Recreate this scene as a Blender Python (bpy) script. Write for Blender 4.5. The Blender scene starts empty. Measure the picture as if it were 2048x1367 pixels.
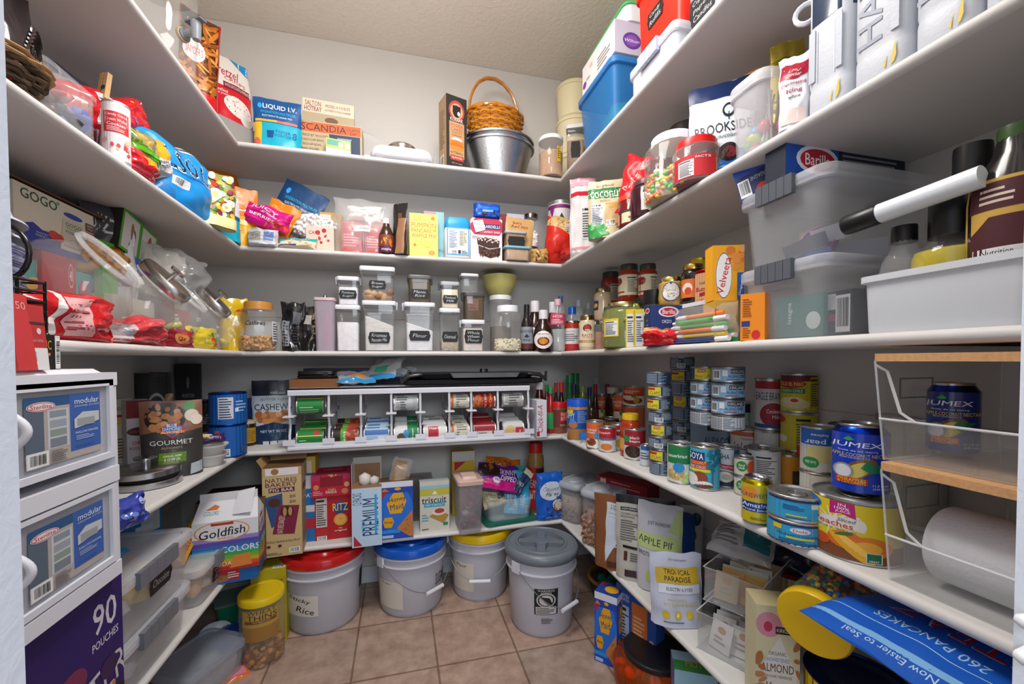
import bpy,math,random
from mathutils import Vector,Matrix,noise
from math import sin,cos,pi,radians,atan2,sqrt,ceil,hypot
SC = bpy.context.scene
COL = SC.collection
# ---------------------------------------------------------------- camera
K = 1.08
CAMZ = 1.0866 * K
FPX,YAW,PITCH,ROLL,CX,CY = 808.9,.2461,-.0238,-.0043,1002.35,739.43
fw = Vector((sin(YAW) * cos(PITCH),cos(YAW) * cos(PITCH),sin(PITCH)))
r0 = Vector((cos(YAW),-sin(YAW),0));u0_ = r0.cross(fw)
rt = r0 * cos(ROLL) + u0_ * sin(ROLL);up = -r0 * sin(ROLL) + u0_ * cos(ROLL)
cd = bpy.data.cameras.new('camera');cam = bpy.data.objects.new('camera',cd);COL.objects.link(cam)
cd.sensor_width = 36;cd.lens = FPX / 2048 * 36
cd.shift_x = (1024 - CX) / 2048;cd.shift_y = (CY - 683.5) / 2048
cd.clip_start = .02
cam.matrix_world = Matrix((( rt.x,up.x,-fw.x,0),(rt.y,up.y,-fw.y,0),(rt.z,up.z,-fw.z,CAMZ),(0,0,0,1)))
SC.camera = cam
SC.view_settings.view_transform = 'Standard';SC.view_settings.look = 'None'
SC.view_settings.gamma = 1;SC.view_settings.use_curve_mapping = False
SC.view_settings.exposure = 0.35
SC.cycles.transparent_max_bounces = 40
# ---------------------------------------------------------------- light
W = bpy.data.worlds.new('world');SC.world = W;W.use_nodes = True
W.node_tree.nodes['Background'].inputs[0].default_value = (.72,.80,.95,1)
W.node_tree.nodes['Background'].inputs[1].default_value = .8
def area(name,loc,tgt,sx,sy,power,col):
 l = bpy.data.lights.new(name,'AREA');l.shape = 'RECTANGLE';l.size = sx;l.size_y = sy;l.energy = power;l.color = col
 o = bpy.data.objects.new(name,l);COL.objects.link(o);o.location = loc
 o.rotation_euler = (Vector(tgt) - Vector(loc)).to_track_quat('-Z','Y').to_euler()
 return o
area('ceiling_lamp_light',(.05,.95,2.74),(.05,.95,0),.6,.6,15,(1,.975,.94))
pl = bpy.data.lights.new('ceiling_fill_light','POINT');pl.energy = 17;pl.color = (1,.975,.94);pl.shadow_soft_size = .14  # added point light, brightens the ceiling and upper walls; no such fixture known
po = bpy.data.objects.new('ceiling_fill_light',pl);COL.objects.link(po);po.location = (.02,1.0,2.36)
area('doorway_fill_light',(.15,-1.0,1.85),(.1,1.5,.9),1.4,.6,22,(.84,.92,1))  # added cool frontal fill behind the camera, for flash and room light
# ---------------------------------------------------------------- materials
def lin(c): return c / 12.92 if c <= .04045 else ((c + .055) / 1.055) ** 2.4
_hc = {}
def hx(s):
 if not isinstance(s,str): return s
 if s not in _hc:
  a = 1.0;t = s
  if len(t) == 3: t = t[0]*2 + t[1]*2 + t[2]*2
  if len(t) == 8: a = int(t[6:8],16) / 255
  _hc[s] = (lin(int(t[0:2],16)/255),lin(int(t[2:4],16)/255),lin(int(t[4:6],16)/255),a)
 return _hc[s]
MATS = {}
def newmat(name,rough=.5,metal=0,spec=.5,kind='solid',bump=0,bscale=60,var=0,ior=1.45,trans=0,coat=0):
 m = bpy.data.materials.new(name);m.use_nodes = True;nt = m.node_tree;N = nt.nodes;Lk = nt.links
 bs = N['Principled BSDF'];at = N.new('ShaderNodeAttribute');at.attribute_name = 'col'
 src = at.outputs['Color']
 tc = N.new('ShaderNodeTexCoord')
 if var:
  nz = N.new('ShaderNodeTexNoise');nz.inputs['Scale'].default_value = bscale * .3;nz.inputs['Detail'].default_value = 4
  Lk.new(tc.outputs['Object'],nz.inputs['Vector'])
  hs = N.new('ShaderNodeHueSaturation');mr = N.new('ShaderNodeMapRange')
  mr.inputs['To Min'].default_value = 1 - var;mr.inputs['To Max'].default_value = 1 + var
  Lk.new(nz.outputs[0],mr.inputs['Value']);Lk.new(mr.outputs[0],hs.inputs['Value']);Lk.new(src,hs.inputs['Color']);src = hs.outputs[0]
 if kind == 'wood':
  mp = N.new('ShaderNodeMapping');mp.inputs['Scale'].default_value = (4,60,60);Lk.new(tc.outputs['Object'],mp.inputs['Vector'])
  nz = N.new('ShaderNodeTexNoise');nz.inputs['Scale'].default_value = 3;nz.inputs['Detail'].default_value = 5;Lk.new(mp.outputs[0],nz.inputs['Vector'])
  hs = N.new('ShaderNodeHueSaturation');mr = N.new('ShaderNodeMapRange');mr.inputs['To Min'].default_value = .72;mr.inputs['To Max'].default_value = 1.25
  Lk.new(nz.outputs[0],mr.inputs['Value']);Lk.new(mr.outputs[0],hs.inputs['Value']);Lk.new(src,hs.inputs['Color']);src = hs.outputs[0]
 Lk.new(src,bs.inputs['Base Color'])
 bs.inputs['Roughness'].default_value = rough;bs.inputs['Metallic'].default_value = metal
 bs.inputs['Specular IOR Level'].default_value = spec;bs.inputs['IOR'].default_value = ior
 if coat: bs.inputs['Coat Weight'].default_value = coat;bs.inputs['Coat Roughness'].default_value = .08
 if bump:
  nb = N.new('ShaderNodeTexNoise');nb.inputs['Scale'].default_value = bscale;nb.inputs['Detail'].default_value = 3
  Lk.new(tc.outputs['Object'],nb.inputs['Vector'])
  bp = N.new('ShaderNodeBump');bp.inputs['Strength'].default_value = bump;bp.inputs['Distance'].default_value = .003
  Lk.new(nb.outputs[0],bp.inputs['Height']);Lk.new(bp.outputs[0],bs.inputs['Normal'])
 if kind in ('clear','frost'):
  tr = N.new('ShaderNodeBsdfTransparent');mx = N.new('ShaderNodeMixShader');out = N['Material Output']
  if kind == 'clear':
   Lk.new(src,tr.inputs['Color'])
   gl = N.new('ShaderNodeBsdfGlossy');gl.inputs['Roughness'].default_value = rough
   lw = N.new('ShaderNodeLayerWeight');pw = N.new('ShaderNodeMath');pw.operation = 'POWER';pw.inputs[1].default_value = 4;fr = N.new('ShaderNodeMath');fr.operation = 'MULTIPLY_ADD'
   Lk.new(lw.outputs['Facing'],pw.inputs[0]);Lk.new(pw.outputs[0],fr.inputs[0]);fr.inputs[1].default_value = .35 if name == 'film' else .5;fr.inputs[2].default_value = .03
   m2 = N.new('ShaderNodeMixShader');Lk.new(fr.outputs[0],m2.inputs[0]);Lk.new(tr.outputs[0],m2.inputs[1]);Lk.new(gl.outputs[0],m2.inputs[2])
   Lk.new(at.outputs['Alpha'],mx.inputs[0]);Lk.new(m2.outputs[0],mx.inputs[1]);Lk.new(bs.outputs[0],mx.inputs[2])
  else:
   Lk.new(at.outputs['Alpha'],mx.inputs[0]);Lk.new(tr.outputs[0],mx.inputs[1]);Lk.new(bs.outputs[0],mx.inputs[2])
  Lk.new(mx.outputs[0],out.inputs['Surface'])
 MATS[name] = m
newmat('paper',.55,var=.03)
newmat('matte',.85,spec=.3,bump=.3,bscale=200,var=.05)
newmat('plastic',.35)
newmat('gloss',.16,coat=.3)
newmat('foil',.3,spec=.4,bump=.35,bscale=25)
newmat('metal',.22,metal=1)
newmat('brush',.38,metal=1,bump=.25,bscale=90)
newmat('clear',.05,kind='clear')
newmat('film',.12,kind='clear',bump=.6,bscale=30)
newmat('frost',.4,kind='frost')
newmat('wood',.5,kind='wood')
newmat('food',.7,spec=.4,bump=.8,bscale=120,var=.25)
newmat('paint',.45,bump=.15,bscale=180,var=.02)
# ---------------------------------------------------------------- text cache
_tx = {}
def text2d(s,bold=.0,shear=0):
 k = (s,bold,shear)
 if not s.strip(): return []
 if k in _tx: return _tx[k]
 c = bpy.data.curves.new('t','FONT');c.body = s;c.resolution_u = 2;c.offset = 0 if set(s) & set('MWNK') else min(bold,.008);c.shear = shear
 o = bpy.data.objects.new('t',c);COL.objects.link(o);bpy.context.view_layer.update()
 me = o.evaluated_get(bpy.context.evaluated_depsgraph_get()).to_mesh()
 v = [(p.co.x,p.co.y) for p in me.vertices];tris = []
 me.calc_loop_triangles()
 for p in me.loop_triangles: tris.append(tuple(v[i] for i in p.vertices))
 x0 = min(p[0] for p in v);x1 = max(p[0] for p in v);y0 = min(p[1] for p in v);y1 = max(p[1] for p in v)
 sx = 1/max(1e-6,x1-x0);sy = 1/max(1e-6,y1-y0)
 r = [tuple(((x-x0)*sx-.5,(y-y0)*sy-.5) for x,y in t) for t in tris]
 o.to_mesh_clear();bpy.data.objects.remove(o);bpy.data.curves.remove(c)
 _tx[k] = r;return r
# ---------------------------------------------------------------- decal shapes (unit square, y up)
def R(x0,y0,x1,y1,c): return ('r',x0,y0,x1,y1,c)
def E(x,y,rx,ry,c,rot=0): return ('e',x,y,rx,ry,c,rot)
def T(s,x,y,w,h,c,rot=0,b=.02,sh=0): return ('t',s,x,y,w,h,c,rot,b,sh)
def G(pts,c): return ('g',pts,c)
def LN(x0,y0,x1,y1,n,c,seed=1):
 rr = random.Random(seed);o = []
 for i in range(n):
  y = y1 - (y1-y0)*(i+.5)/n;h = (y1-y0)/n*.22
  o.append(('r',x0,y-h,x0+(x1-x0)*rr.uniform(.6,1),y+h,c))
 return ('m',o)
def BC(x0,y0,x1,y1,vert=True):
 rr = random.Random(3);o = [('r',x0,y0,x1,y1,'eeeeee')];n = 13
 for i in range(n):
  if vert:
   a = x0+(x1-x0)*(.08+.84*i/n);o.append(('r',a,y0+(y1-y0)*.15,a+(x1-x0)*.84/n*rr.uniform(.3,.7),y1-(y1-y0)*.08,'222222'))
  else:
   a = y0+(y1-y0)*(.08+.84*i/n);o.append(('r',x0+(x1-x0)*.1,a,x1-(x1-x0)*.1,a+(y1-y0)*.84/n*rr.uniform(.3,.7),'222222'))
 return ('m',o)
def BL(x0,y0,x1,y1,n,cols,r,seed=1,asp=1.0,hole=None):
 rr = random.Random(seed);o = []
 for i in range(n):
  s = r*rr.uniform(.7,1.2)
  o.append(('e',rr.uniform(x0,x1),rr.uniform(y0,y1),s,s*asp*rr.uniform(.5,1.1),rr.choice(cols),rr.uniform(0,180)))
  if hole: o.append(('e',o[-1][1],o[-1][2],s*.45,s*.45*asp,hole,0))
 return ('m',o)
def NF(x0,y0,x1,y1,bg='eeeee8',seed=4):
 return ('m',[R(x0,y0,x1,y1,bg),R(x0+.01,y1-(y1-y0)*.13,x1-(x1-x0)*.25,y1-(y1-y0)*.06,'222222'),R(x0+.01,y1-(y1-y0)*.24,x1-.01,y1-(y1-y0)*.21,'222222'),
                  LN(x0+(x1-x0)*.06,y0+(y1-y0)*.05,x1-(x1-x0)*.06,y1-(y1-y0)*.26,9,'444444',seed)])
def shift(sh,ax,ay,bx,by):
 out = []
 for s in sh:
  k = s[0];X = lambda x: ax+(bx-ax)*x;Y = lambda y: ay+(by-ay)*y;dx = bx-ax;dy = by-ay
  if k == 'r': out.append(('r',X(s[1]),Y(s[2]),X(s[3]),Y(s[4]),s[5]))
  elif k == 'e': out.append(('e',X(s[1]),Y(s[2]),s[3]*dx,s[4]*dy)+s[5:])
  elif k == 't': out.append(('t',s[1],X(s[2]),Y(s[3]),s[4]*dx,s[5]*dy)+s[6:])
  elif k == 'g': out.append(('g',[(X(a),Y(b)) for a,b in s[1]],s[2]))
  elif k == 'm': out.append(('m',shift(s[1],ax,ay,bx,by)))
 return out
# ---------------------------------------------------------------- mesh builder
ICO = None
def ico():
 global ICO
 if ICO is None:
  t = (1+5**.5)/2
  v = [Vector(p).normalized() for p in [(-1,t,0),(1,t,0),(-1,-t,0),(1,-t,0),(0,-1,t),(0,1,t),(0,-1,-t),(0,1,-t),(t,0,-1),(t,0,1),(-t,0,-1),(-t,0,1)]]
  f = [(0,11,5),(0,5,1),(0,1,7),(0,7,10),(0,10,11),(1,5,9),(5,11,4),(11,10,2),(10,7,6),(7,1,8),(3,9,4),(3,4,2),(3,2,6),(3,6,8),(3,8,9),(4,9,5),(2,4,11),(6,2,10),(8,6,7),(9,8,1)]
  ICO = (v,f)
 return ICO
class MB:
 def __init__(s): s.v = [];s.f = [];s.c = [];s.m = [];s.s = [];s.mats = [];s.soft = False
 def mi(s,fin):
  if fin not in s.mats: s.mats.append(fin)
  return s.mats.index(fin)
 def face(s,pts,col,fin='paper',smooth=False):
  b = len(s.v);s.v.extend(tuple(p) for p in pts);s.f.append(tuple(range(b,b+len(pts))));s.c.append(hx(col));s.m.append(s.mi(fin));s.s.append(smooth)
 def idx(s,verts,faces,col,fin='paper',smooth=True):
  b = len(s.v);s.v.extend(tuple(p) for p in verts);c = hx(col) if not isinstance(col,list) else None;m = s.mi(fin)
  for i,f in enumerate(faces):
   s.f.append(tuple(b+k for k in f));s.c.append(c if c else hx(col[i]));s.m.append(m);s.s.append(smooth)
  return s
 def box(s,x0,y0,z0,x1,y1,z1,col,fin='paper',cols=None,skip=''):
  P = [(x0,y0,z0),(x1,y0,z0),(x1,y1,z0),(x0,y1,z0),(x0,y0,z1),(x1,y0,z1),(x1,y1,z1),(x0,y1,z1)]
  F = {'f':(0,1,5,4),'r':(1,2,6,5),'b':(2,3,7,6),'l':(3,0,4,7),'t':(4,5,6,7),'u':(3,2,1,0)}
  for k,f in F.items():
   if k in skip: continue
   s.face([P[i] for i in f],(cols or {}).get(k,col),fin)
  return s
 def lathe(s,prof,col,fin='plastic',n=24,cap0=True,cap1=True,cx=0,cy=0,cols=None,smooth=True,M=None):
  V = [];F = [];C = []
  for (r,z) in prof:
   for i in range(n):
    a = 2*pi*i/n;p = Vector((cx+r*cos(a),cy+r*sin(a),z));V.append(M @ p if M else p)
  for j in range(len(prof)-1):
   for i in range(n):
    k = (i+1) % n;F.append((j*n+i,j*n+k,(j+1)*n+k,(j+1)*n+i));C.append(cols[j] if cols else col)
  if cap0 and prof[0][0] > 1e-5: F.append(tuple(range(n-1,-1,-1)));C.append(cols[0] if cols else col)
  if cap1 and prof[-1][0] > 1e-5: F.append(tuple(range((len(prof)-1)*n,len(prof)*n)));C.append(cols[-1] if cols else col)
  b = len(s.f);s.idx(V,F,C,fin,smooth)
  nside = (len(prof)-1)*n
  for q in range(b+nside,len(s.f)): s.s[q] = False
  return s
 def loft(s,secs,col,fin='plastic',r=.01,q=3,cap0=True,cap1=True,smooth=True,cx=0,cy=0):

  V = [];F = [];n = 4*(q+1)
  for sec in secs:
   hx_,hy_,z = sec[:3];rr = min(sec[3] if len(sec) > 3 else r,hx_,hy_)
   for c,(sx,sy) in enumerate(((1,1),(-1,1),(-1,-1),(1,-1))):
    for k in range(q+1):
     a = pi/2*c + pi/2*k/q
     V.append((cx+sx*(hx_-rr)+rr*cos(a),cy+sy*(hy_-rr)+rr*sin(a),z))
  for j in range(len(secs)-1):
   for i in range(n):
    k = (i+1) % n;F.append((j*n+i,j*n+k,(j+1)*n+k,(j+1)*n+i))
  ns = len(F)
  if cap0: F.append(tuple(range(n-1,-1,-1)))
  if cap1: F.append(tuple(range((len(secs)-1)*n,len(secs)*n)))
  b = len(s.f);s.idx(V,F,col,fin,smooth)
  for x in range(b+ns,len(s.f)): s.s[x] = False
  return s
 def tube(s,path,r,col,fin='plastic',n=8,closed=False,caps=True):
  P = [Vector(p) for p in path];m = len(P);V = [];F = []
  t0 = None
  for i in range(m):
   if closed: d = P[(i+1) % m]-P[i-1]
   else: d = P[min(i+1,m-1)]-P[max(i-1,0)]
   d.normalize()
   if t0 is None:
    a = Vector((0,0,1)) if abs(d.z) < .9 else Vector((1,0,0));x = d.cross(a).normalized()
   else:
    x = (t0 - d*t0.dot(d));x = x.normalized() if x.length > 1e-6 else d.orthogonal().normalized()
   t0 = x;y = d.cross(x);rr = r[i] if isinstance(r,(list,tuple)) else r
   for k in range(n): V.append(P[i] + (x*cos(2*pi*k/n) + y*sin(2*pi*k/n))*rr)
  for i in range(m if closed else m-1):
   j = (i+1) % m
   for k in range(n): F.append((i*n+k,i*n+(k+1) % n,j*n+(k+1) % n,j*n+k))
  if caps and not closed: F.append(tuple(range(n-1,-1,-1)));F.append(tuple(range((m-1)*n,m*n)))
  return s.idx(V,F,col,fin,True)
 def grid(s,fn,nu,nv,col,fin='paper',smooth=True,flip=False):
  V = [fn(i/nu,j/nv) for j in range(nv+1) for i in range(nu+1)];F = []
  for j in range(nv):
   for i in range(nu):
    a = j*(nu+1)+i;q = (a,a+1,a+nu+2,a+nu+1);F.append(q[::-1] if flip else q)
  return s.idx(V,F,col,fin,smooth)
 def ball(s,c,r,col,fin='gloss',sc=(1,1,1),rot=None):
  v,f = ico();c = Vector(c);s.soft = True
  V = []
  for p in v:
   q = Vector((p.x*sc[0],p.y*sc[1],p.z*sc[2]))*r
   if rot: q = rot @ q
   V.append(c+q)
  return s.idx(V,f,col,fin,True)
 def _tri(s,sk,t,Lm,wh,col,fin,e,d=0):
  if Lm and d < 9:
   el = [hypot((t[i][0]-t[(i+1) % 3][0])*wh[0],(t[i][1]-t[(i+1) % 3][1])*wh[1]) for i in range(3)]
   i = el.index(max(el))
   if el[i] > Lm:
    a,b,c = t[i],t[(i+1) % 3],t[(i+2) % 3];m = ((a[0]+b[0])/2,(a[1]+b[1])/2)
    s._tri(sk,(a,m,c),Lm,wh,col,fin,e,d+1);s._tri(sk,(m,b,c),Lm,wh,col,fin,e,d+1);return
  s.face([sk(p[0],p[1],e) for p in t],col,fin,True)
 def decal(s,sk,wh,shapes,fin='paper',L=None,e=.0004,de=.00007,clip=True):
  st = [e];sk0 = sk;sk = lambda u,v,e=0: sk0(min(1,max(0,u)),min(1,max(0,v)),e)
  def do(sh):
   k = sh[0];e = st[0]
   if k == 'm':
    for q in sh[1]: do(q)
    return
   st[0] += de if len(shapes) < 40 else de*.5
   if k == 'r':
    x0,y0,x1,y1,c = sh[1:6]
    nu = max(1,ceil(abs(x1-x0)*wh[0]/L)) if L else 1;nv = max(1,ceil(abs(y1-y0)*wh[1]/L)) if L else 1
    s.grid(lambda a,b: sk(x0+(x1-x0)*a,y0+(y1-y0)*b,e),min(nu,40),min(nv,40),c,fin)
   elif k == 'e':
    x,y,rx,ry,c,rot = sh[1:7];n = 18;ca,sa = cos(radians(rot)),sin(radians(rot));asp = wh[1]/wh[0]
    if rot:
     pt = lambda a,f: (x+(rx*cos(a)*ca - ry*asp*sin(a)*sa)*f,y+(rx*cos(a)*sa/asp + ry*sin(a)*ca)*f)
    else: pt = lambda a,f: (x+rx*cos(a)*f,y+ry*sin(a)*f)
    if rx*wh[0] < .006: n = 8
    rings = max(1,ceil(max(rx*wh[0],ry*wh[1])/L)) if L else 1
    V = [sk(x,y,e)];F = []
    for j in range(1,rings+1):
     for i in range(n): p = pt(2*pi*i/n,j/rings);V.append(sk(p[0],p[1],e))
    for i in range(n):
     F.append((0,1+i,1+(i+1) % n))
     for j in range(rings-1): F.append((1+j*n+i,1+(j+1)*n+i,1+(j+1)*n+(i+1) % n,1+j*n+(i+1) % n))
    s.idx(V,F,c,fin,True)
   elif k == 'g':
    P = sh[1];cx_ = sum(p[0] for p in P)/len(P);cy_ = sum(p[1] for p in P)/len(P)
    for i in range(len(P)): s._tri(sk,((cx_,cy_),P[i],P[(i+1) % len(P)]),L,wh,sh[2],fin,e)
   elif k == 't':
    _,tx,x,y,w,h,c,rot,b,shr = sh;ca,sa = cos(radians(rot)),sin(radians(rot));W_,H_ = wh
    for t in text2d(tx,b,shr):
     q = []
     for a,bb in t:
      px = a*w*W_;py = bb*h*H_
      q.append((x+(px*ca-py*sa)/W_,y+(px*sa+py*ca)/H_))
     s._tri(sk,q,L,wh,c,fin,e)
  for sh in shapes: do(sh)
  return s
 def build(s,name,parent=None):
  me = bpy.data.meshes.new(name);me.from_pydata(s.v,[],s.f)
  for m in s.mats: me.materials.append(MATS[m])
  me.polygons.foreach_set('material_index',s.m);me.polygons.foreach_set('use_smooth',s.s)
  ca = me.color_attributes.new('col','FLOAT_COLOR','CORNER');d = []
  for f,c,k in zip(s.f,s.c,s.m):
   if s.mats[k] in ('clear','film') and min(c[:3]) > .5: c = tuple(1-(1-x)*.15 for x in c[:3]) + (c[3],)
   d.extend(list(c)*len(f))
  ca.data.foreach_set('color',d);me.update();s.soft or me.set_sharp_from_angle(angle=radians(46))
  o = bpy.data.objects.new(name,me);COL.objects.link(o)
  if parent: o.parent = parent
  return o
def plane(o,du,dv):
 o,du,dv = Vector(o),Vector(du),Vector(dv);n = du.cross(dv).normalized()
 return lambda u,v,e=0: o + du*u + dv*v + n*e
def cyl(r,z0,z1,span=pi*1.1,a0=-pi/2,rf=None):
 def f(u,v,e=0):
  a = a0 + math.asin(max(-1,min(1,2*u-1)))*span/pi;z = z0+(z1-z0)*v;q = (rf(z) if rf else r)+e
  return Vector((q*cos(a),q*sin(a),z))
 return f
# ---------------------------------------------------------------- tagging and placing
def tag(o,label,cat,group=None,kind=None):
 o['label'] = label;o['category'] = cat
 if group: o['group'] = group
 if kind: o['kind'] = kind
 return o
def thing(name,label,cat,group=None):
 o = bpy.data.objects.new(name,None);COL.objects.link(o);o.empty_display_size = .05
 return tag(o,label,cat,group)
def copy(o,label=None,group=None):
 c = o.copy();COL.objects.link(c)
 if label: c['label'] = label
 if group: c['group'] = group
 for ch in list(o.children):
  d = ch.copy();COL.objects.link(d);d.parent = c
  for g in list(ch.children):
   k = g.copy();COL.objects.link(k);k.parent = d
 return c
def put(o,pos,rz=0,rx=0,ry=0):
 o.location = pos;o.rotation_euler = (radians(rx),radians(ry),radians(rz));return o
# room measures
XL,XR,YB = -.5897*K,.7298*K,1.7636*K
XLW,XRW,YBW = -.9277*K-.02,1.0684*K+.02,2.0467*K+.03
ZC = CAMZ + 1.5078*K
SB = [0,CAMZ+.8239*K,CAMZ+.4275*K,CAMZ+.0204*K,CAMZ-.3725*K,CAMZ-.7743*K]
TH = .022
ST = [0] + [z+TH for z in SB[1:]]
YF = .24
def ray(u,v):
 return (fw*FPX + rt*(u-CX) - up*(v-CY))
CP = Vector((0,0,CAMZ))
def hitZ(u,v,z): d = ray(u,v);return CP + d*((z-CAMZ)/d.z)
def hitY(u,v,y): d = ray(u,v);return CP + d*(y/d.y)
def hitX(u,v,x): d = ray(u,v);return CP + d*(x/d.x)
def depth(p): return (Vector(p)-CP).dot(fw)
def fc(p): return math.degrees(atan2(-p[0],p[1]))
class Fit: pass
def h2(u,v,side,off): return hitY(u,v,YB+off) if side == 'B' else hitX(u,v,XL-off if side == 'L' else XR+off)
def fit(lv,side,off,u0,u1,vt,rot=None,vb=None,z0=None):
 """centre-bottom point, width and height of a thing on shelf lv whose picture spans u0..u1 and reaches up to vt"""
 z = ST[lv] if z0 is None else z0;um = (u0+u1)/2;v = vt if vb is None else (vt+vb)/2
 h = lambda v: hitY(um,v,YB+off) if side == 'B' else hitX(um,v,XL-off if side == 'L' else XR+off)
 p = h(vt)
 for _ in range(3):
  q = Vector((p.x,p.y,(z+p.z)/2));dd = q-CP;uu = CX+FPX*dd.dot(rt)/dd.dot(fw);vv = CY-FPX*dd.dot(up)/dd.dot(fw)
  p2 = h(vv);p = Vector((p2.x,p2.y,h(vt).z))
 f = Fit();f.p = Vector((p.x,p.y,z));f.h = max(.01,p.z - z);D = depth(f.p+Vector((0,0,f.h/2)))
 f.w = abs(u1-u0)*D/FPX;f.cam = fc(f.p);f.D = D
 if rot is None:
  dd = f.p + Vector((0,0,f.h/2)) - CP;vm = CY-FPX*dd.dot(up)/dd.dot(fw)
  a,b = h2(u0,vm,side,off),h2(u1,vm,side,off);f.p = Vector(((a.x+b.x)/2,(a.y+b.y)/2,z));f.w = f.fw = (a-b).xy.length;f.rz = {'B': 0,'L': 90,'R': -90}[side];f.cam = fc(f.p)
  return f
 dflt = {'B': 0,'L': 90,'R': -90}[side]
 f.rz = dflt if rot is None else (f.cam if rot == 'c' else rot)
 vd = Vector((f.p.x,f.p.y)).normalized();nn = Vector((sin(radians(f.rz)),-cos(radians(f.rz))))
 f.fw = f.w*abs(vd.dot(Vector((fw.x,fw.y)).normalized()))/max(.35,abs(vd.dot(nn)))
 return f

def ZV(side,off,u,v): return h2(u,v,side,off).z
def FV(lv,side,off,u0,u1,vt,vb,rot=None): return fit(lv,side,off,u0,u1,vt,rot,z0=ZV(side,off,(u0+u1)/2,vb))

def FB(lv,u0,u1,vt,vb,rot='c',push=True,z=None):
 """thing standing on shelf lv whose front foot is seen at row vb and whose top reaches row vt"""
 z = ST[lv] if z is None else z;um = (u0+u1)/2;p = hitZ(um,vb,z);g = min(1,(YBW-.06)/p.y,((XRW if p.x > 0 else XLW)*.94)/p.x);p = Vector((p.x*g,p.y*g,z));D = depth(p);f = Fit();r = abs(u1-u0)*D/FPX/2
 d0 = Vector((p.x,p.y));n = d0.normalized();L = d0.length;f.w = 2*r*(1+r/L) if push else 2*r;r = f.w/2
 if push: q = n*(L+r);f.p = Vector((q.x,q.y,z));far = L+2*r
 else: f.p = Vector((p.x,p.y,z));far = L
 d = ray(um,vt);f.h = max(.01,CAMZ + d.z*far/hypot(d.x,d.y) - z);f.cam = fc(f.p);f.rz = f.cam if rot == 'c' else rot;f.D = depth(f.p)
 f.fw = f.w/max(.4,cos(radians(f.rz-f.cam)));return f
# ---------------------------------------------------------------- setting
def floor_mat():
 m = bpy.data.materials.new('floor_tile');m.use_nodes = True;nt = m.node_tree;N = nt.nodes;Lk = nt.links;bs = N['Principled BSDF']
 g = N.new('ShaderNodeNewGeometry');mp = N.new('ShaderNodeMapping');mp.vector_type = 'POINT'
 t = .2928*K;mp.inputs['Location'].default_value = (.171*K,-1.4264*K,0)
 Lk.new(g.outputs['Position'],mp.inputs['Vector'])
 br = N.new('ShaderNodeTexBrick');br.offset = 0;br.squash = 1
 br.inputs['Scale'].default_value = 1;br.inputs['Brick Width'].default_value = t;br.inputs['Row Height'].default_value = t
 br.inputs['Mortar Size'].default_value = .0045;br.inputs['Mortar Smooth'].default_value = .3;br.inputs['Bias'].default_value = 0
 br.inputs['Color1'].default_value = (.40,.295,.245,1);br.inputs['Color2'].default_value = (.33,.27,.235,1);br.inputs['Mortar'].default_value = (.20,.135,.095,1)
 Lk.new(mp.outputs[0],br.inputs['Vector'])
 nz = N.new('ShaderNodeTexNoise');nz.inputs['Scale'].default_value = 14;nz.inputs['Detail'].default_value = 8;nz.inputs['Roughness'].default_value = .65
 Lk.new(g.outputs['Position'],nz.inputs['Vector'])
 rp = N.new('ShaderNodeValToRGB');rp.color_ramp.elements[0].position = .3;rp.color_ramp.elements[0].color = (.74,.62,.56,1)
 rp.color_ramp.elements[1].position = .7;rp.color_ramp.elements[1].color = (1.28,1.22,1.14,1);Lk.new(nz.outputs[0],rp.inputs[0])
 mx = N.new('ShaderNodeMix');mx.data_type = 'RGBA';mx.blend_type = 'MULTIPLY';mx.inputs[0].default_value = 1
 Lk.new(br.outputs['Color'],mx.inputs[6]);Lk.new(rp.outputs[0],mx.inputs[7]);Lk.new(mx.outputs[2],bs.inputs['Base Color'])
 ad = N.new('ShaderNodeMath');ad.operation = 'MULTIPLY_ADD';ad.inputs[1].default_value = -1;Lk.new(br.outputs['Fac'],ad.inputs[0])
 n2 = N.new('ShaderNodeTexNoise');n2.inputs['Scale'].default_value = 40;n2.inputs['Detail'].default_value = 5;Lk.new(g.outputs['Position'],n2.inputs['Vector'])
 m2 = N.new('ShaderNodeMath');m2.operation = 'MULTIPLY';m2.inputs[1].default_value = .35;Lk.new(n2.outputs[0],m2.inputs[0]);Lk.new(m2.outputs[0],ad.inputs[2])
 bp = N.new('ShaderNodeBump');bp.inputs['Strength'].default_value = .6;bp.inputs['Distance'].default_value = .003
 Lk.new(ad.outputs[0],bp.inputs['Height']);Lk.new(bp.outputs[0],bs.inputs['Normal']);bs.inputs['Roughness'].default_value = .42
 MATS['tile'] = m
def wall_mat(name,col,strength,scale,lines=True):
 m = bpy.data.materials.new(name);m.use_nodes = True;nt = m.node_tree;N = nt.nodes;Lk = nt.links;bs = N['Principled BSDF']
 g = N.new('ShaderNodeNewGeometry');nz = N.new('ShaderNodeTexNoise');nz.inputs['Scale'].default_value = scale;nz.inputs['Detail'].default_value = 3;nz.inputs['Distortion'].default_value = .6
 Lk.new(g.outputs['Position'],nz.inputs['Vector'])
 bp = N.new('ShaderNodeBump');bp.inputs['Strength'].default_value = strength;bp.inputs['Distance'].default_value = .004
 Lk.new(nz.outputs[0],bp.inputs['Height']);Lk.new(bp.outputs[0],bs.inputs['Normal'])
 bs.inputs['Base Color'].default_value = hx(col);bs.inputs['Roughness'].default_value = .6;MATS[name] = m
floor_mat();wall_mat('wallpaint','cbc7c2',.12,90);wall_mat('ceilpaint','e4dace',.8,45);wall_mat('shelfpaint','cfccc9',.12,60);wall_mat('trimpaint','d5d8de',.12,120)
def struct(name,mb):
 o = mb.build(name);o['kind'] = 'structure';return o
x0,x1,y0,y1 = XLW,XRW,YF,YBW
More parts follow.
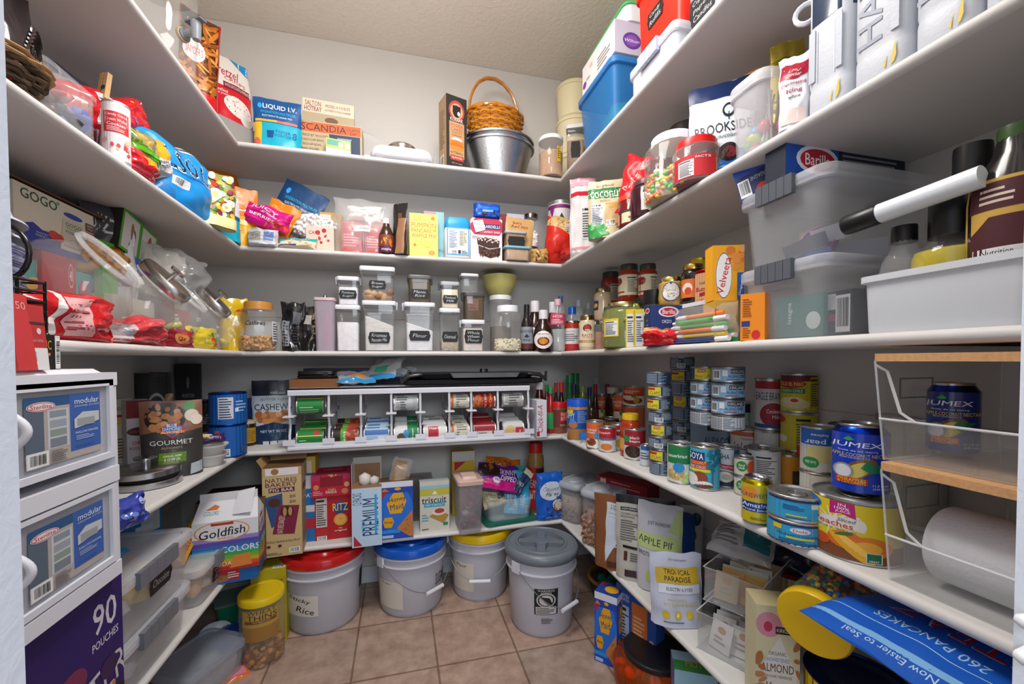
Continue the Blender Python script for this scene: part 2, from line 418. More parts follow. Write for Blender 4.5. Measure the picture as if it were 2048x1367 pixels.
struct('floor',MB().box(x0-.1,-.9,-.05,x1+.1,y1+.1,0,'ffffff','tile'))
struct('ceiling',MB().box(x0-.1,y0-.1,ZC,x1+.1,y1+.1,ZC+.05,'ffffff','ceilpaint'))
def wall_with_battens(name,mk,seams):
 m = MB();mk(m);return struct(name,m)
# shallow panel seams: each wall is boards with a thin groove between them
SEAM = [0,.50,ST[4]+.235,ST[3]+.175,ST[2]+.12,ZC]
def panels(m,f):
 for a,b in zip(SEAM[:-1],SEAM[1:]): f(m,a+.0012 if a else 0,b-.0012)
m = MB();m.box(x0-.1,y1+.004,0,x1+.1,y1+.1,ZC,'fff','wallpaint')
panels(m,lambda m,a,b: m.box(x0,y1,a,x1,y1+.006,b,'fff','wallpaint'));struct('wall_back',m)
m = MB();m.box(x0-.1,y0-.1,0,x0-.004,y1+.004,ZC,'fff','wallpaint')
panels(m,lambda m,a,b: m.box(x0-.006,y0,a,x0,y1+.004,b,'fff','wallpaint'));struct('wall_left',m)
m = MB();m.box(x1+.004,y0-.1,0,x1+.1,y1+.004,ZC,'fff','wallpaint')
panels(m,lambda m,a,b: m.box(x1,y0,a,x1+.006,y1+.004,b,'fff','wallpaint'));struct('wall_right',m)
DL,DR = -.178,.553
m = MB();m.box(x0,y0-.1,0,DL-.02,y0,ZC,'fff','wallpaint');m.box(DR+.02,y0-.1,0,x1,y0,ZC,'fff','wallpaint');m.box(DL-.02,y0-.1,2.1,DR+.02,y0,ZC,'fff','wallpaint')
struct('wall_front',m)
struct('trim_1',MB().box(DL-.02,y0-.1,0,DL,y0+.004,2.1,'fff','trimpaint'))
m = MB().box(DR,y0-.1,0,DR+.02,y0+.004,2.1,'fff','trimpaint');struct('trim_2',m)
struct('trim_3',MB().box(DL-.02,y0-.1,2.08,DR+.02,y0+.004,2.1,'fff','trimpaint'))
for nm,b in (('baseboard_back',(x0,y1-.014,0,x1,y1,.085)),('baseboard_left',(x0,y0,0,x0+.014,y1-.014,.085)),('baseboard_right',(x1-.014,y0,0,x1,y1-.014,.085))):
 struct(nm,MB().box(*b,'fff','trimpaint'))
# shelves: three boards a level, round-nosed front edges, mitred where they meet
def shelf_board(name,pts_in,pts_out,zb,label,grp):
 """pts_in: the two ends on the wall side, pts_out: the two ends of the nosed edge"""
 m = MB();prof = []
 for k in range(9):
  a = -pi/2 + pi*k/8;prof.append((cos(a)*TH*.5,zb + TH/2 + sin(a)*TH/2))
 (ax,ay),(bx,by) = pts_out;d = Vector((bx-ax,by-ay,0)).normalized();o = Vector(((ax-pts_in[0][0]),(ay-pts_in[0][1]),0));n = Vector((d.y,-d.x,0))
 if n.dot(o) < 0: n = -n
 A = Vector((ax,ay,0));B = Vector((bx,by,0));
 ua = (Vector((ax-pts_in[0][0],ay-pts_in[0][1],0)));ub = (Vector((bx-pts_in[1][0],by-pts_in[1][1],0)))
 ua = ua/abs(ua.dot(n));ub = ub/abs(ub.dot(n))
 V = [];
 for e,z in prof: V.append(A+ua*(e-TH*.5)+Vector((0,0,z)));V.append(B+ub*(e-TH*.5)+Vector((0,0,z)))
 F = [(2*i,2*i+1,2*i+3,2*i+2) for i in range(8)]
 m.idx(V,F,'fff','shelfpaint',True)
 I0,I1 = pts_in;bot0,bot1,top0,top1 = V[0],V[1],V[16],V[17]
 q = lambda P,z: Vector((P[0],P[1],z))
 m.face([q(I0,zb),q(I1,zb),bot1,bot0],'fff','shelfpaint');m.face([q(I0,zb+TH),top0,top1,q(I1,zb+TH)],'fff','shelfpaint')
 m.face([q(I0,zb),bot0] + [V[2*i] for i in range(1,8)] + [top0,q(I0,zb+TH)],'fff','shelfpaint')
 m.face([q(I1,zb),q(I1,zb+TH),top1] + [V[2*i+1] for i in range(7,0,-1)] + [bot1],'fff','shelfpaint')
 return tag(m.build(name),label,'shelf',grp)
ORD = ['','topmost','second from the top','eye-level','fourth from the top','lowest']
for i in range(1,6):
 zb = SB[i];yl = {4: 1.06}.get(i,YF+.005);g = None
 shelf_board('wall_shelf',((XLW,yl),(XLW,YBW)),((XL,yl),(XL,YB)),zb,'white painted left-hand wall shelf with a rounded front edge, %s' % ORD[i],'pantry shelves')
 shelf_board('wall_shelf',((XLW,YBW),(XRW,YBW)),((XL,YB),(XR,YB)),zb,'white painted shelf along the back wall, %s, rounded front edge' % ORD[i],'pantry shelves')
 shelf_board('wall_shelf',((XRW,YBW),(XRW,YF+.005)),((XR,YB),(XR,YF+.005)),zb,'white painted right-hand wall shelf with a rounded front edge, %s' % ORD[i],'pantry shelves')

# ---------------------------------------------------------------- kinds of goods (each call makes one thing)
def _f(A): return A if isinstance(A,Fit) else fit(*A) if not isinstance(A,dict) else fit(**A)
def free(p,w,h,rz=None):
 f = Fit();f.p = Vector(p);f.w = f.fw = w;f.h = h;f.cam = fc(p);f.rz = f.cam if rz is None else rz;f.D = depth(f.p);return f
def BOX(A,name,label,cat,d,col,front=(),left=(),right=(),top=(),cols=None,fin='paper',group=None,w=None,h=None,rx=0,ry=0,rz=None,skip='',extra=None,tape=None):
 f = _f(A);w = w or f.fw;h = h or f.h;m = MB();a = w/2
 m.box(-a,0,0,a,d,h,col,fin,cols,skip)
 if front: m.decal(plane((-a,0,0),(w,0,0),(0,0,h)),(w,h),list(front),fin)
 if right: m.decal(plane((a,0,0),(0,d,0),(0,0,h)),(d,h),list(right),fin)
 if left: m.decal(plane((-a,d,0),(0,-d,0),(0,0,h)),(d,h),list(left),fin)
 if top: m.decal(plane((-a,0,h),(w,0,0),(0,d,0)),(w,d),list(top),fin)
 if extra: extra(m,w,d,h)
 o = m.build(name);tag(o,label,cat,group);return put(o,f.p,f.rz if rz is None else rz,rx,ry)
def rimmed(m,r,h,col='c8c8c6',fin='brush'):
 m.lathe([(r*.93,0),(r,.0015),(r,.004),(r*.985,.006),(r*.985,h-.006),(r*1.005,h-.004),(r*1.01,h-.001),(r*.985,h),(r*.95,h-.0008),(r*.94,h-.004),(r*.80,h-.004),(r*.78,h-.003),(r*.55,h-.003),(r*.53,h-.004),(.0001,h-.004)],col,fin,28)
def CAN(A,name,label,cat,bg,shapes=(),group=None,r=None,h=None,turn=0,z=0,pull=True,lab=(.05,.95),metal='c8c8c6',fin='paper',rx=0,ry=0,flip=False,span=pi*1.05):
 f = _f(A);r = r or f.w/2;h = h or f.h;t = thing(name,label,cat,group);m = MB();rimmed(m,r,h,metal)
 if pull: m.tube([(r*.35*cos(a)+0,-r*.2+r*.35*sin(a),h-.0015) for a in [2*pi*i/12 for i in range(12)]],.0012,'b8b8b8','metal',5,closed=True)
 m.build('can_body',t);m = MB();z0,z1 = h*lab[0],h*lab[1]
 m.lathe([(r*.988,z0),(r*.988,z1)],bg,fin,32,False,False)
 m.decal(cyl(r*.988,z0,z1,span),(r*span,z1-z0),list(shapes),fin,L=.007,e=.00035)
 m.build('printed_label',t)
 p = f.p + Vector((0,0,z));return put(t,p,f.cam+turn,rx,ry)
def stack_can(base,dz,label,turn=0):
 c = copy(base,label);c.location = base.location + Vector((0,0,dz));c.rotation_euler = (0,0,base.rotation_euler[2]+radians(turn));return c
def lidcap(m,r,z,h,col,fin='plastic',ribs=True,n=30):
 V = [];pr = [(r,z),(r,z+h*.85),(r*.96,z+h),(r*.8,z+h),(r*.78,z+h*.93),(0.0001,z+h*.93)]
 b = len(m.v);m.lathe(pr,col,fin,n,True,False)
 if ribs:
  for j in (0,1):
   for i in range(n):
    if i % 2:
     k = b+j*n+i;x,y,zz = m.v[k];m.v[k] = (x*.97,y*.97,zz)
PRO = {
 'jar': [(.90,0),(1,.03),(1,.74),(.94,.80),(.80,.85),(.78,.88)],
 'straight': [(.95,0),(1,.02),(1,.93),(.97,.95)],
 'tall': [(.92,0),(1,.03),(1,.78),(.92,.84),(.74,.88),(.72,.9)],
 'bottle': [(.92,0),(1,.03),(1,.50),(.93,.58),(.66,.72),(.46,.80),(.43,.92)],
 'sauce': [(.92,0),(1,.03),(1,.42),(.90,.55),(.62,.68),(.48,.75),(.42,.86)],
 'water': [(.85,0),(1,.04),(1,.2),(.93,.28),(1,.36),(1,.66),(.85,.76),(.45,.86),(.4,.9)],
 'curve': [(.8,0),(.95,.06),(1,.3),(.93,.55),(1,.78),(.85,.85),(.8,.88)],
 'round': [(.5,0),(.85,.08),(1,.3),(1,.5),(.85,.72),(.6,.84),(.58,.88)],
}
def JAR(A,name,label,cat,pro,body='ffffff10',bfin='clear',fill=None,level=.7,ffin='food',lid='ffffff',lfin='plastic',lh=.12,lr=.95,shapes=(),lab=None,labc=None,span=pi*1.0,group=None,r=None,h=None,turn=0,parts='glass_body',balls=None,lidname='lid',labfin='paper',n=28,rx=0,ry=0,z=0,ribs=True,neck=0):
 f = _f(A);r = r or f.w/2;h = h or f.h;t = thing(name,label,cat,group);P = PRO[pro] if isinstance(pro,str) else pro
 pr = [(a*r,b*h) for a,b in P];m = MB();m.lathe(pr,body,bfin,n,True,False);m.build(parts,t)
 def rad(zz):
  for (a,b),(c,d) in zip(pr[:-1],pr[1:]):
   if b <= zz <= d: return a+(c-a)*(zz-b)/max(1e-6,d-b)
  return pr[-1][0]
 if fill:
  m = MB();L = level*h;dr = balls[1]*1.15 if balls else 0;q = [(max(.001,rad(.004)-.003-dr),.003)] + [(rad(b)-.0022-dr,b) for a,b in pr if .004 < b < L] + [(rad(L)-.0025-dr,L-dr*.5)]
  m.lathe(q,fill,ffin,n)
  if balls:
   nb,bs,cols,bf,sc = balls;rr = random.Random(int(f.p.x*1000) & 255)
   for i in range(nb):
    a = rr.uniform(0,2*pi);zz = rr.uniform(.006,L);q2 = max(.002,rad(zz)-bs*1.05-.001)
    if rr.random() < .3: zz = L;q2 *= sqrt(rr.random())
    m.ball((q2*cos(a),q2*sin(a),zz),bs,rr.choice(cols),bf,sc,Matrix.Rotation(rr.uniform(0,3),3,'X') @ Matrix.Rotation(rr.uniform(0,3),3,'Z'))
  m.build('contents',t)
 if lid:
  m = MB();zt = pr[-1][1];hh = h-zt+ (pr[-1][1]-pr[-2][1])*.5;lidcap(m,max(pr[-1][0]*1.06,lr*pr[-1][0]),h-max(hh,h*lh),max(hh,h*lh),lid,lfin,ribs);m.build(lidname,t)
 if shapes or labc:
  m = MB();a,b = lab or (.15,.7);z0,z1 = a*h,b*h
  sk = cyl(r,z0,z1,span,rf=rad)
  if labc: m.grid(lambda u,v: sk(u,v,.0004),20,6,labc,labfin)
  m.decal(sk,(r*span,z1-z0),list(shapes),labfin,L=.007,e=.0008);m.build('printed_label',t)
 return put(t,f.p+Vector((0,0,z)),f.cam+turn,rx,ry)
def pouch_skin(w,h,t,kind='stand',amp=.004,seed=0,bend=0,pinch=0,sag=0,twist=0):
 sd = Vector((seed*3.7,seed*1.3,0))
 def f(u,v,side,e=0):
  uu = min(1,max(0,u));vv = min(1,max(0,v));du = max(0,4*uu*(1-uu))
  if kind == 'stand': g = (1-vv)**.8*.9 + .1*(1-vv)
  elif kind == 'pillow': g = max(0,4*vv*(1-vv))**.55
  elif kind == 'brick': g = min(1,vv*14+.3,(1-vv)*14+.15)
  else: g = max(0,1-vv**3)
  th = t/2*du**(.45 if kind != 'brick' else .2)*g
  nz = noise.noise(Vector((u*3.2,v*3.6,side*2))+sd)*amp + noise.noise(Vector((u*8,v*8.5,side*5))+sd)*amp*.45
  ww = w*(1-pinch*g*.5)
  x = (u-.5)*ww + noise.noise(Vector((v*4,2.2,seed)))*amp*.8*min(1,vv*6)
  z = v*h - sag*h*(1-du)*vv + noise.noise(Vector((u*4,7.7,seed)))*amp*vv
  y = bend*vv*vv*h + side*(th+e) + nz*min(1,.25+g)
  if twist: a = twist*vv;x,y = x*cos(a)-y*sin(a),x*sin(a)+y*cos(a)
  return Vector((x,y,z))
 return f
def POUCH(A,name,label,cat,t,bg,shapes=(),kind='stand',fin='foil',amp=.004,seed=1,bend=0,pinch=.06,sag=0,twist=0,back=None,group=None,w=None,h=None,rx=0,ry=0,rz=None,dz=0,parent=None,nu=18,nv=22,extra=None,z=None,shapes_back=()):
 f = _f(A);w = w or f.fw;h = h or f.h;m = MB();S = pouch_skin(w,h,t,kind,amp,seed,bend,pinch,sag,twist)
 GP = [[S(i/nu,j/nv,-1) for i in range(nu+1)] for j in range(nv+1)];GB = [[S(i/nu,j/nv,1) for i in range(nu+1)] for j in range(nv+1)]
 def SG(u,v,e,G=None,sg=-1):
  G = G or GP;a = min(nu-1e-6,max(0,u*nu));b = min(nv-1e-6,max(0,v*nv));i,j = int(a),int(b);a -= i;b -= j
  p = (G[j][i]*(1-a)+G[j][i+1]*a)*(1-b) + (G[j+1][i]*(1-a)+G[j+1][i+1]*a)*b;return Vector((p.x,p.y+sg*e,p.z))
 m.grid(lambda u,v: S(u,v,-1),nu,nv,bg,fin);m.grid(lambda u,v: S(u,v,1),nu,nv,back or bg,fin,flip=True)
 for v in (0,1):
  P = [S(i/nu,v,-1) for i in range(nu+1)];Q = [S(i/nu,v,1) for i in range(nu+1)]
  for i in range(nu): m.face([P[i],Q[i],Q[i+1],P[i+1]] if v == 0 else [P[i],P[i+1],Q[i+1],Q[i]],back or bg,fin)
 if shapes: m.decal(lambda u,v,e=0: SG(u,v,e),(w,h),list(shapes),fin,L=.009,e=.0012)
 if shapes_back: m.decal(lambda u,v,e=0: SG(1-u,v,e,GB,1),(w,h),list(shapes_back),fin,L=.009,e=.0012)
 if extra: extra(m,S)
 o = m.build(name);
 if parent: o.parent = parent;return o
 tag(o,label,cat,group);p = f.p + Vector((0,0,dz));
 return put(o,p,f.rz if rz is None else rz,rx,ry)
def chalk(m,sk,wh,txt,e=.0008):
 W,H = wh;s = [R(.04,.2,.96,.8,'18181a'),R(.14,.08,.86,.92,'18181a')]
 for x in (.12,.88):
  for y in (.2,.8): s.append(E(x,y,.07,.13,'18181a'))
 for x in (.04,.96): s.append(E(x,.5,.04,.14,'18181a'))
 n = len(txt)
 for i,tline in enumerate(txt):
  hh = .56/n if n > 1 else .34;y = .5 + (n-1)*.5*(.7/n) - i*.7/n
  s.append(T(tline,.5,y,min(.7,.13*len(tline)),hh*.9,'c9ccd2',rot=2 if i % 2 else -2,b=-.005,sh=.2))
 m.decal(sk,wh,s,'paper',e=e)
def CANISTER(A,label,fill,level,text=None,tw=.8,tz=(.25,.6),group=None,lidc='e4e4e8',clip='left',w=None,h=None,d=None,z=0,name='clip_lid_container',seal='3a3d46',ffin='food',tint='f2f3f8',rz=None,parts_extra=None,balls=None,slope=0):
 f = _f(A);w = w or f.fw;h = h or f.h;d = d or w*.95;t = thing(name,label,'container',group);a,b = w/2,d/2;hb = h*.86 if h < .13 else h-.02
 m = MB();m.loft([(a*.86,b*.86,0,.012),(a*.88,b*.88,.004),(a*.93,b*.93,hb*.85),(a*.97,b*.97,hb*.86),(a*.97,b*.97,hb)],tint+'14','clear',.012,4,True,False);m.build('clear_body',t)
 m = MB();L = h*level
 m.loft([(a*.83,b*.83,.004,.01),(a*.86,b*.86,L-.002),(a*.80,b*.80,L+.002)],fill,ffin,.01,3)
 if slope:
  for i,p in enumerate(m.v):
   if p[2] > .01: m.v[i] = (p[0],p[1],p[2]-p[0]/a*slope*h)
 if balls:
  nb,bs,cols,bf,sc = balls;rr = random.Random(len(label))
  for i in range(nb):
   sx = rr.choice((-1,1));
   if rr.random() < .7: c = (rr.uniform(-1,1)*a*.8,-b*.84+bs*.4,rr.uniform(.005,L))
   else: c = (rr.uniform(-1,1)*a*.75,rr.uniform(-1,1)*b*.75,L)
   m.ball(c,bs,rr.choice(cols),bf,sc,Matrix.Rotation(rr.uniform(0,3),3,'X') @ Matrix.Rotation(rr.uniform(0,3),3,'Z'))
 m.build('contents',t)
 m = MB();m.loft([(a*.9,b*.9,hb-.004),(a*.9,b*.9,hb+.002)],seal,'plastic',.01);m.build('seal',t)
 m = MB();m.loft([(a,b,hb,.014),(a*1.02,b*1.02,hb+.003),(a*1.02,b*1.02,h-.004),(a*.99,b*.99,h),(a*.85,b*.85,h),(a*.84,b*.84,h-.003)],lidc,'plastic' if len(lidc) == 6 else 'clear',.014,4);m.build('lid',t)
 for sx in ((-1,1) if clip == 'both' else (-1,) if clip == 'left' else (1,) if clip == 'right' else ()):
  m = MB();x = sx*a*1.02;m.loft([(.003,b*.4,hb-.016,.002),(.004,b*.42,hb),(.005,b*.42,h-.004),(.003,b*.4,h)],'50545ea0' if lidc[:2] != 'e4' else 'd0d4e0c0','frost',.002,2,cx=x+sx*.003);m.build('clip',t)
 if text:
  m = MB();z0,z1 = tz[0]*h,tz[1]*h;tp = .88+.05*(z0/hb)
  yf = b*(.88+.05*z0/hb)+.0015;yt = b*(.88+.05*z1/hb)+.0015
  chalk(m,plane((-a*tw,-yf,z0),(2*a*tw,0,0),(0,yf-yt,z1-z0)),(2*a*tw,z1-z0),text,e=.0002);m.build('chalk_label',t)
 return put(t,f.p+Vector((0,0,z)),f.rz if rz is None else rz)
def BIN(A,name,label,w,d,h,tint='e6e8ee60',fin='frost',lid=None,latches=None,fill=None,rz=None,group=None,taper=.88,wall=.0022,rim=.008,z=0,text=None,rx=0,ry=0,lidh=.018,cat='storage bin',r=.025,lidfin=None):
 f = _f(A);t = thing(name,label,cat,group);a,b = w/2,d/2;hb = h-(lidh if lid else 0);m = MB()
 m.loft([(a*taper,b*taper,0),(a*(taper+.01),b*(taper+.01),.004),(a*.955,b*.955,hb-rim*1.5),(a*1.0,b*1.0,hb-rim*1.4),(a*1.0,b*1.0,hb-.0005),(a*.955,b*.955,hb),(a*taper-wall,b*taper-wall,.005)],tint,fin,r,4,True,True)
 m.build('bin_body',t)
 if lid:
  m = MB();m.loft([(a*1.015,b*1.015,hb-.008),(a*1.02,b*1.02,hb),(a*1.02,b*1.02,h-.004),(a*.995,b*.995,h),(a*.9,b*.9,h),(a*.88,b*.88,h-.006)],lid,lidfin or fin,r,4,True,True);m.build('lid',t)
 if latches:
  for sy in (-1,1):
   m = MB();y = sy*(b*1.02+.004);L = a*.42
   for i in range(5): x = -L+2*L*i/5;m.box(x,y-.006,hb-.022,x+2*L/5-.0015,y+.006,h+.002,latches,'plastic')
   m.box(-L+.001,y-.005,hb-.021,L-.0025,y+.005,h+.001,latches,'plastic');m.build('latch',t)
 if text:
  m = MB();q = text[1];x0,x1,z0,z1 = q
  yf = -b*(taper+(.955-taper)*z0/hb)-.003;yt = -b*(taper+(.955-taper)*z1/hb)-.003
  chalk(m,plane((x0,yf,z0),(x1-x0,0,0),(0,yt-yf,z1-z0)),(x1-x0,z1-z0),text[0],e=0);m.build('chalk_label',t)
 if fill: fill(t,a*taper,b*taper,hb)
 return put(t,f.p+Vector((0,0,z)),f.rz if rz is None else rz,rx,ry)
# ---------------------------------------------------------------- top shelf
# clear drinks dispenser with a grey spigot
f = fit(1,'L',.14,268,366,-60,0);t = thing('drink_dispenser','tall clear plastic drink dispenser with a grey spigot on the top left shelf','dispenser')
m = MB();q = .105;m.lathe([(q*.96,0),(q*.98,.006),(q,.06),(q,.062),(q*.97,.068),(q*.97,.19),(q*1.03,.2),(q*1.05,.36)],'eef0f218','clear',40,True,False);m.build('clear_body',t)
m = MB();m.tube([(0,-q-.004,.17),(0,-q+.006,.17)],.022,'a9967a','plastic',16);m.tube([(0,-q-.01,.17),(0,-q+.001,.17)],.017,'7a7f86','plastic',16)
m.tube([(0,-q,.17),(0,-q-.05,.172)],.010,'878c93','plastic',12);m.lathe([(.011,.142),(.013,.15),(.015,.19),(.015,.2)],'7d8289','plastic',16,cy=-q-.055);m.box(-.012,-q-.085,.2,.012,-q-.02,.206,'666b72','plastic');m.build('spigot',t)
put(t,f.p,62)
PR = [R(0,0,1,1,'5a2a14'),BL(.05,.32,.95,.95,55,['c77a2c','a85f20','dd9848','8a4a1a'],.05,3,3.2),R(0,0,1,.3,'cc1420'),R(.02,.78,.5,.98,'1c1510'),E(.3,.62,.26,.1,'f0eeee'),T("SNYDER'S",.3,.62,.4,.07,'c81c24'),T('SAVORY',.28,.88,.3,.02,'d8d0c0'),R(.93,0,1,1,'b8121c')]
POUCH((1,'L',.12,352,428,28,42),'snack_bag','tall red and black bag of seasoned pretzel pieces beside the clear dispenser','snack bag',.06,'b8141e',PR,'pillow',amp=.006,seed=3,w=.135,ry=3)
SN = [R(0,0,1,.56,'d01c2c'),R(0,.56,1,1,'e9e4de'),G([(.55,1),(1,1),(1,.82)],'2090cc'),T('Pretzel',.42,.78,.6,.13,'c02030',rot=-6,sh=.25),T('CRISPS',.6,.68,.5,.05,'c02030',rot=-6),R(.3,.545,.98,.63,'7a1420'),T('WHITE CHOCOLATE & PEPPERMINT',.64,.59,.62,.045,'f0e0e0',b=.01),
      T('Rethink',.26,.49,.3,.045,'f0e8e8',sh=.3),T('your pretzel',.26,.44,.34,.04,'f0e8e8',sh=.3),E(.6,.32,.33,.14,'efe6e0',-18),E(.78,.2,.16,.1,'efe6e0'),BL(.35,.2,.9,.42,22,['c8404a','d86a70'],.012,2)]
POUCH((1,'L',.07,422,508,96,40),'snack_bag','white over red pretzel crisp bag with a blue corner on the top left shelf','snack bag',.08,'d01c2c',SN,'stand',amp=.006,seed=5,dz=.095,rx=-6,bend=.05,h=.36)
BOX((1,'L',.02,446,500,236,48),'flat_carton','shallow grey and white carton lying under the white and red snack bag','box',.17,'8f8d8a',cols={'t': 'd8d6d4'},w=.19,h=.095)
LQ = lambda navy='14508c',teal='18a8c4': [R(0,0,1,.5,teal),R(0,.5,1,1,navy),R(.05,.52,.5,.565,'f0b428'),R(.5,.52,.92,.565,'f0705a'),T('LIQUID I.V.',.56,.83,.7,.11,'f4f8fc',b=.03),E(.15,.83,.045,.05,'3aa0f0'),T('HYDRATION MULTIPLIER',.52,.72,.72,.05,'38b8e0'),T('ELECTROLYTE DRINK MIX',.5,.64,.62,.035,'e0eef8')]
POUCH((1,'B',.07,507,604,201,6),'drink_mix_pouch','blue and turquoise stand-up drink mix pouch on the top back shelf','pouch',.08,'18a8c4',LQ()+[R(0,.0,.18,.5,'f0c030'),E(.05,.1,.12,.1,'d86858'),G([(.3,.2),(.42,.2),(.44,.34),(.28,.34)],'14508c'),T('FASTER',.62,.34,.3,.06,'14508c'),T('HYDRATION',.62,.26,.34,.06,'14508c'),T('8',.86,.3,.09,.14,'14508c')],'stand',amp=.005,seed=7,fin='foil')
BOX((1,'B',.09,596,724,246),'vintage_carton','old tan carton with an orange title band standing on the top back shelf','box',.1,'b9a684',[R(.02,.72,.98,.97,'d8602c'),T('SCANDIA',.4,.84,.7,.18,'222c40'),T("CHIP'N",.86,.87,.2,.08,'222c40'),T('DIP',.86,.77,.1,.08,'222c40'),R(.48,.02,.97,.70,'2c3c58'),T('3 PIECE SET INCLUDES',.25,.62,.42,.06,'4a4030'),T('10 INCH CHIP BOWL',.22,.5,.36,.06,'4a4030'),T('6 INCH DIP BOWL',.2,.38,.32,.06,'4a4030'),T('BRASS HOLDER',.18,.26,.28,.06,'4a4030'),G([(.6,.62),(.84,.62),(.78,.45),(.66,.45)],'8aa0b8')])
f = fit(1,'B',.095,606,709,203,4,z0=ST[1]+.158)
BOX(f,'vintage_carton','cream and brown carton with maroon lettering lying on top of the orange-banded one','box',.12,'cfc3ac',[R(0,0,1,.45,'a8987c'),T('SALTON',.2,.82,.3,.2,'7c2438'),T('HOTRAY',.2,.6,.33,.2,'7c2438'),T('MODEL H-110 ELITE',.68,.8,.48,.12,'7c2438'),T('AUTOMATIC FOOD WARMER',.68,.62,.5,.08,'7c2438'),E(.55,.2,.13,.13,'6a4a38')])
BOX((1,'B',.045,652,702,279,10),'tea_carton','small opened green tea carton in front of the orange-banded carton','box',.03,'a8b86a',[R(0,0,1,.45,'cfcabc'),R(.05,.62,.62,.92,'5aa088'),R(.5,.55,.66,.85,'f0f0f0'),R(.78,.55,.95,.85,'e8e8e8')])
f = fit(1,'B',.2,690,752,213);t = MB();t.lathe([(.001,.05),(.07,.048),(.11,.03),(.125,0),(.13,-.002),(.125,.002)],'e8eaee30','clear',36,False,False);o = t.build('domed_lid')
tag(o,'clear domed plastic lid standing on edge behind the vintage cartons','lid');put(o,f.p+Vector((0,.07,.127)),0,80,0)
f = fit(1,'B',.11,730,876,298);m = MB();m.loft([(.118,.11,0,.05),(.14,.12,.012,.06),(.142,.122,.03,.06),(.13,.112,.052,.05),(.06,.06,.056,.04)],'dcdde4','plastic',.05,5);o = m.build('serving_platter');tag(o,'low white serving platter on the top back shelf','platter');put(o,f.p,0)
m = MB();m.lathe([(.058,0),(.066,.004),(.068,.03),(.07,.031),(.071,.042),(.064,.05),(.0001,.052)],'b4aca0','metal',36);o = m.build('round_tin');tag(o,'low round stainless tin sitting on the white platter','tin');f = fit(1,'B',.12,765,842,277);put(o,f.p+Vector((0,0,.056)))
KD = [R(.08,.05,.92,.97,'2a2624'),E(.5,.80,.38,.14,'b4483a'),E(.5,.795,.3,.105,'cda27c'),E(.5,.79,.2,.085,'1c1818'),E(.36,.84,.06,.03,'1c1818'),E(.64,.84,.06,.03,'1c1818'),E(.6,.765,.07,.03,'d8d0c8'),T('KODIAK',.5,.675,.62,.05,'efe6dc',b=.03),R(.14,.15,.86,.64,'c09468'),T('POWER',.5,.59,.58,.045,'a83c34'),T('CAKES',.5,.535,.58,.045,'a83c34'),T('FLAPJACK &',.5,.49,.48,.025,'3a3028'),T('WAFFLE MIX',.5,.455,.5,.025,'3a3028'),
      E(.5,.40,.26,.03,'efe4d4'),E(.5,.36,.34,.035,'d07828'),E(.5,.32,.34,.035,'c06820'),E(.5,.28,.35,.035,'d88434'),T('BUTTERMILK',.5,.215,.6,.03,'2c241c'),R(.18,.11,.82,.18,'a83c34'),T('18g PROTEIN',.5,.145,.5,.035,'f0e0d0'),T('NET WT 18 OZ',.5,.07,.5,.018,'c8b090')]
BOX((1,'B',.035,893,934,193,17),'pancake_mix_box','dark brown pancake mix box with kraft side panels standing near the wicker basket','box',.09,'2a2624',KD,left=[R(.05,.02,.95,.97,'a88a68'),LN(.15,.3,.85,.85,14,'7a6248'),BC(.2,.05,.7,.2)],cols={'l': 'a08260','t': '4a4440'})
# foil roasting pans, two nested
f = fit(1,'B',.06,932,1078,256);f.p.y += .10;m = MB();rr = random.Random(4)
def pan(m,z0,h,rb,rt_,thick):
 n = 48;V = [];F = [];prof = [(rb*.6,0),(rb,.004),(rb+(rt_-rb)*.5,h*.5),(rt_,h-.006),(rt_+.01,h-.008),(rt_+.012,h),(rt_+.006,h+.003),(rt_-.002,h-.002),(rb-.004,.008),(rb*.5,.006)]
 for k,(r,z) in enumerate(prof):
  for i in range(n): a = 2*pi*i/n;q = r*(1+.012*sin(a*24)*(1 if 1 < k < 4 else .3));V.append((q*cos(a)*1.0,q*sin(a)*.8,z0+z))
 for j in range(len(prof)-1):
  for i in range(n): F.append((j*n+i,j*n+(i+1) % n,(j+1)*n+(i+1) % n,(j+1)*n+i))
 F.append(tuple(range(n-1,-1,-1)));F.append(tuple(range((len(prof)-1)*n,len(prof)*n)));m.idx(V,F,'a6a8aa','brush',True)
pan(m,0,.18,.125,.178,1);o = m.build('foil_roasting_pan');tag(o,'large dull foil roasting pan, lower of the two nested on the top back shelf','pan','foil pans');put(o,f.p)
m = MB();pan(m,0,.05,.15,.176,1);o = m.build('foil_roasting_pan');tag(o,'shallower foil roasting pan nested in the bigger one under the wicker basket','pan','foil pans');put(o,f.p+Vector((0,0,.158)))
# wicker basket
f = fit(1,'B',.075,932,1062,212);f.p.y += .09;bz = .213;t = thing('wicker_basket','honey-brown wicker basket with a tall arched handle set on the foil pans','basket')
m = MB();n = 30;rb,rt2,hh = .125,.150,.115
for k in range(11):
 z = .006+hh*k/10;r = rb+(rt2-rb)*k/10;c = ['c07818','a8620f','d08a28'][k % 3]
 m.tube([((r+.0035*(1.6 if (i+k) % 2 else -1.6))*cos(2*pi*i/n),(r+.0035*(1.6 if (i+k) % 2 else -1.6))*sin(2*pi*i/n)*.8,z) for i in range(n)],.0064,c,'gloss',6,True)
for i in range(n//2): a = 4*pi*i/n;m.tube([(rb*cos(a),rb*sin(a)*.8,0),(rt2*cos(a),rt2*sin(a)*.8,hh+.01)],.0028,'9a5a10','gloss',5)
m.lathe([(rb*.99,.002),(rb*.99,.008)],'a8680f','matte',24);
for i,q in enumerate(m.v): pass
m.build('basket_body',t);m = MB()
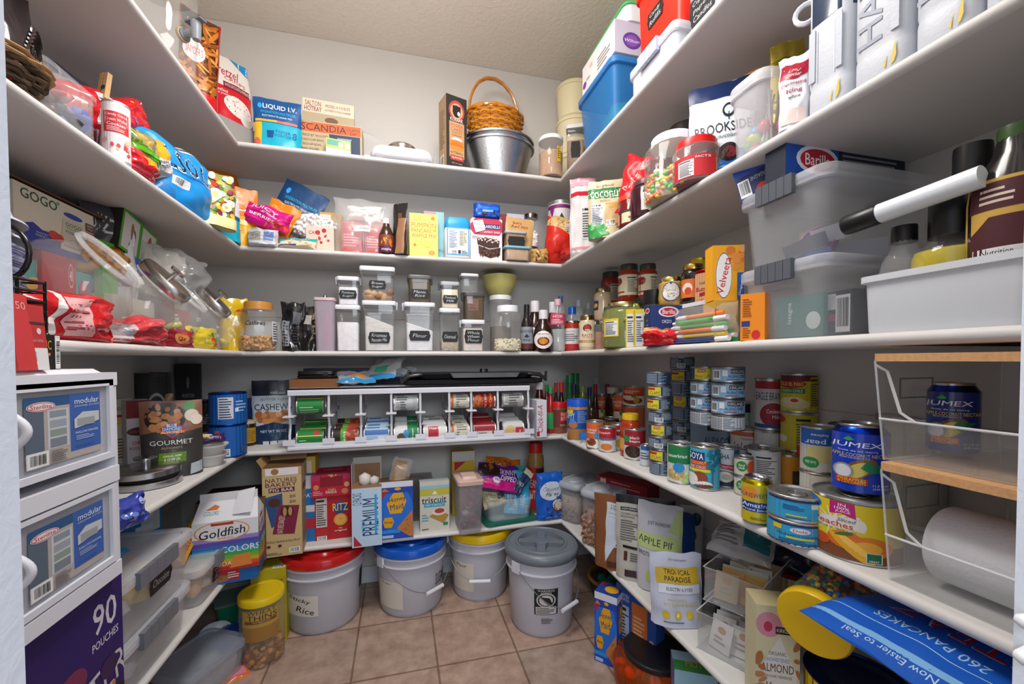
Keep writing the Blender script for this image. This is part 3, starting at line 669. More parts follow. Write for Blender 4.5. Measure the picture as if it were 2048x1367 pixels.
for ph in (0,pi): m.tube([((rt2+.004*cos(ph+i*.6))*cos(2*pi*i/48),(rt2+.004*cos(ph+i*.6))*sin(2*pi*i/48)*.8,hh+.010+.004*sin(ph+i*.6)) for i in range(48)],.0075,'c47c1c','gloss',6,True)
m.build('braided_rim',t);m = MB()
for ph in (0,2.1,4.2): m.tube([((rt2-.004)*sin(-pi/2+pi*i/30)*(1+.02*sin(pi*i/30)) ,.004*cos(ph+i*.7),hh*.5+.265*cos(-pi/2+pi*i/30)**.75*1.02 + .004*sin(ph+i*.7)) for i in range(31)],.006,'b8701a','gloss',6)
m.build('handle',t)
o = put(t,f.p+Vector((0,0,bz)),12)
# cream stackable tubs in the corner
f = fit(1,'B',.24,1108,1190,140);base = f.p+Vector((-.015,-.02,0));
def crock(z,h,lab):
 m = MB();q = .095;m.lathe([(q*.82,0),(q*.9,.006),(q*.97,h*.5),(q*.98,h-.03),(q*1.03,h-.028),(q*1.03,h-.012),(q*.98,h-.006),(q*.6,h)],'e8dcb4','plastic',40);o = m.build('storage_tub');tag(o,lab,'tub','cream round tubs');return put(o,base+Vector((0,0,z)),20)
crock(0,.215,'cream round plastic tub at the bottom of the corner stack');crock(.215,.2,'cream round plastic tub in the middle of the corner stack');crock(.415,.19,'cream round plastic tub at the top of the corner stack')
JAR((1,'B',.035,1079,1124,279),'spice_jar','clear jar of tan seasoning with a white lid on the top back shelf','jar','straight',fill='b08a68',level=.62,lid='ecebe8',lh=.1,parts='clear_body',shapes=[R(.78,.05,.92,.9,'d8b018'),LN(.8,.2,.9,.8,5,'5a4a18')],lab=(.3,.75),span=pi*.9,ribs=False)
CANISTER((1,'R',.14,1132,1170,257,'c'),'clear square container with a white lid and a black chalk label behind the seasoning jar','a8866a',.75,[' '],clip='',lidc='e8e8ea',tz=(.45,.75),tw=.5)
# right side of the top shelf
def fill_green(t,a,b,h):
 m = MB();m.ball((0,0,h*.42),1,'58a878','food',(a*.8,b*.85,h*.4));m.ball((-a*.3,b*.2,h*.55),1,'3a7090','food',(a*.5,b*.5,h*.3));m.build('contents',t)
def R1(y,x,w,d,h,**k): pass
def FY(u0,u1,off,z,w=0,h=0):
 a,b = h2(u0,300,'R',off),h2(u1,300,'R',off);f = free((XR+off,(a.y+b.y)/2,z),abs(a.y-b.y),h,-90);return f
def ctr(f,d): f.p.x += d/2;return f
f = ctr(FY(1154,1225,.03,ST[1]),.30)
BIN(f,'storage_bin','translucent blue lidded bin on the top right shelf near the back corner',f.w,.30,.285,'3a92dc58',lid='3a8cd8b0',fill=fill_green,taper=.84,r=.03)
f = FY(1165,1229,.035,ST[1]+.287)
BOX(f,'boxed_cake_stand','white cardboard box with a purple oval emblem lying on the blue bin','box',.25,'e9e6e6',[T('Exhibit',.2,.4,.12,.1,'4a4440'),E(.3,.7,.05,.08,'e8b8a8'),E(.08,.3,.06,.12,'7a3aa0'),LN(.5,.15,.9,.6,4,'8a8080')],right=[E(.3,.42,.16,.26,'6a3a9c'),E(.3,.42,.11,.18,'8a58b8'),T('Wilton',.3,.42,.26,.1,'f4f0f8',sh=.2),T('Wine',.6,.62,.18,.14,'4a4448'),T('Exhibit',.64,.42,.24,.14,'4a4448'),T('Support',.64,.22,.24,.14,'4a4448')],cols={'r': 'c9c4d8'},h=.125)
m = MB();m.loft([(.15,.12,0,.03),(.165,.13,.05,.03)],'e6eaec','plastic',.03,4,True,False);t = thing('lidded_tub','white tub with a bright green lid on top of the white carton','tub');m.build('tub_body',t);m = MB();m.loft([(.17,.135,.048,.03),(.17,.135,.056),(.15,.12,.062)],'44c068','plastic',.03,4);m.build('lid',t);put(t,(XR+.2,f.p.y,ST[1]+.413),-90)
f = ctr(FY(1271,1356,.03,ST[1]+.1),.24)
BIN(f,'storage_bin','bright red bin with a chalkboard tag on the top right shelf',f.w*1.06,.24,.26,'ee2a16','plastic',lid='ee2a16',lidfin='plastic',text=(['Candy','Refills'],(-.055,.03,.09,.15)),taper=.9,r=.02)
f = ctr(FY(1257,1348,.01,ST[1]),.22)
BIN(f,'latched_box','flat clear latched box under the red bin',f.w,.22,.098,'e4e6f0a0','frost',lid='e4e6f0b0',latches='b8bcd0',taper=.94,r=.02)
f = ctr(FY(1372,1490,.03,ST[1]),.22)
BIN(f,'storage_bin','white bin with a black chalk label at the front of the top right shelf',f.w,.22,.14,'dfe2e4','plastic',lid='e2e4e8',lidfin='plastic',text=(['Cupcake','Papers','Candles'],(-.1,.0,.03,.115)),taper=.88,r=.03)
BOX((1,'R',.03,1130,1150,300),'gift_card_box','slim white and orange card box lying at the inner corner of the top shelf','box',.05,'d8d4cc',[E(.3,.5,.08,.3,'e04820')],h=.03)
# ---------------------------------------------------------------- second shelf
TO = [R(0,0,1,1,'1e90dc'),T('TOST',.46,.64,.76,.30,'e8eef2',rot=180,b=.07,sh=-.1),T('TOST',.46,.64,.74,.27,'141a20',rot=180,b=.03,sh=-.1),R(.0,.46,1,.49,'1668ac'),R(.2,.28,.42,.40,'e6e6ea'),BC(.22,.29,.34,.39),R(.3,.88,.7,.97,'e6e6ea'),R(.33,.91,.67,.94,'3a3a4a'),E(.1,.1,.2,.15,'2a7cc0')]
POUCH((2,'L',.055,294,404,306),'chip_bag','large sky-blue chip bag with upside-down black lettering on the second left shelf','chip bag',.13,'1e90dc',TO,'pillow',amp=.014,seed=11,w=.25,h=.215,rz=74,rx=-6,pinch=.02,nu=26,nv=26)
FO = ['e8c040','c83a28','88a030','e8e4d8','b8803a','5a7a20','d89858','7a2a48','f0e8c8']
SA = [R(0,0,1,1,'8a9038'),BL(.04,.2,.96,.97,90,FO,.06,5,1.2),BL(.3,.3,.8,.9,4,['f4ecd8'],.12,8,.9),BL(.3,.3,.8,.9,4,['e8b830'],.05,8,.9),R(0,0,1,.2,'d8d49a'),R(.0,.18,.5,.22,'c8cc90')]
POUCH((2,'L',.02,380,452,338),'salad_topping_bag','tall bag printed with salad and eggs beside the sky-blue chip bag','snack bag',.07,'c8c890',SA,'stand',amp=.009,seed=12,rz=38,w=.165,bend=.06)
POUCH((2,'L',.03,430,472,382),'snack_pouch','narrow white pouch with a turquoise bottom squeezed beside the orange pouch','pouch',.05,'10a4c0',[R(0,.55,1,1,'d8e0ea'),R(0,.48,1,.56,'0c5c88'),R(.4,.9,.98,.98,'e8e8ec'),T('SPECIAL',.7,.94,.5,.04,'3a4a6a')],'stand',amp=.006,seed=13,rz=62,w=.13,bend=.05)
f = fit(2,'L',.0,462,508,376)
POUCH(f,'snack_pouch','orange over yellow stand-up pouch standing at the inner left corner','pouch',.06,'f0a818',[R(0,.52,1,1,'f07818'),LN(.1,.82,.5,.92,3,'f8d0b0'),T('A VARIED',.35,.74,.4,.04,'f8e0d0'),G([(.2,.6),(.6,.6),(.6,.58),(.72,.61),(.6,.65),(.6,.62),(.2,.62)],'f8f0e8'),LN(.1,.2,.45,.3,4,'e07018'),R(.3,.36,.6,.45,'f4d890')],'stand',amp=.007,seed=14,rz=24,w=.105)
POUCH((2,'L',.09,462,510,349),'snack_pouch','dull orange pouch leaning behind the orange and yellow pouch','pouch',.05,'d07014',(),'stand',amp=.006,seed=15,rz=35,ry=-14,w=.14)
POUCH((2,'B',.08,500,566,388),'snack_pouch','orange pouch with black marks between the navy pouch and the pink one','pouch',.06,'e08418',[R(.5,.55,.95,.62,'f0c070'),E(.6,.3,.12,.05,'2a2420'),T('ORGANIC',.4,.8,.6,.06,'f4d8a8',rot=-12)],'stand',amp=.01,seed=16,dz=.03,ry=24,h=.2,w=.13)
f = fit(2,'B',.14,520,604,363);POUCH(f,'drink_mix_pouch','navy drink mix pouch leaning to the right behind the marshmallow bag','pouch',.06,'104070',[R(0,0,1,.2,'e86a50')]+LQ('104070','104070')[5:],'stand',amp=.005,seed=17,dz=.045,ry=24,w=.2,h=.29)
POUCH((2,'B',.2,572,625,400),'snack_pouch','dark blue folded pouch top showing above the marshmallow bag','pouch',.04,'125a90',(),'stand',amp=.008,seed=18,dz=.035,ry=50,w=.08,h=.21)
POUCH((2,'B',.03,500,560,424),'fruit_snack_bag','magenta fruit snack bag lying over a white wrapped pack','snack bag',.05,'d01080',[T('JUICY',.4,.78,.65,.2,'f4e8f0',b=.03,rot=-10),T('gels',.55,.6,.4,.12,'f4e8f0',sh=.3,rot=-10),T('BERRIES',.42,.42,.6,.14,'f4e8f0',b=.02,rot=-10),BL(.5,.05,1,.35,10,['d83a3a','c02838','e85848'],.08,2)],'pillow',amp=.012,seed=19,w=.18,h=.09,dz=.085,ry=16)
f = fit(2,'B',.015,497,557,460);POUCH(f,'wrapped_pack','white plastic-wrapped brick with grey print at the front of the second shelf','pack',.08,'d0d2d8',[R(.08,.25,.5,.75,'a8a098'),R(.6,.3,.92,.8,'6880b8'),LN(.12,.3,.46,.7,4,'787068')],'brick',amp=.006,seed=20,fin='gloss')
# mini marshmallow bag: a clear bag and the marshmallows in it
f = fit(2,'B',.09,575,666,425);t = thing('marshmallow_bag','clear zip bag of small white marshmallows lying on the fruit snacks','bag');m = MB();rr = random.Random(6)
for i in range(230):
 a,b = rr.uniform(-1,1),rr.uniform(-1,1)
 if a*a+b*b > 1.05: continue
 zz = (1-(a*a+b*b)*.6)**.5;m.ball((a*.095+b*.02,-.045*zz*rr.uniform(.4,1)+.03,.062+b*.055-a*.02*0),.0085,rr.choice(['f0eeec','e6e4e4','f8f6f4']),'matte',(1,1,1.1),Matrix.Rotation(rr.uniform(0,3),3,'X'))
m.lathe([(.001,-.035),(.09,-.02),(.1,.0),(.09,.02),(.001,.03)],'eceaea','matte',18,M=Matrix.Translation((0,.03,.062)) @ Matrix.Rotation(pi/2,4,'X') @ Matrix.Diagonal((1,.62,1,1)))
m.build('marshmallows',t)
POUCH(free((0,0,0),.215,.14),'bag_film','','',.085,'f4f6f820',(),'pillow','film',.008,21,parent=t,nu=14,nv=12).location = (0,.03,-.005)
put(t,f.p+Vector((0,-.01,.075)),0,-12,8)
POUCH((2,'B',.02,556,632,468),'snack_pouch','turquoise-topped snack pouch lying low at the shelf edge','pouch',.05,'d8c8b0',[R(0,.7,1,1,'18a8a0'),T('PRETZELS',.5,.84,.6,.1,'e8f4f0'),BL(.1,.1,.9,.6,16,['e8dcc8','c8a070','f0e8dc'],.07,4),R(0,0,.5,.2,'2048a0')],'stand',amp=.01,seed=22,rx=-30)
BOX((2,'B',.06,612,668,452),'candy_carton','red and cream candy carton behind the turquoise pouch','box',.08,'d8c8b8',[BL(.1,.1,.9,.9,9,['b82028','c83038'],.07,3),T('CANE',.3,.75,.4,.12,'b82028')])
BOX((2,'B',.13,640,684,425),'cereal_carton','mustard and cream carton mostly hidden behind the bag of pink packets','box',.06,'c89a48',[R(0,.6,.5,.95,'d8d4d0'),R(.1,.7,.4,.85,'2a3a6a')])
# big zip bag with pink packets
f = fit(2,'B',.03,668,786,398);t = thing('packet_bag','big clear zip bag holding pink and white baking packets','bag')
for k,(x,w_,zz,hh) in enumerate([(-.055,.1,0,.15),(.045,.1,0,.145)]):
 o = POUCH(free((0,0,0),w_,hh),'baking_packet','','',.06,'d87878',[R(.1,.1,.9,.9,'cc6468'),E(.5,.82,.16,.06,'c8a070'),LN(.15,.2,.85,.6,5,'e8b0b0')],'brick','gloss',.004,23+k,parent=t);o.location = (x,.04,0)
o = POUCH(free((0,0,0),.15,.07),'folded_packet','','',.07,'e8e2dc',[R(.4,.7,.6,.75,'d86040')],'pillow','gloss',.01,26,parent=t);o.location = (.0,.04,.155)
POUCH(free((0,0,0),.27,.255),'bag_film','','',.14,'f2f4f830',[R(.33,.36,.6,.46,'e8dcd0'),T('GUITTARD',.46,.41,.24,.03,'6a5048')],'pillow','film',.014,27,parent=t,nu=22,nv=22).location = (0,.045,0)
put(t,f.p,0)
JAR((2,'B',.03,757,788,438),'syrup_bottle','small brown bottle with a burger picture on its label beside the zip bag','bottle','bottle',body='3a1c10',bfin='gloss',lid='e0e0e0',lh=.08,labc='5a2048',shapes=[R(0,.35,1,1,'7a3a20'),BL(.2,.4,.8,.9,8,['c87830','8a4a20','d89848'],.1,2),T('maple',.5,.15,.6,.2,'e8d8e8')],lab=(.04,.52),parts='bottle_body')
POUCH((2,'B',.02,783,820,408),'coffee_pouch','black and kraft pouch seen from its side edge next to the yellow mix box','pouch',.07,'2a2624',[R(.45,0,1,.7,'9a7050'),R(.45,.7,.7,.8,'6a4a34')],'stand',amp=.006,seed=28,rz=-40,h=.235)
BOX((2,'B',.12,795,817,434),'mix_carton','lilac baking mix carton behind the black pouch','box',.05,'8a78a8',[E(.4,.9,.2,.07,'2858a8'),LN(.1,.2,.9,.6,6,'6a5a88')])
BOX((2,'B',.015,819,876,427),'mix_carton','yellow pancake mix box with orange lettering on the second shelf','box',.045,'e8dc60',[R(.02,.02,.98,.98,'ece474'),T("TRADER JOE'S",.36,.835,.46,.035,'4a4428'),T('PUMPKIN',.5,.725,.86,.12,'e0702c',b=.02),T('PANCAKE',.42,.60,.7,.09,'b85a28'),T('AND',.88,.62,.09,.08,'b85a28',rot=90),T('WAFFLE MIX',.5,.48,.86,.09,'b85a28'),E(.82,.9,.07,.045,'e08838'),E(.77,.09,.11,.055,'e09040'),E(.77,.09,.05,.05,'e8a458'),
   E(.3,.3,.12,.06,'c8cc40'),E(.3,.3,.08,.04,'ece474'),E(.62,.28,.15,.07,'c8cc40'),E(.62,.28,.11,.05,'ece474'),E(.3,.92,.18,.03,'c4c848'),E(.3,.92,.14,.018,'ece474'),E(.18,.26,.05,.035,'e08838')],right=[R(0,0,1,1,'c8b048')])
BOX((2,'B',.075,848,888,423),'cookie_carton','pale turquoise carton behind the yellow mix box','box',.04,'8ac0cc',[R(0,.9,.6,1,'c88aa8'),T('Wis',.8,.2,.3,.07,'2858a8')])
f = fit(2,'B',.05,888,938,440);t = thing('powder_tub','white plastic tub with a bright blue screw top and blue-edged label','tub');a = f.w/2;h = f.h
m = MB();m.loft([(a*.95,.045,0,.015),(a,.048,.004),(a,.048,h*.72),(a*.9,.04,h*.76)],'eceef2','plastic',.015);m.build('tub_body',t);m = MB();m.loft([(a*.96,.046,h*.74),(a*.98,.047,h*.76),(a*.94,.045,h*.9),(a*.84,.038,h)],'1c9ad8','plastic',.015);m.build('lid',t)
m = MB();m.decal(plane((-a*.86,-.0485,.012),(a*1.72,0,0),(0,0,h*.66)),(.1,.14),[R(0,0,1,1,'50a8dc'),R(.05,.04,.95,.97,'eef0f4'),LN(.1,.25,.5,.9,14,'5a6a9a'),R(.55,.35,.95,.92,'f4f4f4'),LN(.57,.36,.93,.9,10,'444444'),R(.72,.36,.78,.9,'e8c840'),BC(.2,.05,.45,.18),R(.5,.06,.62,.18,'222222'),LN(.65,.05,.95,.18,3,'444444')]);m.build('printed_label',t);put(t,f.p,0)
GH = [R(0,.6,1,1,'c03050'),G([(0,.6),(.12,.6),(0,.72)],'f0e8e8'),G([(.0,.85),(.15,1),(.05,1),(0,.93)],'f0e8e8'),G([(.92,.6),(1,.6),(1,.7)],'f0e8e8'),G([(.9,1),(1,.92),(1,1)],'f0e8e8'),R(.1,.75,.94,.87,'1c3468'),T('GHIRARDELLI',.56,.81,.72,.07,'f0f0f0',b=.02),T('PEPPERMINT BARK',.6,.68,.7,.05,'f4ecec',b=.02),R(0,0,1,.6,'dcdcda'),LN(.05,.5,.35,.57,3,'6a5a50'),
      G([(.2,.5),(.5,.55),(.92,.48),(.9,.32),(.6,.28),(.22,.36)],'3e2018'),G([(.24,.34),(.6,.26),(.95,.32),(.93,.12),(.62,.04),(.26,.14)],'4a281c'),BL(.25,.42,.88,.56,40,['f0e4dc','d89090','e8d8d0'],.022,3),BL(.3,.1,.9,.3,24,['6a4030','2e1610'],.03,5),G([(.05,.92),(.38,.96),(.46,.72),(.16,.64)],'ece8e4'),T('Mom',.24,.84,.16,.05,'3a5a4a',rot=8),T('Christmas',.28,.75,.22,.04,'c04848',rot=8)]
BOX((2,'B',.015,941,1004,437),'brownie_mix_box','brownie mix box with a red band and a dark brownie picture','box',.05,'d8d4d2',GH,right=[R(0,0,1,1,'b02440')])
BOX((2,'B',.09,953,1014,426),'cocoa_carton','maroon carton behind the brownie mix box','box',.06,'7a2c38',[R(.1,.9,.8,.93,'c88a80'),T('mix',.6,.8,.2,.06,'c88a80')])
BOX((2,'B',.1,1014,1058,428),'cereal_carton','pale lilac carton with a nutrition panel behind the kraft pouch','box',.04,'b8b8cc',[NF(.05,.3,.95,.95,'c0c0d0')])
f = fit(2,'B',.095,946,1000,401,z0=ST[2]+.245);POUCH(f,'cookie_pack','bright blue cookie pack lying on top of the maroon carton','pack',.06,'1450b8',[R(.1,.5,.9,.7,'2878e0'),BL(.1,.1,.9,.3,7,['2a1c18','3a2820'],.07,2),R(.3,.35,.7,.5,'88a8d8')],'brick',amp=.006,seed=30,fin='foil',h=.07,dz=-.02)
POUCH((2,'B',.05,1006,1062,436),'flour_pouch','kraft flour pouch with a folded top behind the chalk-labelled box','pouch',.04,'c8a068',[T("Bob's",.4,.88,.3,.05,'a83a30'),T('Red Mill',.5,.8,.6,.06,'a83a30',sh=.2)],'stand',amp=.005,seed=31,ry=4)
CANISTER((2,'B',.04,1007,1050,462),'small clear box of brown sugar with a blank chalk label set on the blue-rimmed tub','a07848',.8,[' '],clip='',lidc='b0b0b0',z=0,h=.085,tz=(.1,.72),d=.08).location.z = ST[2]+.062
CANISTER((2,'B',.03,1005,1057,497),'low clear snap-lid tub of brown crumbs with a pale blue rim','b09070',.75,clip='',lidc='7ab8c8',d=.1,name='snap_lid_tub')
JAR((2,'B',.09,1047,1077,455),'mason_jar','glass mason jar half full of mini marshmallows with a bronze lid, lower of two','jar','jar',fill='c8c8cc',level=.5,lid='6a6258',lfin='metal',ribs=False,h=.09)
JAR((2,'B',.09,1046,1078,417),'mason_jar','taller glass jar with a bronze lid stacked on the other mason jar','jar','jar',fill='e8e6e4',level=.45,ffin='matte',lid='6a6258',lfin='metal',ribs=False,balls=(40,.006,['f0eeec'],'matte',(1,1,1)),h=.17,z=.091)
CAN((2,'B',.13,1097,1143,408),'food_storage_can','large white food storage can with a purple band and black script','can','d4d0d0',[R(0,.92,1,.98,'7a2068'),G([(.1,.95),(.3,.95),(.2,.75)],'7a2068'),T('AUGASON',.56,.66,.55,.12,'2a2624',b=.02),T('FARMS',.56,.54,.25,.05,'2a2624'),G([(.45,.75),(.56,.84),(.67,.75)],'2a2624')],pull=False)
PA = [R(0,0,1,1,'c8281c'),G([(0,.9),(.1,1),(.95,1),(1,.62),(.72,.52),(.35,.66),(0,.8)],'cdb077'),BL(.2,.66,.9,.95,40,['d8bc84','b89858','e0c894'],.05,3,.5),G([(.4,.75),(.6,.88),(.75,.72),(.6,.5)],'d4d0cc'),LN(.45,.62,.62,.78,4,'4a4848'),R(.2,.2,.5,.22,'a01c14')]
POUCH((2,'B',.05,1086,1152,436),'pasta_bag','bulging red bag of ribbon noodles tied at the top, in the inner right corner','bag',.13,'c8281c',PA,'pillow',amp=.014,seed=33,ry=6,nu=24,nv=24,pinch=.02)
POUCH((2,'B',.015,1064,1096,497),'noodle_bag','low brown and cream noodle bag poking out beside the red bag','bag',.07,'c89a58',[BL(.1,.1,.9,.9,14,['e8c088','d8a868','7a4a28'],.14,4,.5)],'pillow','film' if False else 'gloss',amp=.008,seed=34)
POUCH((2,'R',.03,1128,1172,492),'noodle_bag','dark red bag lying flat under the white flour bag','bag',.07,'a82020',[R(.3,.3,.9,.7,'b83028')],'pillow','gloss',amp=.01,seed=35,rz=-50,w=.15)
FL = [R(0,.86,1,1,'e8a8b4'),R(0,.74,1,.79,'c82038'),R(0,.08,1,.11,'d89098'),NF(.55,.2,.95,.6,'d4d4d8'),R(.08,0,.1,1,'c8c4c8')]
POUCH((2,'R',.06,1140,1192,358,-35),'flour_bag','white paper flour bag with pink and red bands in a clear sleeve','bag',.09,'dcd8d8',FL,'brick',amp=.014,seed=36,fin='matte',nu=24,nv=24)
CO = [R(0,0,1,1,'cabb98'),R(0,.68,1,.86,'1c7a3c'),T('organic',.5,.9,.5,.06,'4a3820',sh=.2),T('coconut',.52,.765,.9,.13,'f0f4ec',b=.02),T('FLOUR',.5,.64,.3,.03,'4a3820'),NF(.1,.22,.46,.6,'c8d0dc'),R(.5,.25,.95,.58,'c8a878'),R(.5,.5,.95,.6,'c89850'),BC(.55,.2,.8,.3),BL(.02,.02,.35,.16,14,['2a8a3c','40a050'],.07,2,3),BL(.75,.12,.98,.3,6,['c89a58','b07a40'],.05,3)]
POUCH((2,'R',.02,1176,1246,360,-30),'coconut_pouch','tan and green coconut flour pouch on the right second shelf','pouch',.07,'cabb98',CO,'stand',amp=.009,seed=37,nu=22)
DD = [R(0,0,1,1,'cc1c24'),E(.65,.8,.25,.14,'c8a8a8'),T('Dum Dums',.3,.5,.6,.1,'f0f0f0',rot=60),T('Original',.55,.38,.5,.1,'2858b8',rot=50,b=.02),E(.3,.22,.16,.1,'e07888'),E(.3,.22,.1,.06,'f0d0d0')]
POUCH((2,'R',.05,1228,1302,342,-30),'lollipop_bag','crumpled red lollipop bag with blue and white lettering','candy bag',.09,'cc1c24',DD,'pillow',amp=.018,seed=38,ry=12,nu=26,nv=26,pinch=.1,dz=.05)
JAR((2,'R',.045,1250,1280,396),'candy_jar','small jar with an orange-red lid at the front beside the maroon-lidded jar','jar','straight',body='a8282a60',lid='e03c20',fill='8a2024',lh=.16,labc='d8cca8',shapes=[R(0,.8,1,1,'3a2a24'),T('almond',.5,.4,.6,.2,'4a3428')],lab=(.08,.5),turn=20,parts='jar_body')
JAR((2,'R',.05,1276,1314,364),'candy_jar','tall jar of dark purple-red candy with a maroon lid','jar','jar',body='50202c80',lid='5c3030',fill='5a1828',level=.8,labc='d8d4d4',shapes=[NF(.02,.02,.98,.98,'dcd8d8')],lab=(.15,.6),turn=25,parts='jar_body',span=pi*.5)
CD = ['e8e4e0','48b050','f0c820','e86020','d84848','f4f0ec','58c058','f0a040']
JAR((2,'R',.035,1312,1382,277),'candy_jar','big clear grip jar with a white lid, half full of pastel round candies','jar','tall',fill='c8b8a0',level=.42,lid='e4e4ec',lh=.13,balls=(330,.0095,CD,'gloss',(1,1,.8)),parts='clear_body')
MM = ['c82820','e87018','e8b818','2c8840','6a3018','2868b8']
JAR((2,'R',.03,1362,1426,286),'candy_jar','clear jar of bright candy-coated chocolates with a red lid','jar','jar',body='ffeeee18',fill='7a2018',level=.5,lid='d81818',lh=.16,balls=(170,.0085,MM,'gloss',(1,1,.7)),labc='c02028',shapes=[NF(.05,.05,.5,.8,'e8e4e4',8),T('FACTS',.75,.85,.4,.1,'e8e8e8')],lab=(.08,.55),span=pi*.6,turn=-5,parts='clear_body')
JAR((2,'R',.22,1345,1398,255),'candy_jar','jar with a dark brown lid behind the red-lidded jar','jar','jar',body='6a5c54',bfin='gloss',lid='3a322e',lh=.14,parts='jar_body')
JAR((2,'R',.13,1305,1340,306),'candy_jar','jar with a maroon lid half hidden behind the big white-lidded jar','jar','jar',body='8a4a4850',bfin='clear',fill='5a2020',lid='7c2c30',lh=.14,parts='jar_body')
BS = [R(0,.0,1,.3,'2070c8'),R(0,.84,1,1,'182c58'),E(.62,.70,.10,.07,'2a3038'),E(.62,.7,.07,.045,'dfe6ee'),R(.615,.6,.63,.68,'2a3038'),T('BROOKSIDE',.52,.53,.86,.10,'1c2028',b=.01),T('dark chocolate',.5,.44,.5,.04,'6a7078',sh=.2),E(.4,.3,.12,.07,'2e1814'),E(.62,.28,.16,.09,'241210'),E(.64,.28,.10,.055,'7a2830'),LN(.15,.06,.7,.2,4,'90b8e0')]
POUCH((2,'R',.10,1392,1492,160,-40),'chocolate_pouch','pale blue and navy pouch of chocolate-covered fruit, tallest bag on the right second shelf','pouch',.09,'dfe6ee',BS,'stand',amp=.01,seed=40,w=.165,nu=24,nv=26,bend=.05)
f = ctr(FY(1450,1526,.0,ST[2]),.17)
def lolly(t,a,b,h):
 m = MB();rr = random.Random(2)
 for i in range(16): m.ball((rr.uniform(-a,a)*.8,rr.uniform(-b,b)*.75,.022+rr.uniform(0,.045)),.018,rr.choice(['e03858','40b878','58a8d8','e86870','c8d850','f07898']),'gloss')
 m.build('lollipops',t);m = MB()
 for i in range(7): x,y = rr.uniform(-a,a)*.6,rr.uniform(-b,b)*.6;m.tube([(x,y,.03),(x+rr.uniform(-.03,.03),y+rr.uniform(-.03,.03),.13)],.0022,'ece8e4','plastic',6)
 m.build('lollipop_sticks',t)
BIN(f,'lidded_tub','clear square tub with a white rim holding colourful lollipops',f.w,.17,.17,'e6e2e640','frost',lid='e8e8ec90',fill=lolly,taper=.86,r=.03,cat='tub')
JAR((2,'R',.24,1478,1570,165),'wide_jar','wide tub with an amber ribbed lid behind the lollipop tub','tub','straight',body='c8a08860',bfin='clear',fill='a07058',lid='b87428',lh=.1,parts='tub_body')
BC_ = [R(.05,.7,.95,.88,'b01838'),E(.5,.76,.34,.1,'a01030'),T('Betty',.5,.79,.4,.05,'f0e0e0',sh=.2),T('Crocker',.5,.73,.5,.05,'f0e0e0',sh=.2),T('Decorating',.5,.6,.8,.06,'a82848'),T('Icing',.5,.5,.5,.07,'a82848'),T('white',.5,.42,.4,.04,'4a4048'),R(.1,.05,.9,.25,'e8d0c8')]
POUCH((2,'R',.03,1568,1608,112,-55),'icing_bag','white icing pouch with a crimson logo next to the first tall white canister','pouch',.05,'e4e4e8',BC_,'stand',amp=.007,seed=41,w=.055,nu=20,extra=lambda m,S: m.tube([(.02+.02*cos(a),0,.235+.02*sin(a)) for a in [2*pi*i/14 for i in range(14)]],.005,'e8eaee','plastic',6,True))
POUCH((2,'R',.2,1537,1606,86,-40),'gold_pouch','shiny gold foil pouch behind the icing bag','pouch',.05,'c0ac48',[R(0,.84,1,.87,'8a7828')],'stand',amp=.008,seed=42,fin='brush')
# tall white embossed canisters
def tallcan(u0,u1,lab,lid=None):
 a = h2(u0,150,'R',.02);b = h2(u1,100,'R',.02);w = abs(a.y-b.y)*.97;t = thing('water_canister',lab,'canister','tall white embossed canisters');h = .33;m = MB();A_,D_ = w/2,.06
 m.loft([(A_*.96,D_*.96,0,.02),(A_,D_,.006),(A_,D_,.05),(A_*.975,D_*.975,.058),(A_,D_,.066),(A_,D_,h),(A_*.9,D_*.9,h+.015)],'c6cad2','paint',.02,4)
 for s_ in ((-1,1) if lid else (1,)): m.box(s_*A_*.62-.006,-D_-.0025,.07,s_*A_*.62+.006,-D_,.17 if lid else h-.01,'b8bdc8','paint')
 m.decal(plane((-A_,-D_-.001,0),(2*A_,0,0),(0,0,h)),(2*A_,h),[T('HALO',.36,.47,2.0,.12,'9298a8',rot=90,b=.01)] if not lid else [R(.3,.2,.32,.5,'d0d4dc'),R(.7,.2,.72,.5,'d0d4dc')],'paint')
 m.decal(plane((-A_,-D_-.001,0),(2*A_,0,0),(0,0,h)),(2*A_,h),[G([(.74,.04),(.82,.16),(.84,.08),(.8,.05)],'d8b828'),G([(.62,.05),(.68,.11),(.66,.04)],'d8b828')],'paint');m.build('canister_body',t)
 if lid: m = MB();m.loft([(A_*1.01,D_*1.01,h*.54),(A_*1.01,D_*1.01,h),(A_*.95,D_*.95,h+.02)],'1c3450','gloss',.022,4);m.build('lid',t)
 put(t,((a.x+b.x)/2+D_+.004,(a.y+b.y)/2,ST[2]),-90)
tallcan(1606,1694,'tall white canister with a navy top, furthest of the embossed ones',True)
tallcan(1696,1812,'tall white canister with embossed letters next to the navy-topped one')
tallcan(1815,1948,'tall white canister standing third in the embossed row')
tallcan(1952,2035,'tall white canister nearest the doorway in the embossed row')
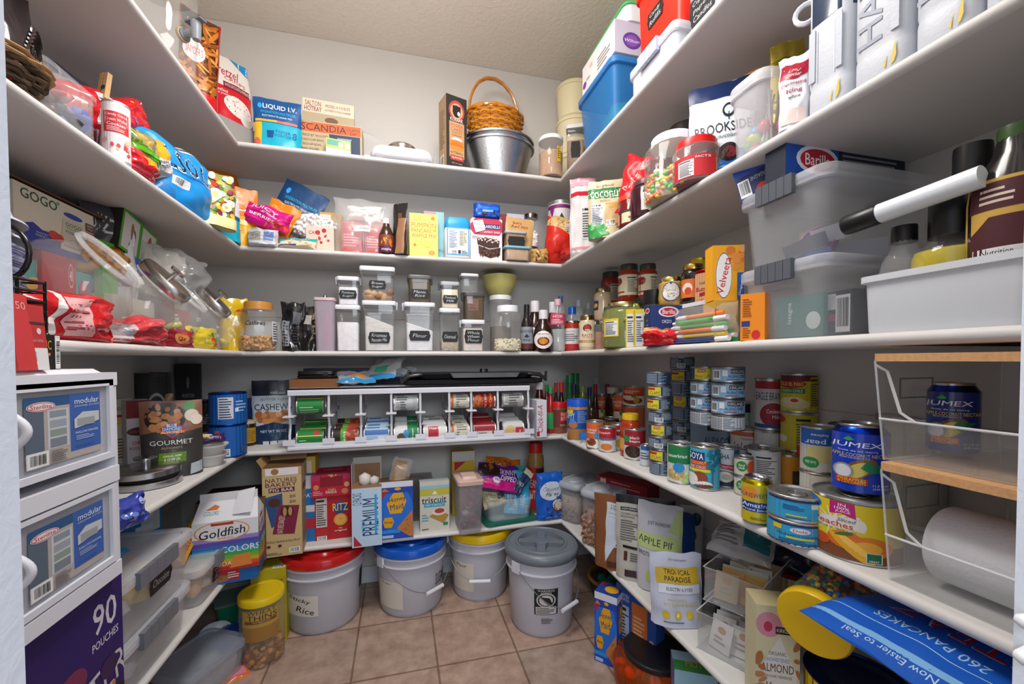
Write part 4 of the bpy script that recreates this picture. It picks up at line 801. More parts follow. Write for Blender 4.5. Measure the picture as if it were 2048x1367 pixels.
# second left shelf, front end
DC = lambda *a: [R(*a)]
f = fit(2,'L',.03,88,216,165)
def toys(t,a,b,h):
 m = MB();rr = random.Random(9);C = ['6a4424','2850b0','3a6ac8','8a4ab0','5a3a1c','888ab8','c04848','3a3a44','6a7ac0','503018']
 for i in range(70): m.ball((rr.uniform(-a,a)*.85,rr.uniform(-b,b)*.8,.02+rr.uniform(0,h*.6)),.024,rr.choice(C),rr.choice(['plastic','matte']),(1.2,.5,.9),Matrix.Rotation(rr.uniform(0,3),3,'Z') @ Matrix.Rotation(rr.uniform(0,2),3,'X'))
 m.build('cookie_cutters',t)
a,b = h2(90,260,'L',.02),h2(214,260,'L',.02)
BIN(free(((a.x+b.x)/2-.09,(a.y+b.y)/2,ST[2]),1,1,90),'clear_bin','clear open bin packed with brown, blue and purple moulded shapes',abs(a.y-b.y)*.95,.17,.115,'ececf018','clear',fill=toys,taper=.93,r=.025,cat='bin')
CAN((2,'L',.03,218,247,212),'wafer_tin','tall white tin with red print between the clear bin and the green bag','tin','e8e2e2',[R(0,.62,1,.9,'e8e0e0'),R(.1,.48,.9,.84,'c83038'),T('Candy Cane',.5,.78,.7,.05,'f4e8e8'),T('Cream Wafer',.5,.7,.7,.05,'f4e8e8'),T('Cookies',.5,.62,.6,.05,'f4e8e8'),LN(.2,.5,.8,.58,3,'f0c8c8'),BL(.1,.1,.9,.4,12,['d84850','e8a0a0','e8c898'],.06,3,.7)],pull=False,lab=(.01,.97),metal='e0e0e4')
POUCH((2,'L',.02,246,302,322),'candy_bag','red candy bag with a gold star lying at the shelf edge below the green bag','candy bag',.07,'d81c2c',[G([(.5,.9),(.56,.7),(.7,.7),(.6,.58),(.64,.4),(.5,.5),(.36,.4),(.4,.58),(.3,.7),(.44,.7)],'f0a028'),R(0,.1,1,.2,'e84060')],'pillow','gloss',.01,45,h=.06)
POUCH((2,'L',.04,248,304,248),'candy_bag','clear bag with a green lower half and tan cookies showing','snack bag',.07,'48a018',[R(0,.5,1,1,'a89458'),BL(.1,.5,.9,.95,12,['b8a060','c8b070','98884a'],.14,5),G([(0,.5),(.5,.44),(1,.55),(1,.3),(0,.3)],'58b020')],'pillow','gloss',.012,46,h=.09,dz=.045)
POUCH((2,'L',.06,290,346,268),'chip_bag','yellow and white chip bag with grey print above the sky-blue bag','chip bag',.06,'e8a820',[R(0,0,1,.5,'d0d0d4'),G([(0,.6),(1,.45),(1,.3),(0,.4)],'d0d0d4'),NF(.1,.08,.6,.42,'d8d8da'),T('FRESH',.3,.48,.4,.06,'4a4a50')],'pillow','foil',.012,47,h=.10,dz=.07,ry=-25)
f = Fit();f.p = Vector((-.78,1.40,ST[2]+.19))
t = thing('snack_bag','long red snack bag folded over and held shut with a clothespin','snack bag')
POUCH(free((0,0,0),.24,.10),'bag_film','','',.06,'cc1c28',[G([(.28,.1),(.62,.15),(.66,.8),(.34,.85)],'dcd8da'),LN(.34,.2,.6,.75,7,'4a4448'),BL(.66,.15,.78,.5,3,['5878d0'],.03,3),BL(.05,.2,.95,.9,8,['e8b040','e03848'],.018,4)],'pillow','gloss',.014,48,parent=t,nu=26,nv=14)
m = MB();m.box(-.006,-.012,0,.006,.0,.075,'d0a878','wood');m.box(-.006,.004,0,.006,.014,.075,'c89c68','wood');m.tube([(-.007,-.004,.03),(.007,-.004,.03)],.007,'9a9a9a','metal',8);o = m.build('clothespin',t);o.location = (-.02,-.02,.075);o.rotation_euler = (0,.5,0)
put(t,f.p+Vector((0,0,-.02)),68,0,-20)
POUCH((2,'L',.27,128,214,120),'waffle_pack','white and red waffle pack standing behind the clear bin','pack',.06,'d8d4d8',[R(0,.2,1,.3,'b02030'),T('WAFFLE',.5,.62,.8,.4,'a82434',b=.04),R(0,.9,1,1,'5a5a80')],'brick','gloss',.008,49,w=.22,h=.35,rz=80)
# basket and wire ornament at the very front of the shelf
f = fit(2,'L',.13,22,105,100);t = thing('twig_basket','dark twig basket heaped with snacks at the near end of the second left shelf','basket');m = MB();rr = random.Random(3)
for k in range(9): m.tube([((.068+.0025*k+.006*sin(i*2.2+k*3))*cos(2*pi*i/22),(.066+.0025*k+.006*sin(i*2.2+k*3))*sin(2*pi*i/22),.008+.0085*k+.004*sin(i*1.7+k)) for i in range(22)],.0075,rr.choice(['4a3a2c','5c4a38','3a2c22','6a5844']),'matte',6,True)
m.build('basket_body',t);m = MB()
for k in range(4): m.tube([((.093+.006*sin(i+k*2))*cos(2*pi*i/22),(.09+.006*sin(i+k*2))*sin(2*pi*i/22),.083+.006*k) for i in range(22)],.005,'a8845c','matte',6,True)
m.build('rim',t);t.scale = (1,1,.6);put(t,(-.725,.925,ST[2]),0)
m = MB();P = []
for i in range(40): a = i/39*3.4*pi;q = .012+.030*i/39;P.append((0,q*cos(a),.06+q*sin(a)))
m.tube(P,.0045,'14110f','gloss',8)
for k in range(5): m.tube([(0+.003*k,.042*cos(a)-.05,.03+.035*sin(a)+.012*k) for a in [pi*i/10 for i in range(11)]],.004,'18120f','gloss',6)
o = m.build('wire_scroll');tag(o,'black iron scroll ornament laid over the twig basket','ornament');o.scale = (.6,.6,.6);put(o,(-.65,.955,ST[2]+.05),20,0,0)
POUCH(free((-.74,.94,ST[2]+.03),.24,.22),'snack_bag','red glossy snack bag with green and yellow marks standing in the twig basket','snack bag',.08,'c0141e',[G([(.35,1),(.5,1),(.8,.3),(.66,.3)],'68a820'),G([(.1,.8),(.2,.8),(.25,.6)],'e0a030'),BL(.5,.0,.95,.2,9,['d8a860','c89048'],.08,3)],'pillow','gloss',.016,50,rz=55,ry=-15,h=.16,w=.12)
POUCH(free((XL-.22,1.17,ST[2]+.0),.24,.3),'snack_bag','black, red and tan snack bag leaning against the wall behind the twig basket','snack bag',.08,'3a3434',[R(0,.3,1,.55,'a02828'),R(0,0,1,.3,'c08848'),T('S',.5,.4,.2,.12,'e0d0c0')],'pillow','gloss',.016,51,rz=70,ry=-8,h=.36,w=.2)
# ---------------------------------------------------------------- eye-level shelf
# --- left run
f = fit(3,'L',.09,30,122,465,0);P0 = Vector((XL-.14,.90,ST[3]))
def plates(n,z0,r,lab,pat='8088b8'):
 pass
rr = random.Random(5)
for i in range(26):
 m = MB();z = i*.0062;r = .112+rr.uniform(-.003,.003);c = rr.choice(['d8dae6','b8bcd4','e4e4ea'])
 m.lathe([(r*.66,.002),(r*.7,.0),(r*.96,.012),(r,.013),(r,.0145),(r*.7,.0025),(.0001,.003)],c,'paper',30,cols=['d8dae6','c4c8dc','6c78b0' if i % 3 else 'd8dae6','9aa2cc','e4e6ee','e4e6ee'])
 o = m.build('paper_plate');tag(o,'blue and white patterned paper plate in the tall stack at the near end of the eye-level left shelf','plate','stacked paper plates');o['label'] = 'blue and white patterned paper plate in the tall stack by the doorway';put(o,P0+Vector((rr.uniform(-.004,.004),rr.uniform(-.004,.004),z+.001)),rr.uniform(0,90))
for i,l in enumerate(('white plastic bowl upside down on the paper plates, lower of two','white plastic bowl upside down on the paper plates, upper of two')):
 m = MB();m.lathe([(.1,.0),(.098,.004),(.082,.012),(.07,.05),(.05,.062),(.0001,.063)],'c8c8d0','plastic',36,False);o = m.build('bowl');tag(o,l,'bowl');put(o,P0+Vector((.01,.02,.182+.03*i)))
GG = [R(0,0,1,.34,'2c3c98'),G([(0,.34),(.3,.34),(.2,.42),(0,.3)],'2c3c98'),T('GOGO',.28,.86,.42,.17,'2a5a38',b=.03),E(.5,.93,.02,.03,'58b040'),G([(.52,.12),(.86,.12),(.84,.72),(.56,.72)],'cfc8b4'),E(.7,.8,.13,.05,'3448a8'),T('GOGO',.7,.62,.22,.07,'2a5a38',b=.02),T('SQUEEZ',.7,.55,.2,.045,'58a040'),T('YOGURTZ',.7,.48,.24,.055,'2c3c98'),T('YOGURT & FRUIT',.69,.2,.26,.03,'2c3c98'),E(.44,.32,.07,.08,'d04838'),E(.5,.3,.06,.075,'c84030'),T('PANTRY',.3,.27,.14,.035,'c8c8e0'),T('FRIENDLY',.3,.22,.16,.035,'c8c8e0')]
f = FV(3,'L',.19,28,187,396,505)
BOX(f,'yogurt_pouch_box','large cream and blue yogurt pouch carton with green lettering high on the left shelf','box',.12,'dcd6c2',GG+[R(.87,.64,1,.8,'6a4a3a'),T('VARIETY',.935,.75,.1,.035,'e8e0d8'),T('PACK',.935,.69,.08,.035,'e8e0d8'),R(.87,.52,1,.62,'b84048'),R(.87,.38,1,.5,'3c64a8'),E(.9,.2,.045,.07,'50609c'),R(.93,.05,.99,.28,'e4e4ea'),T('20',.96,.14,.045,.09,'2c3c98')],h=f.h)
BOX((3,'L',.19,60,132,505),'snack_carton','red carton marked 48 under the yogurt pouch carton','box',.12,'b82430',[E(.84,.8,.08,.14,'e4c8c8'),E(.84,.8,.07,.12,'b82430'),T('48',.84,.8,.09,.12,'eadada')],h=f.p.z-ST[3]-.002).location.y = f.p.y
o = MB();o.box(-.2,0,0,.2,.1,.004,'6a4c38','matte');o = o.build('cardboard_flap');tag(o,'loose brown cardboard sheet on top of the yogurt pouch carton','cardboard');put(o,(f.p.x,f.p.y-.02,f.p.z+f.h+.006),90,8,0)
POUCH((3,'L',.2,186,250,416),'snack_bag','grey and white snack bag wedged beside the yogurt pouch carton','snack bag',.06,'b8b8bc',[R(0,.7,1,1,'48484c'),T('SIDE',.4,.84,.6,.12,'d8d8d8',rot=-30),BL(.3,.3,.7,.5,5,['5a4a4a'],.08,2),G([(.6,.6),(.9,.9),(1,.5)],'d8d8dc')],'pillow','gloss',.016,60,rz=60)
def gl(x,y,z,w,d,h,c,lab,rz=90,ry=0,rx=0,**k): return BOX(free((x,y,z),w,h,rz),'shallow_carton',lab,'box',d,c,rx=rx,ry=ry,**k)
f = FV(3,'L',.16,236,306,462,520)
BOX(f,'utensil_box','opened green-edged box with two wooden spoon pictures on its white flap','box',.12,'2a2622',[R(0,0,1,1,'48a028'),R(.05,.07,.46,.93,'d8d4d0'),R(.54,.07,.95,.93,'d8d4d0'),E(.3,.5,.05,.3,'9a6a40',8),E(.75,.5,.06,.34,'9a6a40',-8)],ry=14,h=.13,w=.18)
BOX((3,'L',.17,206,236,455),'utensil_box_flap','upright bright green carton flap beside the spoon-picture box','box',.02,'48a028',h=.3)
BOX((3,'L',.15,236,300,500),'snack_carton','cream carton lying below the green-edged utensil box','box',.14,'cbc2b2',h=.15,w=.2)
BOX((3,'L',.17,300,350,478),'snack_carton','dark red carton with rounded lettering behind the plastic bags','box',.12,'8a2a28',[R(.3,.5,.9,.9,'a84038'),T('Smooth',.6,.7,.5,.2,'c88878')],h=.27,w=.14)
f = fit(3,'L',.1,308,388,488,50);t = thing('produce_bag','crumpled clear bag with a white paper liner above the glass jars','bag')
POUCH(free((0,0,0),.14,.17),'paper_liner','','',.08,'b4b0a8',(),'pillow','matte',.016,61,parent=t).location = (-.05,.02,0)
POUCH(free((0,0,0),.17,.17),'bag_film','','',.10,'c8ced020',(),'pillow','film',.022,62,parent=t,nu=18,nv=18)
put(t,f.p+Vector((0,0,.16)),55,0,12)
BOX((3,'L',.14,388,436,534),'tea_carton','grey-brown carton with a white label above the red carton','box',.1,'5c504a',[R(.05,.3,.4,.9,'c8c4c0'),T('VERSITY',.68,.5,.5,.3,'7a6c64')],z0=None) if False else gl(XL-.24,1.80,ST[3]+.20,.2,.1,.075,'5c504a','grey-brown carton with a white label stacked on the red one',rz=70,front=[R(.05,.2,.3,.9,'c8c4c0'),LN(.4,.3,.9,.7,2,'7a6c64')])
gl(XL-.22,1.80,ST[3],.19,.1,.16,'b41c20','bright red carton with a small nutrition panel behind the glass jars',rz=60,front=[NF(.45,.4,.75,.8,'d8d8c8')])
gl(XL-.24,1.80,ST[3]+.162,.22,.13,.035,'c8c0b0','flat cream carton between the red and the grey-brown cartons',rz=66)
POUCH((3,'B',.07,440,494,534),'noodle_bag','yellow pasta bag standing in the back left corner of the eye-level shelf','bag',.08,'dcb808',[R(.5,0,1,.75,'c8a038'),G([(.5,.75),(1,.75),(.9,.85)],'c83828'),BL(.6,.1,.95,.4,5,['8898b8'],.07,3)],'stand','gloss',.012,63,rz=30,h=.23)
gl(XL-.20,1.30,ST[3],.42,.1,.2,'58a8a0','teal and pink patterned carton showing through the first glass jar',rz=90,front=[BL(.05,.1,.95,.9,16,['c8505a','d8b060','4878a8','68b888','e0a8b0'],.07,4,1.6)])
POUCH(free((XL-.2,1.42,ST[3]+.205),.2,.1),'snack_bag','golden net-printed snack bag lying on the teal carton','snack bag',.08,'c88828',[BL(.05,.1,.95,.9,30,['a86018','d8a848','7a4018'],.05,3)],'pillow','gloss',.012,64,rz=80)
POUCH(free((XL-.17,1.55,ST[3]+.19),.18,.1),'snack_bag','blue and pink patterned snack bag above the chrome-lidded jar','snack bag',.07,'3858a8',[BL(.05,.1,.8,.9,30,['c87878','b89888','d8a8a8'],.06,5)],'pillow','gloss',.012,65,rz=66)
# slant-mouth glass jars lying in a row
def slantjar(y,x,r,lab,lid,seed,sy=.62,rz=0):
 t = thing('glass_candy_jar',lab,'jar','slanted glass jars on the eye-level left shelf');M = Matrix.Diagonal((1,sy,1,1)) @ Matrix.Rotation(radians(48),4,'Y')
 m = MB();pr = [(.001,-r*.96),(r*.5,-r*.9),(r*.86,-r*.5),(r,0),(r*.9,r*.42),(r*.62,r*.72),(r*.56,r*.80),(r*.6,r*.84),(r*.66,r*.9),(r*.62,r*.97),(r*.54,r*.9)]
 m.lathe(pr,'f2f8f81a','clear',40,False,False,M=M)
 m.lathe([(r*.60,r*.86),(r*.67,r*.9),(r*.64,r*.97),(r*.56,r*.93),(r*.60,r*.86)],'f4f8f838','clear',40,False,False,M=M);m.build('glass_body',t)
 if lid:
  m = MB();a = r*.98;m.lathe([(r*.56,a-.004),(r*.66,a-.004),(r*.68,a),(r*.68,a+.018),(r*.64,a+.024),(.0001,a+.026)],'d0ccc8','metal',40,M=M)
  m.lathe([(.006,a+.026),(.006,a+.045),(.02,a+.047),(.022,a+.055),(.0001,a+.058)],'d0ccc8','metal',20,M=M);m.build('chrome_lid',t)
 rr = random.Random(seed);m = MB()
 for i in range(9):
  c = Vector((rr.uniform(-.5,.45)*r,rr.uniform(-.5,.5)*r*sy,rr.uniform(-.72,-.3)*r))
  m.ball(c,r*.26,rr.choice(['c02030','5a98c8','d8c860','8a3038','e8c8c8','3a8a50','d8d0c0'] if seed != 1 else ['c81c24','d83038','e8a8a8','b01820']),'gloss',(1.1,.7,.5),Matrix.Rotation(rr.uniform(0,3),3,'Z') @ Matrix.Rotation(rr.uniform(-.6,.6),3,'Y'))
 m.build('wrapped_candies',t)
 return put(t,(x,y,ST[3]+r*.97),rz)
slantjar(1.17,XL-.115,.125,'biggest slanted glass jar, open-mouthed, nearest the doorway',False,1,.75)
slantjar(1.375,XL-.105,.112,'slanted glass jar with a large chrome lid next to the biggest jar',True,2)
slantjar(1.53,XL-.10,.108,'open slanted glass jar between the two chrome-lidded ones',False,3)
slantjar(1.68,XL-.095,.102,'slanted glass jar with a chrome lid further along the row',True,4)
slantjar(1.83,XL-.085,.09,'small open slanted glass jar beside the jar of cashews',False,5)
# red candy bags in front of the jars
POUCH(free((XL-.03,1.02,ST[3]+.0),.2,.09),'candy_bag','torn red candy bag with a pale label band in front of the biggest glass jar','candy bag',.06,'c81820',[G([(.25,0),(.32,0),(.42,1),(.36,1)],'e8e0e0'),R(.42,.1,.7,.9,'e0a8a8'),LN(.45,.2,.68,.8,5,'a05058')],'pillow','gloss',.018,66,rz=78,w=.22,h=.10)
POUCH(free((XL-.03,1.24,ST[3]),.2,.07),'candy_bag','crumpled red and clear candy bag with a small plastic tube in it','candy bag',.06,'c83840',[R(0,0,.4,.8,'c8b8b8'),E(.3,.4,.1,.25,'a8a8b4')],'pillow','gloss',.018,67,rz=78,w=.22,h=.07)
POUCH(free((XL-.03,1.62,ST[3]),.1,.07),'candy_wrapper','yellow patterned candy wrapper at the shelf edge by the glass jars','wrapper',.03,'d8c030',[BL(.1,.1,.9,.9,8,['c83828','3a8a40','e8e0a0'],.08,3)],'pillow','gloss',.008,68,rz=70,h=.075,w=.13)
POUCH(free((XL-.03,1.46,ST[3]),.1,.05),'candy_wrapper','dark red wrapper with a pretzel picture at the shelf edge','wrapper',.03,'a01c28',[E(.5,.5,.2,.3,'c88848'),E(.5,.5,.1,.15,'a01c28')],'pillow','gloss',.008,69,rz=70,h=.055,w=.12)
# black wire rack with scrolls
t = thing('wire_rack','black iron napkin rack with scrolled ends on the near left shelf','rack');m = MB();a,b = .075,.05
for k in range(6):
 z = .012+.018*k;m.tube([(x*a,y*b,z) for x,y in ((-1,-1),(1,-1),(1,1),(-1,1))],.0028,'161412','gloss',6,True)
for x in (-1,-.33,.33,1):
 for y in (-1,1): m.tube([(x*a,y*b,.005),(x*a,y*b,.105)],.0028,'161412','gloss',6)
m.build('rack_body',t);m = MB()
for sx in (-1,1):
 P = [(sx*.004,.045*cos(q),.152+.05*sin(q)) for q in [-pi/2+2*pi*i/24 for i in range(25)]];m.tube([(p[0]+.05*sx,p[1],p[2]) for p in P],.0045,'161412','gloss',8)
 P = []
 for i in range(26): q = i/25*2.6*pi;rr_ = .010+.016*i/25;P.append((sx*.05,.01+rr_*cos(q),.135+rr_*sin(q)))
 m.tube(P,.004,'161412','gloss',8);m.build('scroll',t);m = MB()
m = MB()
for x in (-1,1):
 for y in (-1,1): m.ball((x*a,y*b,.006),.006,'161412')
m.build('ball_foot',t);put(t,(XL-.055,.865,ST[3]),85)
JAR((3,'B',.055,480,554,605),'nut_jar','square-shouldered clear jar of cashews with an orange lid and handwritten name','jar','tall',fill='b08458',level=.28,lid='c8893a',lh=.15,balls=(150,.0095,['d8a868','c89858','e0b878','b88848'],'food',(1.3,.6,.7)),shapes=[T('Cashews',.42,.62,.5,.16,'2a2420',sh=.3),R(.84,.0,1,.7,'d8d8dc'),LN(.86,.05,.98,.65,7,'4a4448')],lab=(.2,.78),parts='clear_body')
t = thing('clear_organizer','empty clear acrylic organizer bin behind the cashew jar','organizer');m = MB();m.loft([(.075,.09,0,.006),(.077,.092,.13),(.074,.089,.13),(.073,.088,.004)],'e4ecee20','clear',.006,2,True,True);m.build('bin_body',t);f = fit(3,'B',.16,500,565,582,0);put(t,f.p,12)
# --- back run
POUCH((3,'B',.04,563,612,604),'coffee_bag','crumpled black and silver bag standing left of the pink tall container','bag',.07,'17171a',[R(.05,.1,.38,.62,'8a8e98'),LN(.08,.12,.35,.6,8,'2a2a30'),R(.5,.55,.8,.8,'5a5c64'),LN(.5,.15,.85,.5,6,'3a3a40')],'stand','gloss',.014,70,nu=24,nv=24)
POUCH((3,'B',.045,600,636,612),'coffee_bag','black bag with tan print beside the crumpled silver one','bag',.06,'1a1816',[R(.3,.6,.7,.8,'a8a4a0'),BL(.7,.1,1,.9,10,['a08868','7a6448'],.06,3)],'stand','gloss',.01,71)
f = fit(3,'B',.06,632,673,598);t = thing('cereal_keeper','tall frosted pinkish container with a red ribbon inside','container');a = f.w/2;m = MB();m.loft([(a*.85,.05,0,.015),(a,.055,f.h-.01)],'c8b8c890','frost',.015);m.build('container_body',t)
m = MB();m.loft([(a*1.04,.058,f.h-.012),(a*1.04,.058,f.h)],'d8b8bc','plastic',.015);m.tube([(0,-.02,f.h),(0,-.02,f.h+.012)],.009,'b8b8b8','metal',8);m.build('lid',t);m = MB();m.face([(-a*.6,-.01,f.h*.55),(a*.1,-.02,f.h*.85),(a*.8,-.01,f.h*.6),(a*.2,0,f.h*.9)],'d02838');m.face([(-.01,0,.03),(.012,0,.03),(.012,-.01,f.h*.7),(-.01,-.01,f.h*.7)],'c86070');m.build('ribbon',t);put(t,f.p,0)
KW = dict(group='clip-lid containers with chalk labels')
def CB(u0,u1,vt,lab,fill,lev,txt=None,vb=None,off=.07,**k):
 f = fit(3,'B',off,u0,u1,vt) if vb is None else FV(3,'B',off,u0,u1,vt,vb);k.setdefault('group',KW['group']);return CANISTER(f,lab,fill,lev,txt,**k)
CB(673,722,612,'clip-lid container of white flour with no label at the left end of the row','dfdde0',.62,clip='left',slope=0)
CB(727,792,605,'large clip-lid container of pancake mix, lower row','d8d4d0',.6,['Krusteaz','Pancake Mix'],tz=(.14,.40),clip='right',slope=.12,tw=.66)
CB(808,868,608,'large clip-lid container of white flour in the middle of the row','e4e2e4',.5,['Flour'],tz=(.2,.44),clip='left',slope=.1,tw=.7)
CB(878,918,618,'slim clip-lid container of oatmeal with an orange scoop','b8a890',.25,['Oatmeal'],tz=(.2,.48),clip='',balls=(60,.005,['c8b8a0','b0a088','d0c4b0'],'food',(1,1,.4)),tw=.8)
CB(921,966,641,'short clip-lid container of whole wheat flour','cfc4bc',.72,['Whole','Wheat','Flour'],tz=(.22,.72),clip='left')
CB(676,720,556,'clip-lid container of powdered sugar stacked on the unlabelled one','e2e2e8',.62,['Powdered','Sugar'],vb=612,tz=(.2,.55),clip='both')
CB(722,790,539,'widest upper container holding clumped brown sugar','a08068',.25,['Brown','Sugar'],vb=606,tz=(.32,.62),clip='',tw=.5,balls=(8,.02,['b89070','c0a078','8a6448'],'food',(1.3,1,.8)))
CB(815,862,554,'dark-lidded container of brown rice above the flour','7c6c5c',.86,['Manic','Rice'],vb=608,tz=(.14,.52),clip='right',lidc='5c5a58',seal='2a2a2c',tint='c8c0b0')
CB(880,917,566,'container of powdered milk above the oatmeal','d8cdb0',.7,['Powdered','Milk'],vb=618,tz=(.16,.52),clip='left',lidc='b4b4bc')
CB(926,967,587,'dark-lidded container with a pink paper note taped on it','8a7a68',.8,None,vb=641,clip='left',lidc='4c4a4a',tint='c8c0b0')
o = MB();
f = FV(3,'B',.025,937,957,598,620);m = MB();m.box(-f.w/2,0,0,f.w/2,.0006,f.h,'d8a8b8','paper');m.decal(plane((-f.w/2,0,0),(f.w,0,0),(0,0,f.h)),(f.w,f.h),[T('White',.5,.8,.7,.14,'7a3a58'),T('Rice',.4,.5,.5,.14,'7a3a58'),LN(.1,.1,.9,.35,2,'7a3a58')]);o = m.build('paper_note');tag(o,'small pink handwritten note taped to the dark-lidded container','note');put(o,f.p+Vector((0,.003,0)))
CB(920,955,550,'smallest empty clip-lid container on top of the pink-note one','8a8a90',.06,vb=588,clip='left',lidc='d8d8dc')
f = FV(3,'B',.15,965,1033,553,592);t = MB();r = f.w/2;t.lathe([(r*.45,0),(r*.6,.006),(r*.88,f.h*.45),(r*.98,f.h*.85),(r,f.h),(r*.96,f.h),(r*.85,f.h*.45),(r*.5,.01),(.001,.008)],'b8b068','plastic',36);o = t.build('mixing_bowl');tag(o,'olive-green plastic bowl balanced on a tall canister','bowl');put(o,f.p)
JAR((3,'B',.15,980,1022,592),'tall_canister','tall clear canister with a white lid carrying the green bowl','canister','straight',body='e0e0e420',fill='6a5c50',level=.45,lid='dcdce0',lh=.08,ribs=False,parts='clear_body')
JAR((3,'B',.045,988,1042,612),'snack_jar','clear canister with a domed white lid and white baking chips inside','canister','tall',fill='ddd4b8',level=.26,lid='e8eaee',lh=.14,ribs=False,balls=(120,.006,['ece0b8','e0d4a8','f0e8c8'],'gloss',(1,1,.8)),parts='clear_body')
JAR((3,'B',.05,1041,1066,609),'sauce_bottle','dark sauce bottle with a grey label and black nozzle','bottle','sauce',body='241c1c',bfin='gloss',lid='18181a',lh=.1,labc='8a929c',shapes=[T('KINDERS',.5,.8,.9,.12,'20242c'),G([(.3,.55),(.5,.68),(.7,.55),(.5,.5)],'20242c'),T('BBQ',.5,.4,.5,.1,'20242c'),R(0,.0,1,.25,'5a2a28')],lab=(.05,.52),parts='bottle_body',lr=.8)
BB = dict(body='2e1610',bfin='gloss',lid='e0dce0',ribs=False,parts='bottle_body',lh=.22,lr=1.1)
SBL = [E(.5,.5,.46,.48,'ece6e2'),T('SWEET BABY RAYS',.5,.8,.6,.09,'2a2440'),E(.5,.42,.3,.24,'7a1c14'),E(.5,.42,.22,.15,'d8a020'),T('Hickory',.5,.47,.3,.08,'8a1c14'),T('Brown Sugar',.5,.38,.4,.08,'8a1c14')]
JAR((3,'B',.03,1068,1105,620),'barbecue_bottle','barbecue sauce bottle with an oval cream label, foremost of the group','bottle','sauce',shapes=SBL,lab=(.05,.5),labc=None,**BB)
JAR((3,'B',.09,1052,1088,602),'barbecue_bottle','taller barbecue sauce bottle standing behind the foremost one','bottle','sauce',shapes=SBL,lab=(.05,.5),turn=-30,**BB)
JAR((3,'B',.11,1090,1122,604),'barbecue_bottle','barbecue sauce bottle mostly hidden behind the pink-labelled water bottle','bottle','sauce',**BB)
JAR((3,'B',.035,1101,1130,598),'water_bottle','clear ribbed drink bottle with a pink label and pink cap','bottle','water',lid='e0a8b8',lh=.07,labc='c84860',shapes=[T('ICE',.5,.72,.6,.16,'e8eef4',b=.03),LN(.1,.1,.9,.5,3,'e8d0d8')],lab=(.5,.72),parts='bottle_body',fill='d8dce060',ffin='clear',level=.42,lr=.9)
JAR((3,'B',.09,1132,1156,614),'water_bottle','bottle with a shiny blue cap behind the salsa jar','bottle','water',body='c8d4e820',lid='1850b8',lfin='gloss',lh=.16,parts='bottle_body',lr=1.5)
JAR((3,'B',.03,1130,1158,642),'salsa_jar','squat salsa jar with a white and red label','jar','straight',body='a83018',bfin='gloss',lid='a8a090',lfin='metal',lh=.07,labc='d8d4d4',shapes=[R(0,0,1,.22,'b82030'),T('Nutrition',.4,.85,.5,.06,'4a4448'),LN(.1,.35,.9,.75,4,'6a6468')],lab=(.1,.75),parts='jar_body',ribs=False)
RA = [R(0,0,1,1,'d8ccb0'),E(.5,.78,.26,.17,'2a1a14'),E(.5,.80,.2,.1,'b83020'),R(.34,.7,.66,.73,'e0d4b8'),T("RAO'S",.5,.48,.62,.14,'9a2a28',b=.01),T('HOMEMADE',.5,.37,.5,.04,'9a2a28'),R(.0,.18,1,.28,'b88838'),T('ALFREDO',.5,.23,.5,.05,'f0e4c8')]
RM = RA[:-2]+[R(0,.16,1,.28,'a82828'),T('MARINARA',.5,.22,.6,.06,'f0e4d8')]
RB = [R(0,0,1,1,'d4caa8'),E(.04,.7,.16,.2,'8a2018'),R(0,.12,.3,.2,'a82828'),NF(.42,.1,.94,.92,'d4caa8')]
JAR((3,'R',.06,1158,1191,631,'c'),'alfredo_jar','jar of pale cream sauce with a beige label and a gold lid','jar','curve',body='d0b894',bfin='gloss',lid='9a8858',lfin='metal',lh=.07,shapes=RA,lab=(.1,.78),parts='jar_body',ribs=False)
JAR((3,'R',.09,1190,1211,640,'c'),'spice_jar','clear jar of pink salt chunks between the two sauce jars','jar','jar',fill='b07860',level=.6,lid='706858',lfin='metal',parts='glass_body',ribs=False)
JAR((3,'R',.065,1205,1232,614,'c'),'pasta_sauce_jar','slim jar of red sauce with a beige label and green lid','jar','jar',body='a83818',bfin='gloss',lid='2c5038',lh=.06,shapes=RM,lab=(.3,.74),parts='jar_body',ribs=False)
JAR(FV(3,'R',.20,1188,1224,577,640,'c'),'mayonnaise_jar','tall jar of cream mayonnaise in the back right corner','jar','curve',body='c8b090',bfin='gloss',lid='a89878',lfin='metal',lh=.06,shapes=[R(0,.2,.5,.8,'2a3a58'),E(.25,.5,.2,.15,'d8a040')],lab=(.2,.7),parts='jar_body',ribs=False,turn=-30)
JAR(FV(3,'R',.25,1202,1240,545,622,'c'),'pasta_sauce_jar','tall red sauce jar with a dark lid in the corner, turned away','jar','jar',body='7a2010',bfin='gloss',lid='2a3028',lh=.05,shapes=[NF(.5,.1,1,.9,'b8a888')],lab=(.2,.72),parts='jar_body',ribs=False)
JAR(FV(3,'R',.19,1237,1278,530,610,'c'),'pasta_sauce_jar','tallest red sauce jar, cream label facing out, raised behind the pickles','jar','jar',body='8a2812',bfin='gloss',lid='2a3028',lh=.05,shapes=RB,lab=(.22,.72),parts='jar_body',ribs=False)
JAR(FV(3,'R',.22,1277,1314,529,608,'c'),'pasta_sauce_jar','tall red sauce jar directly right of the tallest one','jar','jar',body='8a2812',bfin='gloss',lid='2a3028',lh=.05,shapes=RB,lab=(.22,.72),parts='jar_body',ribs=False,turn=25)
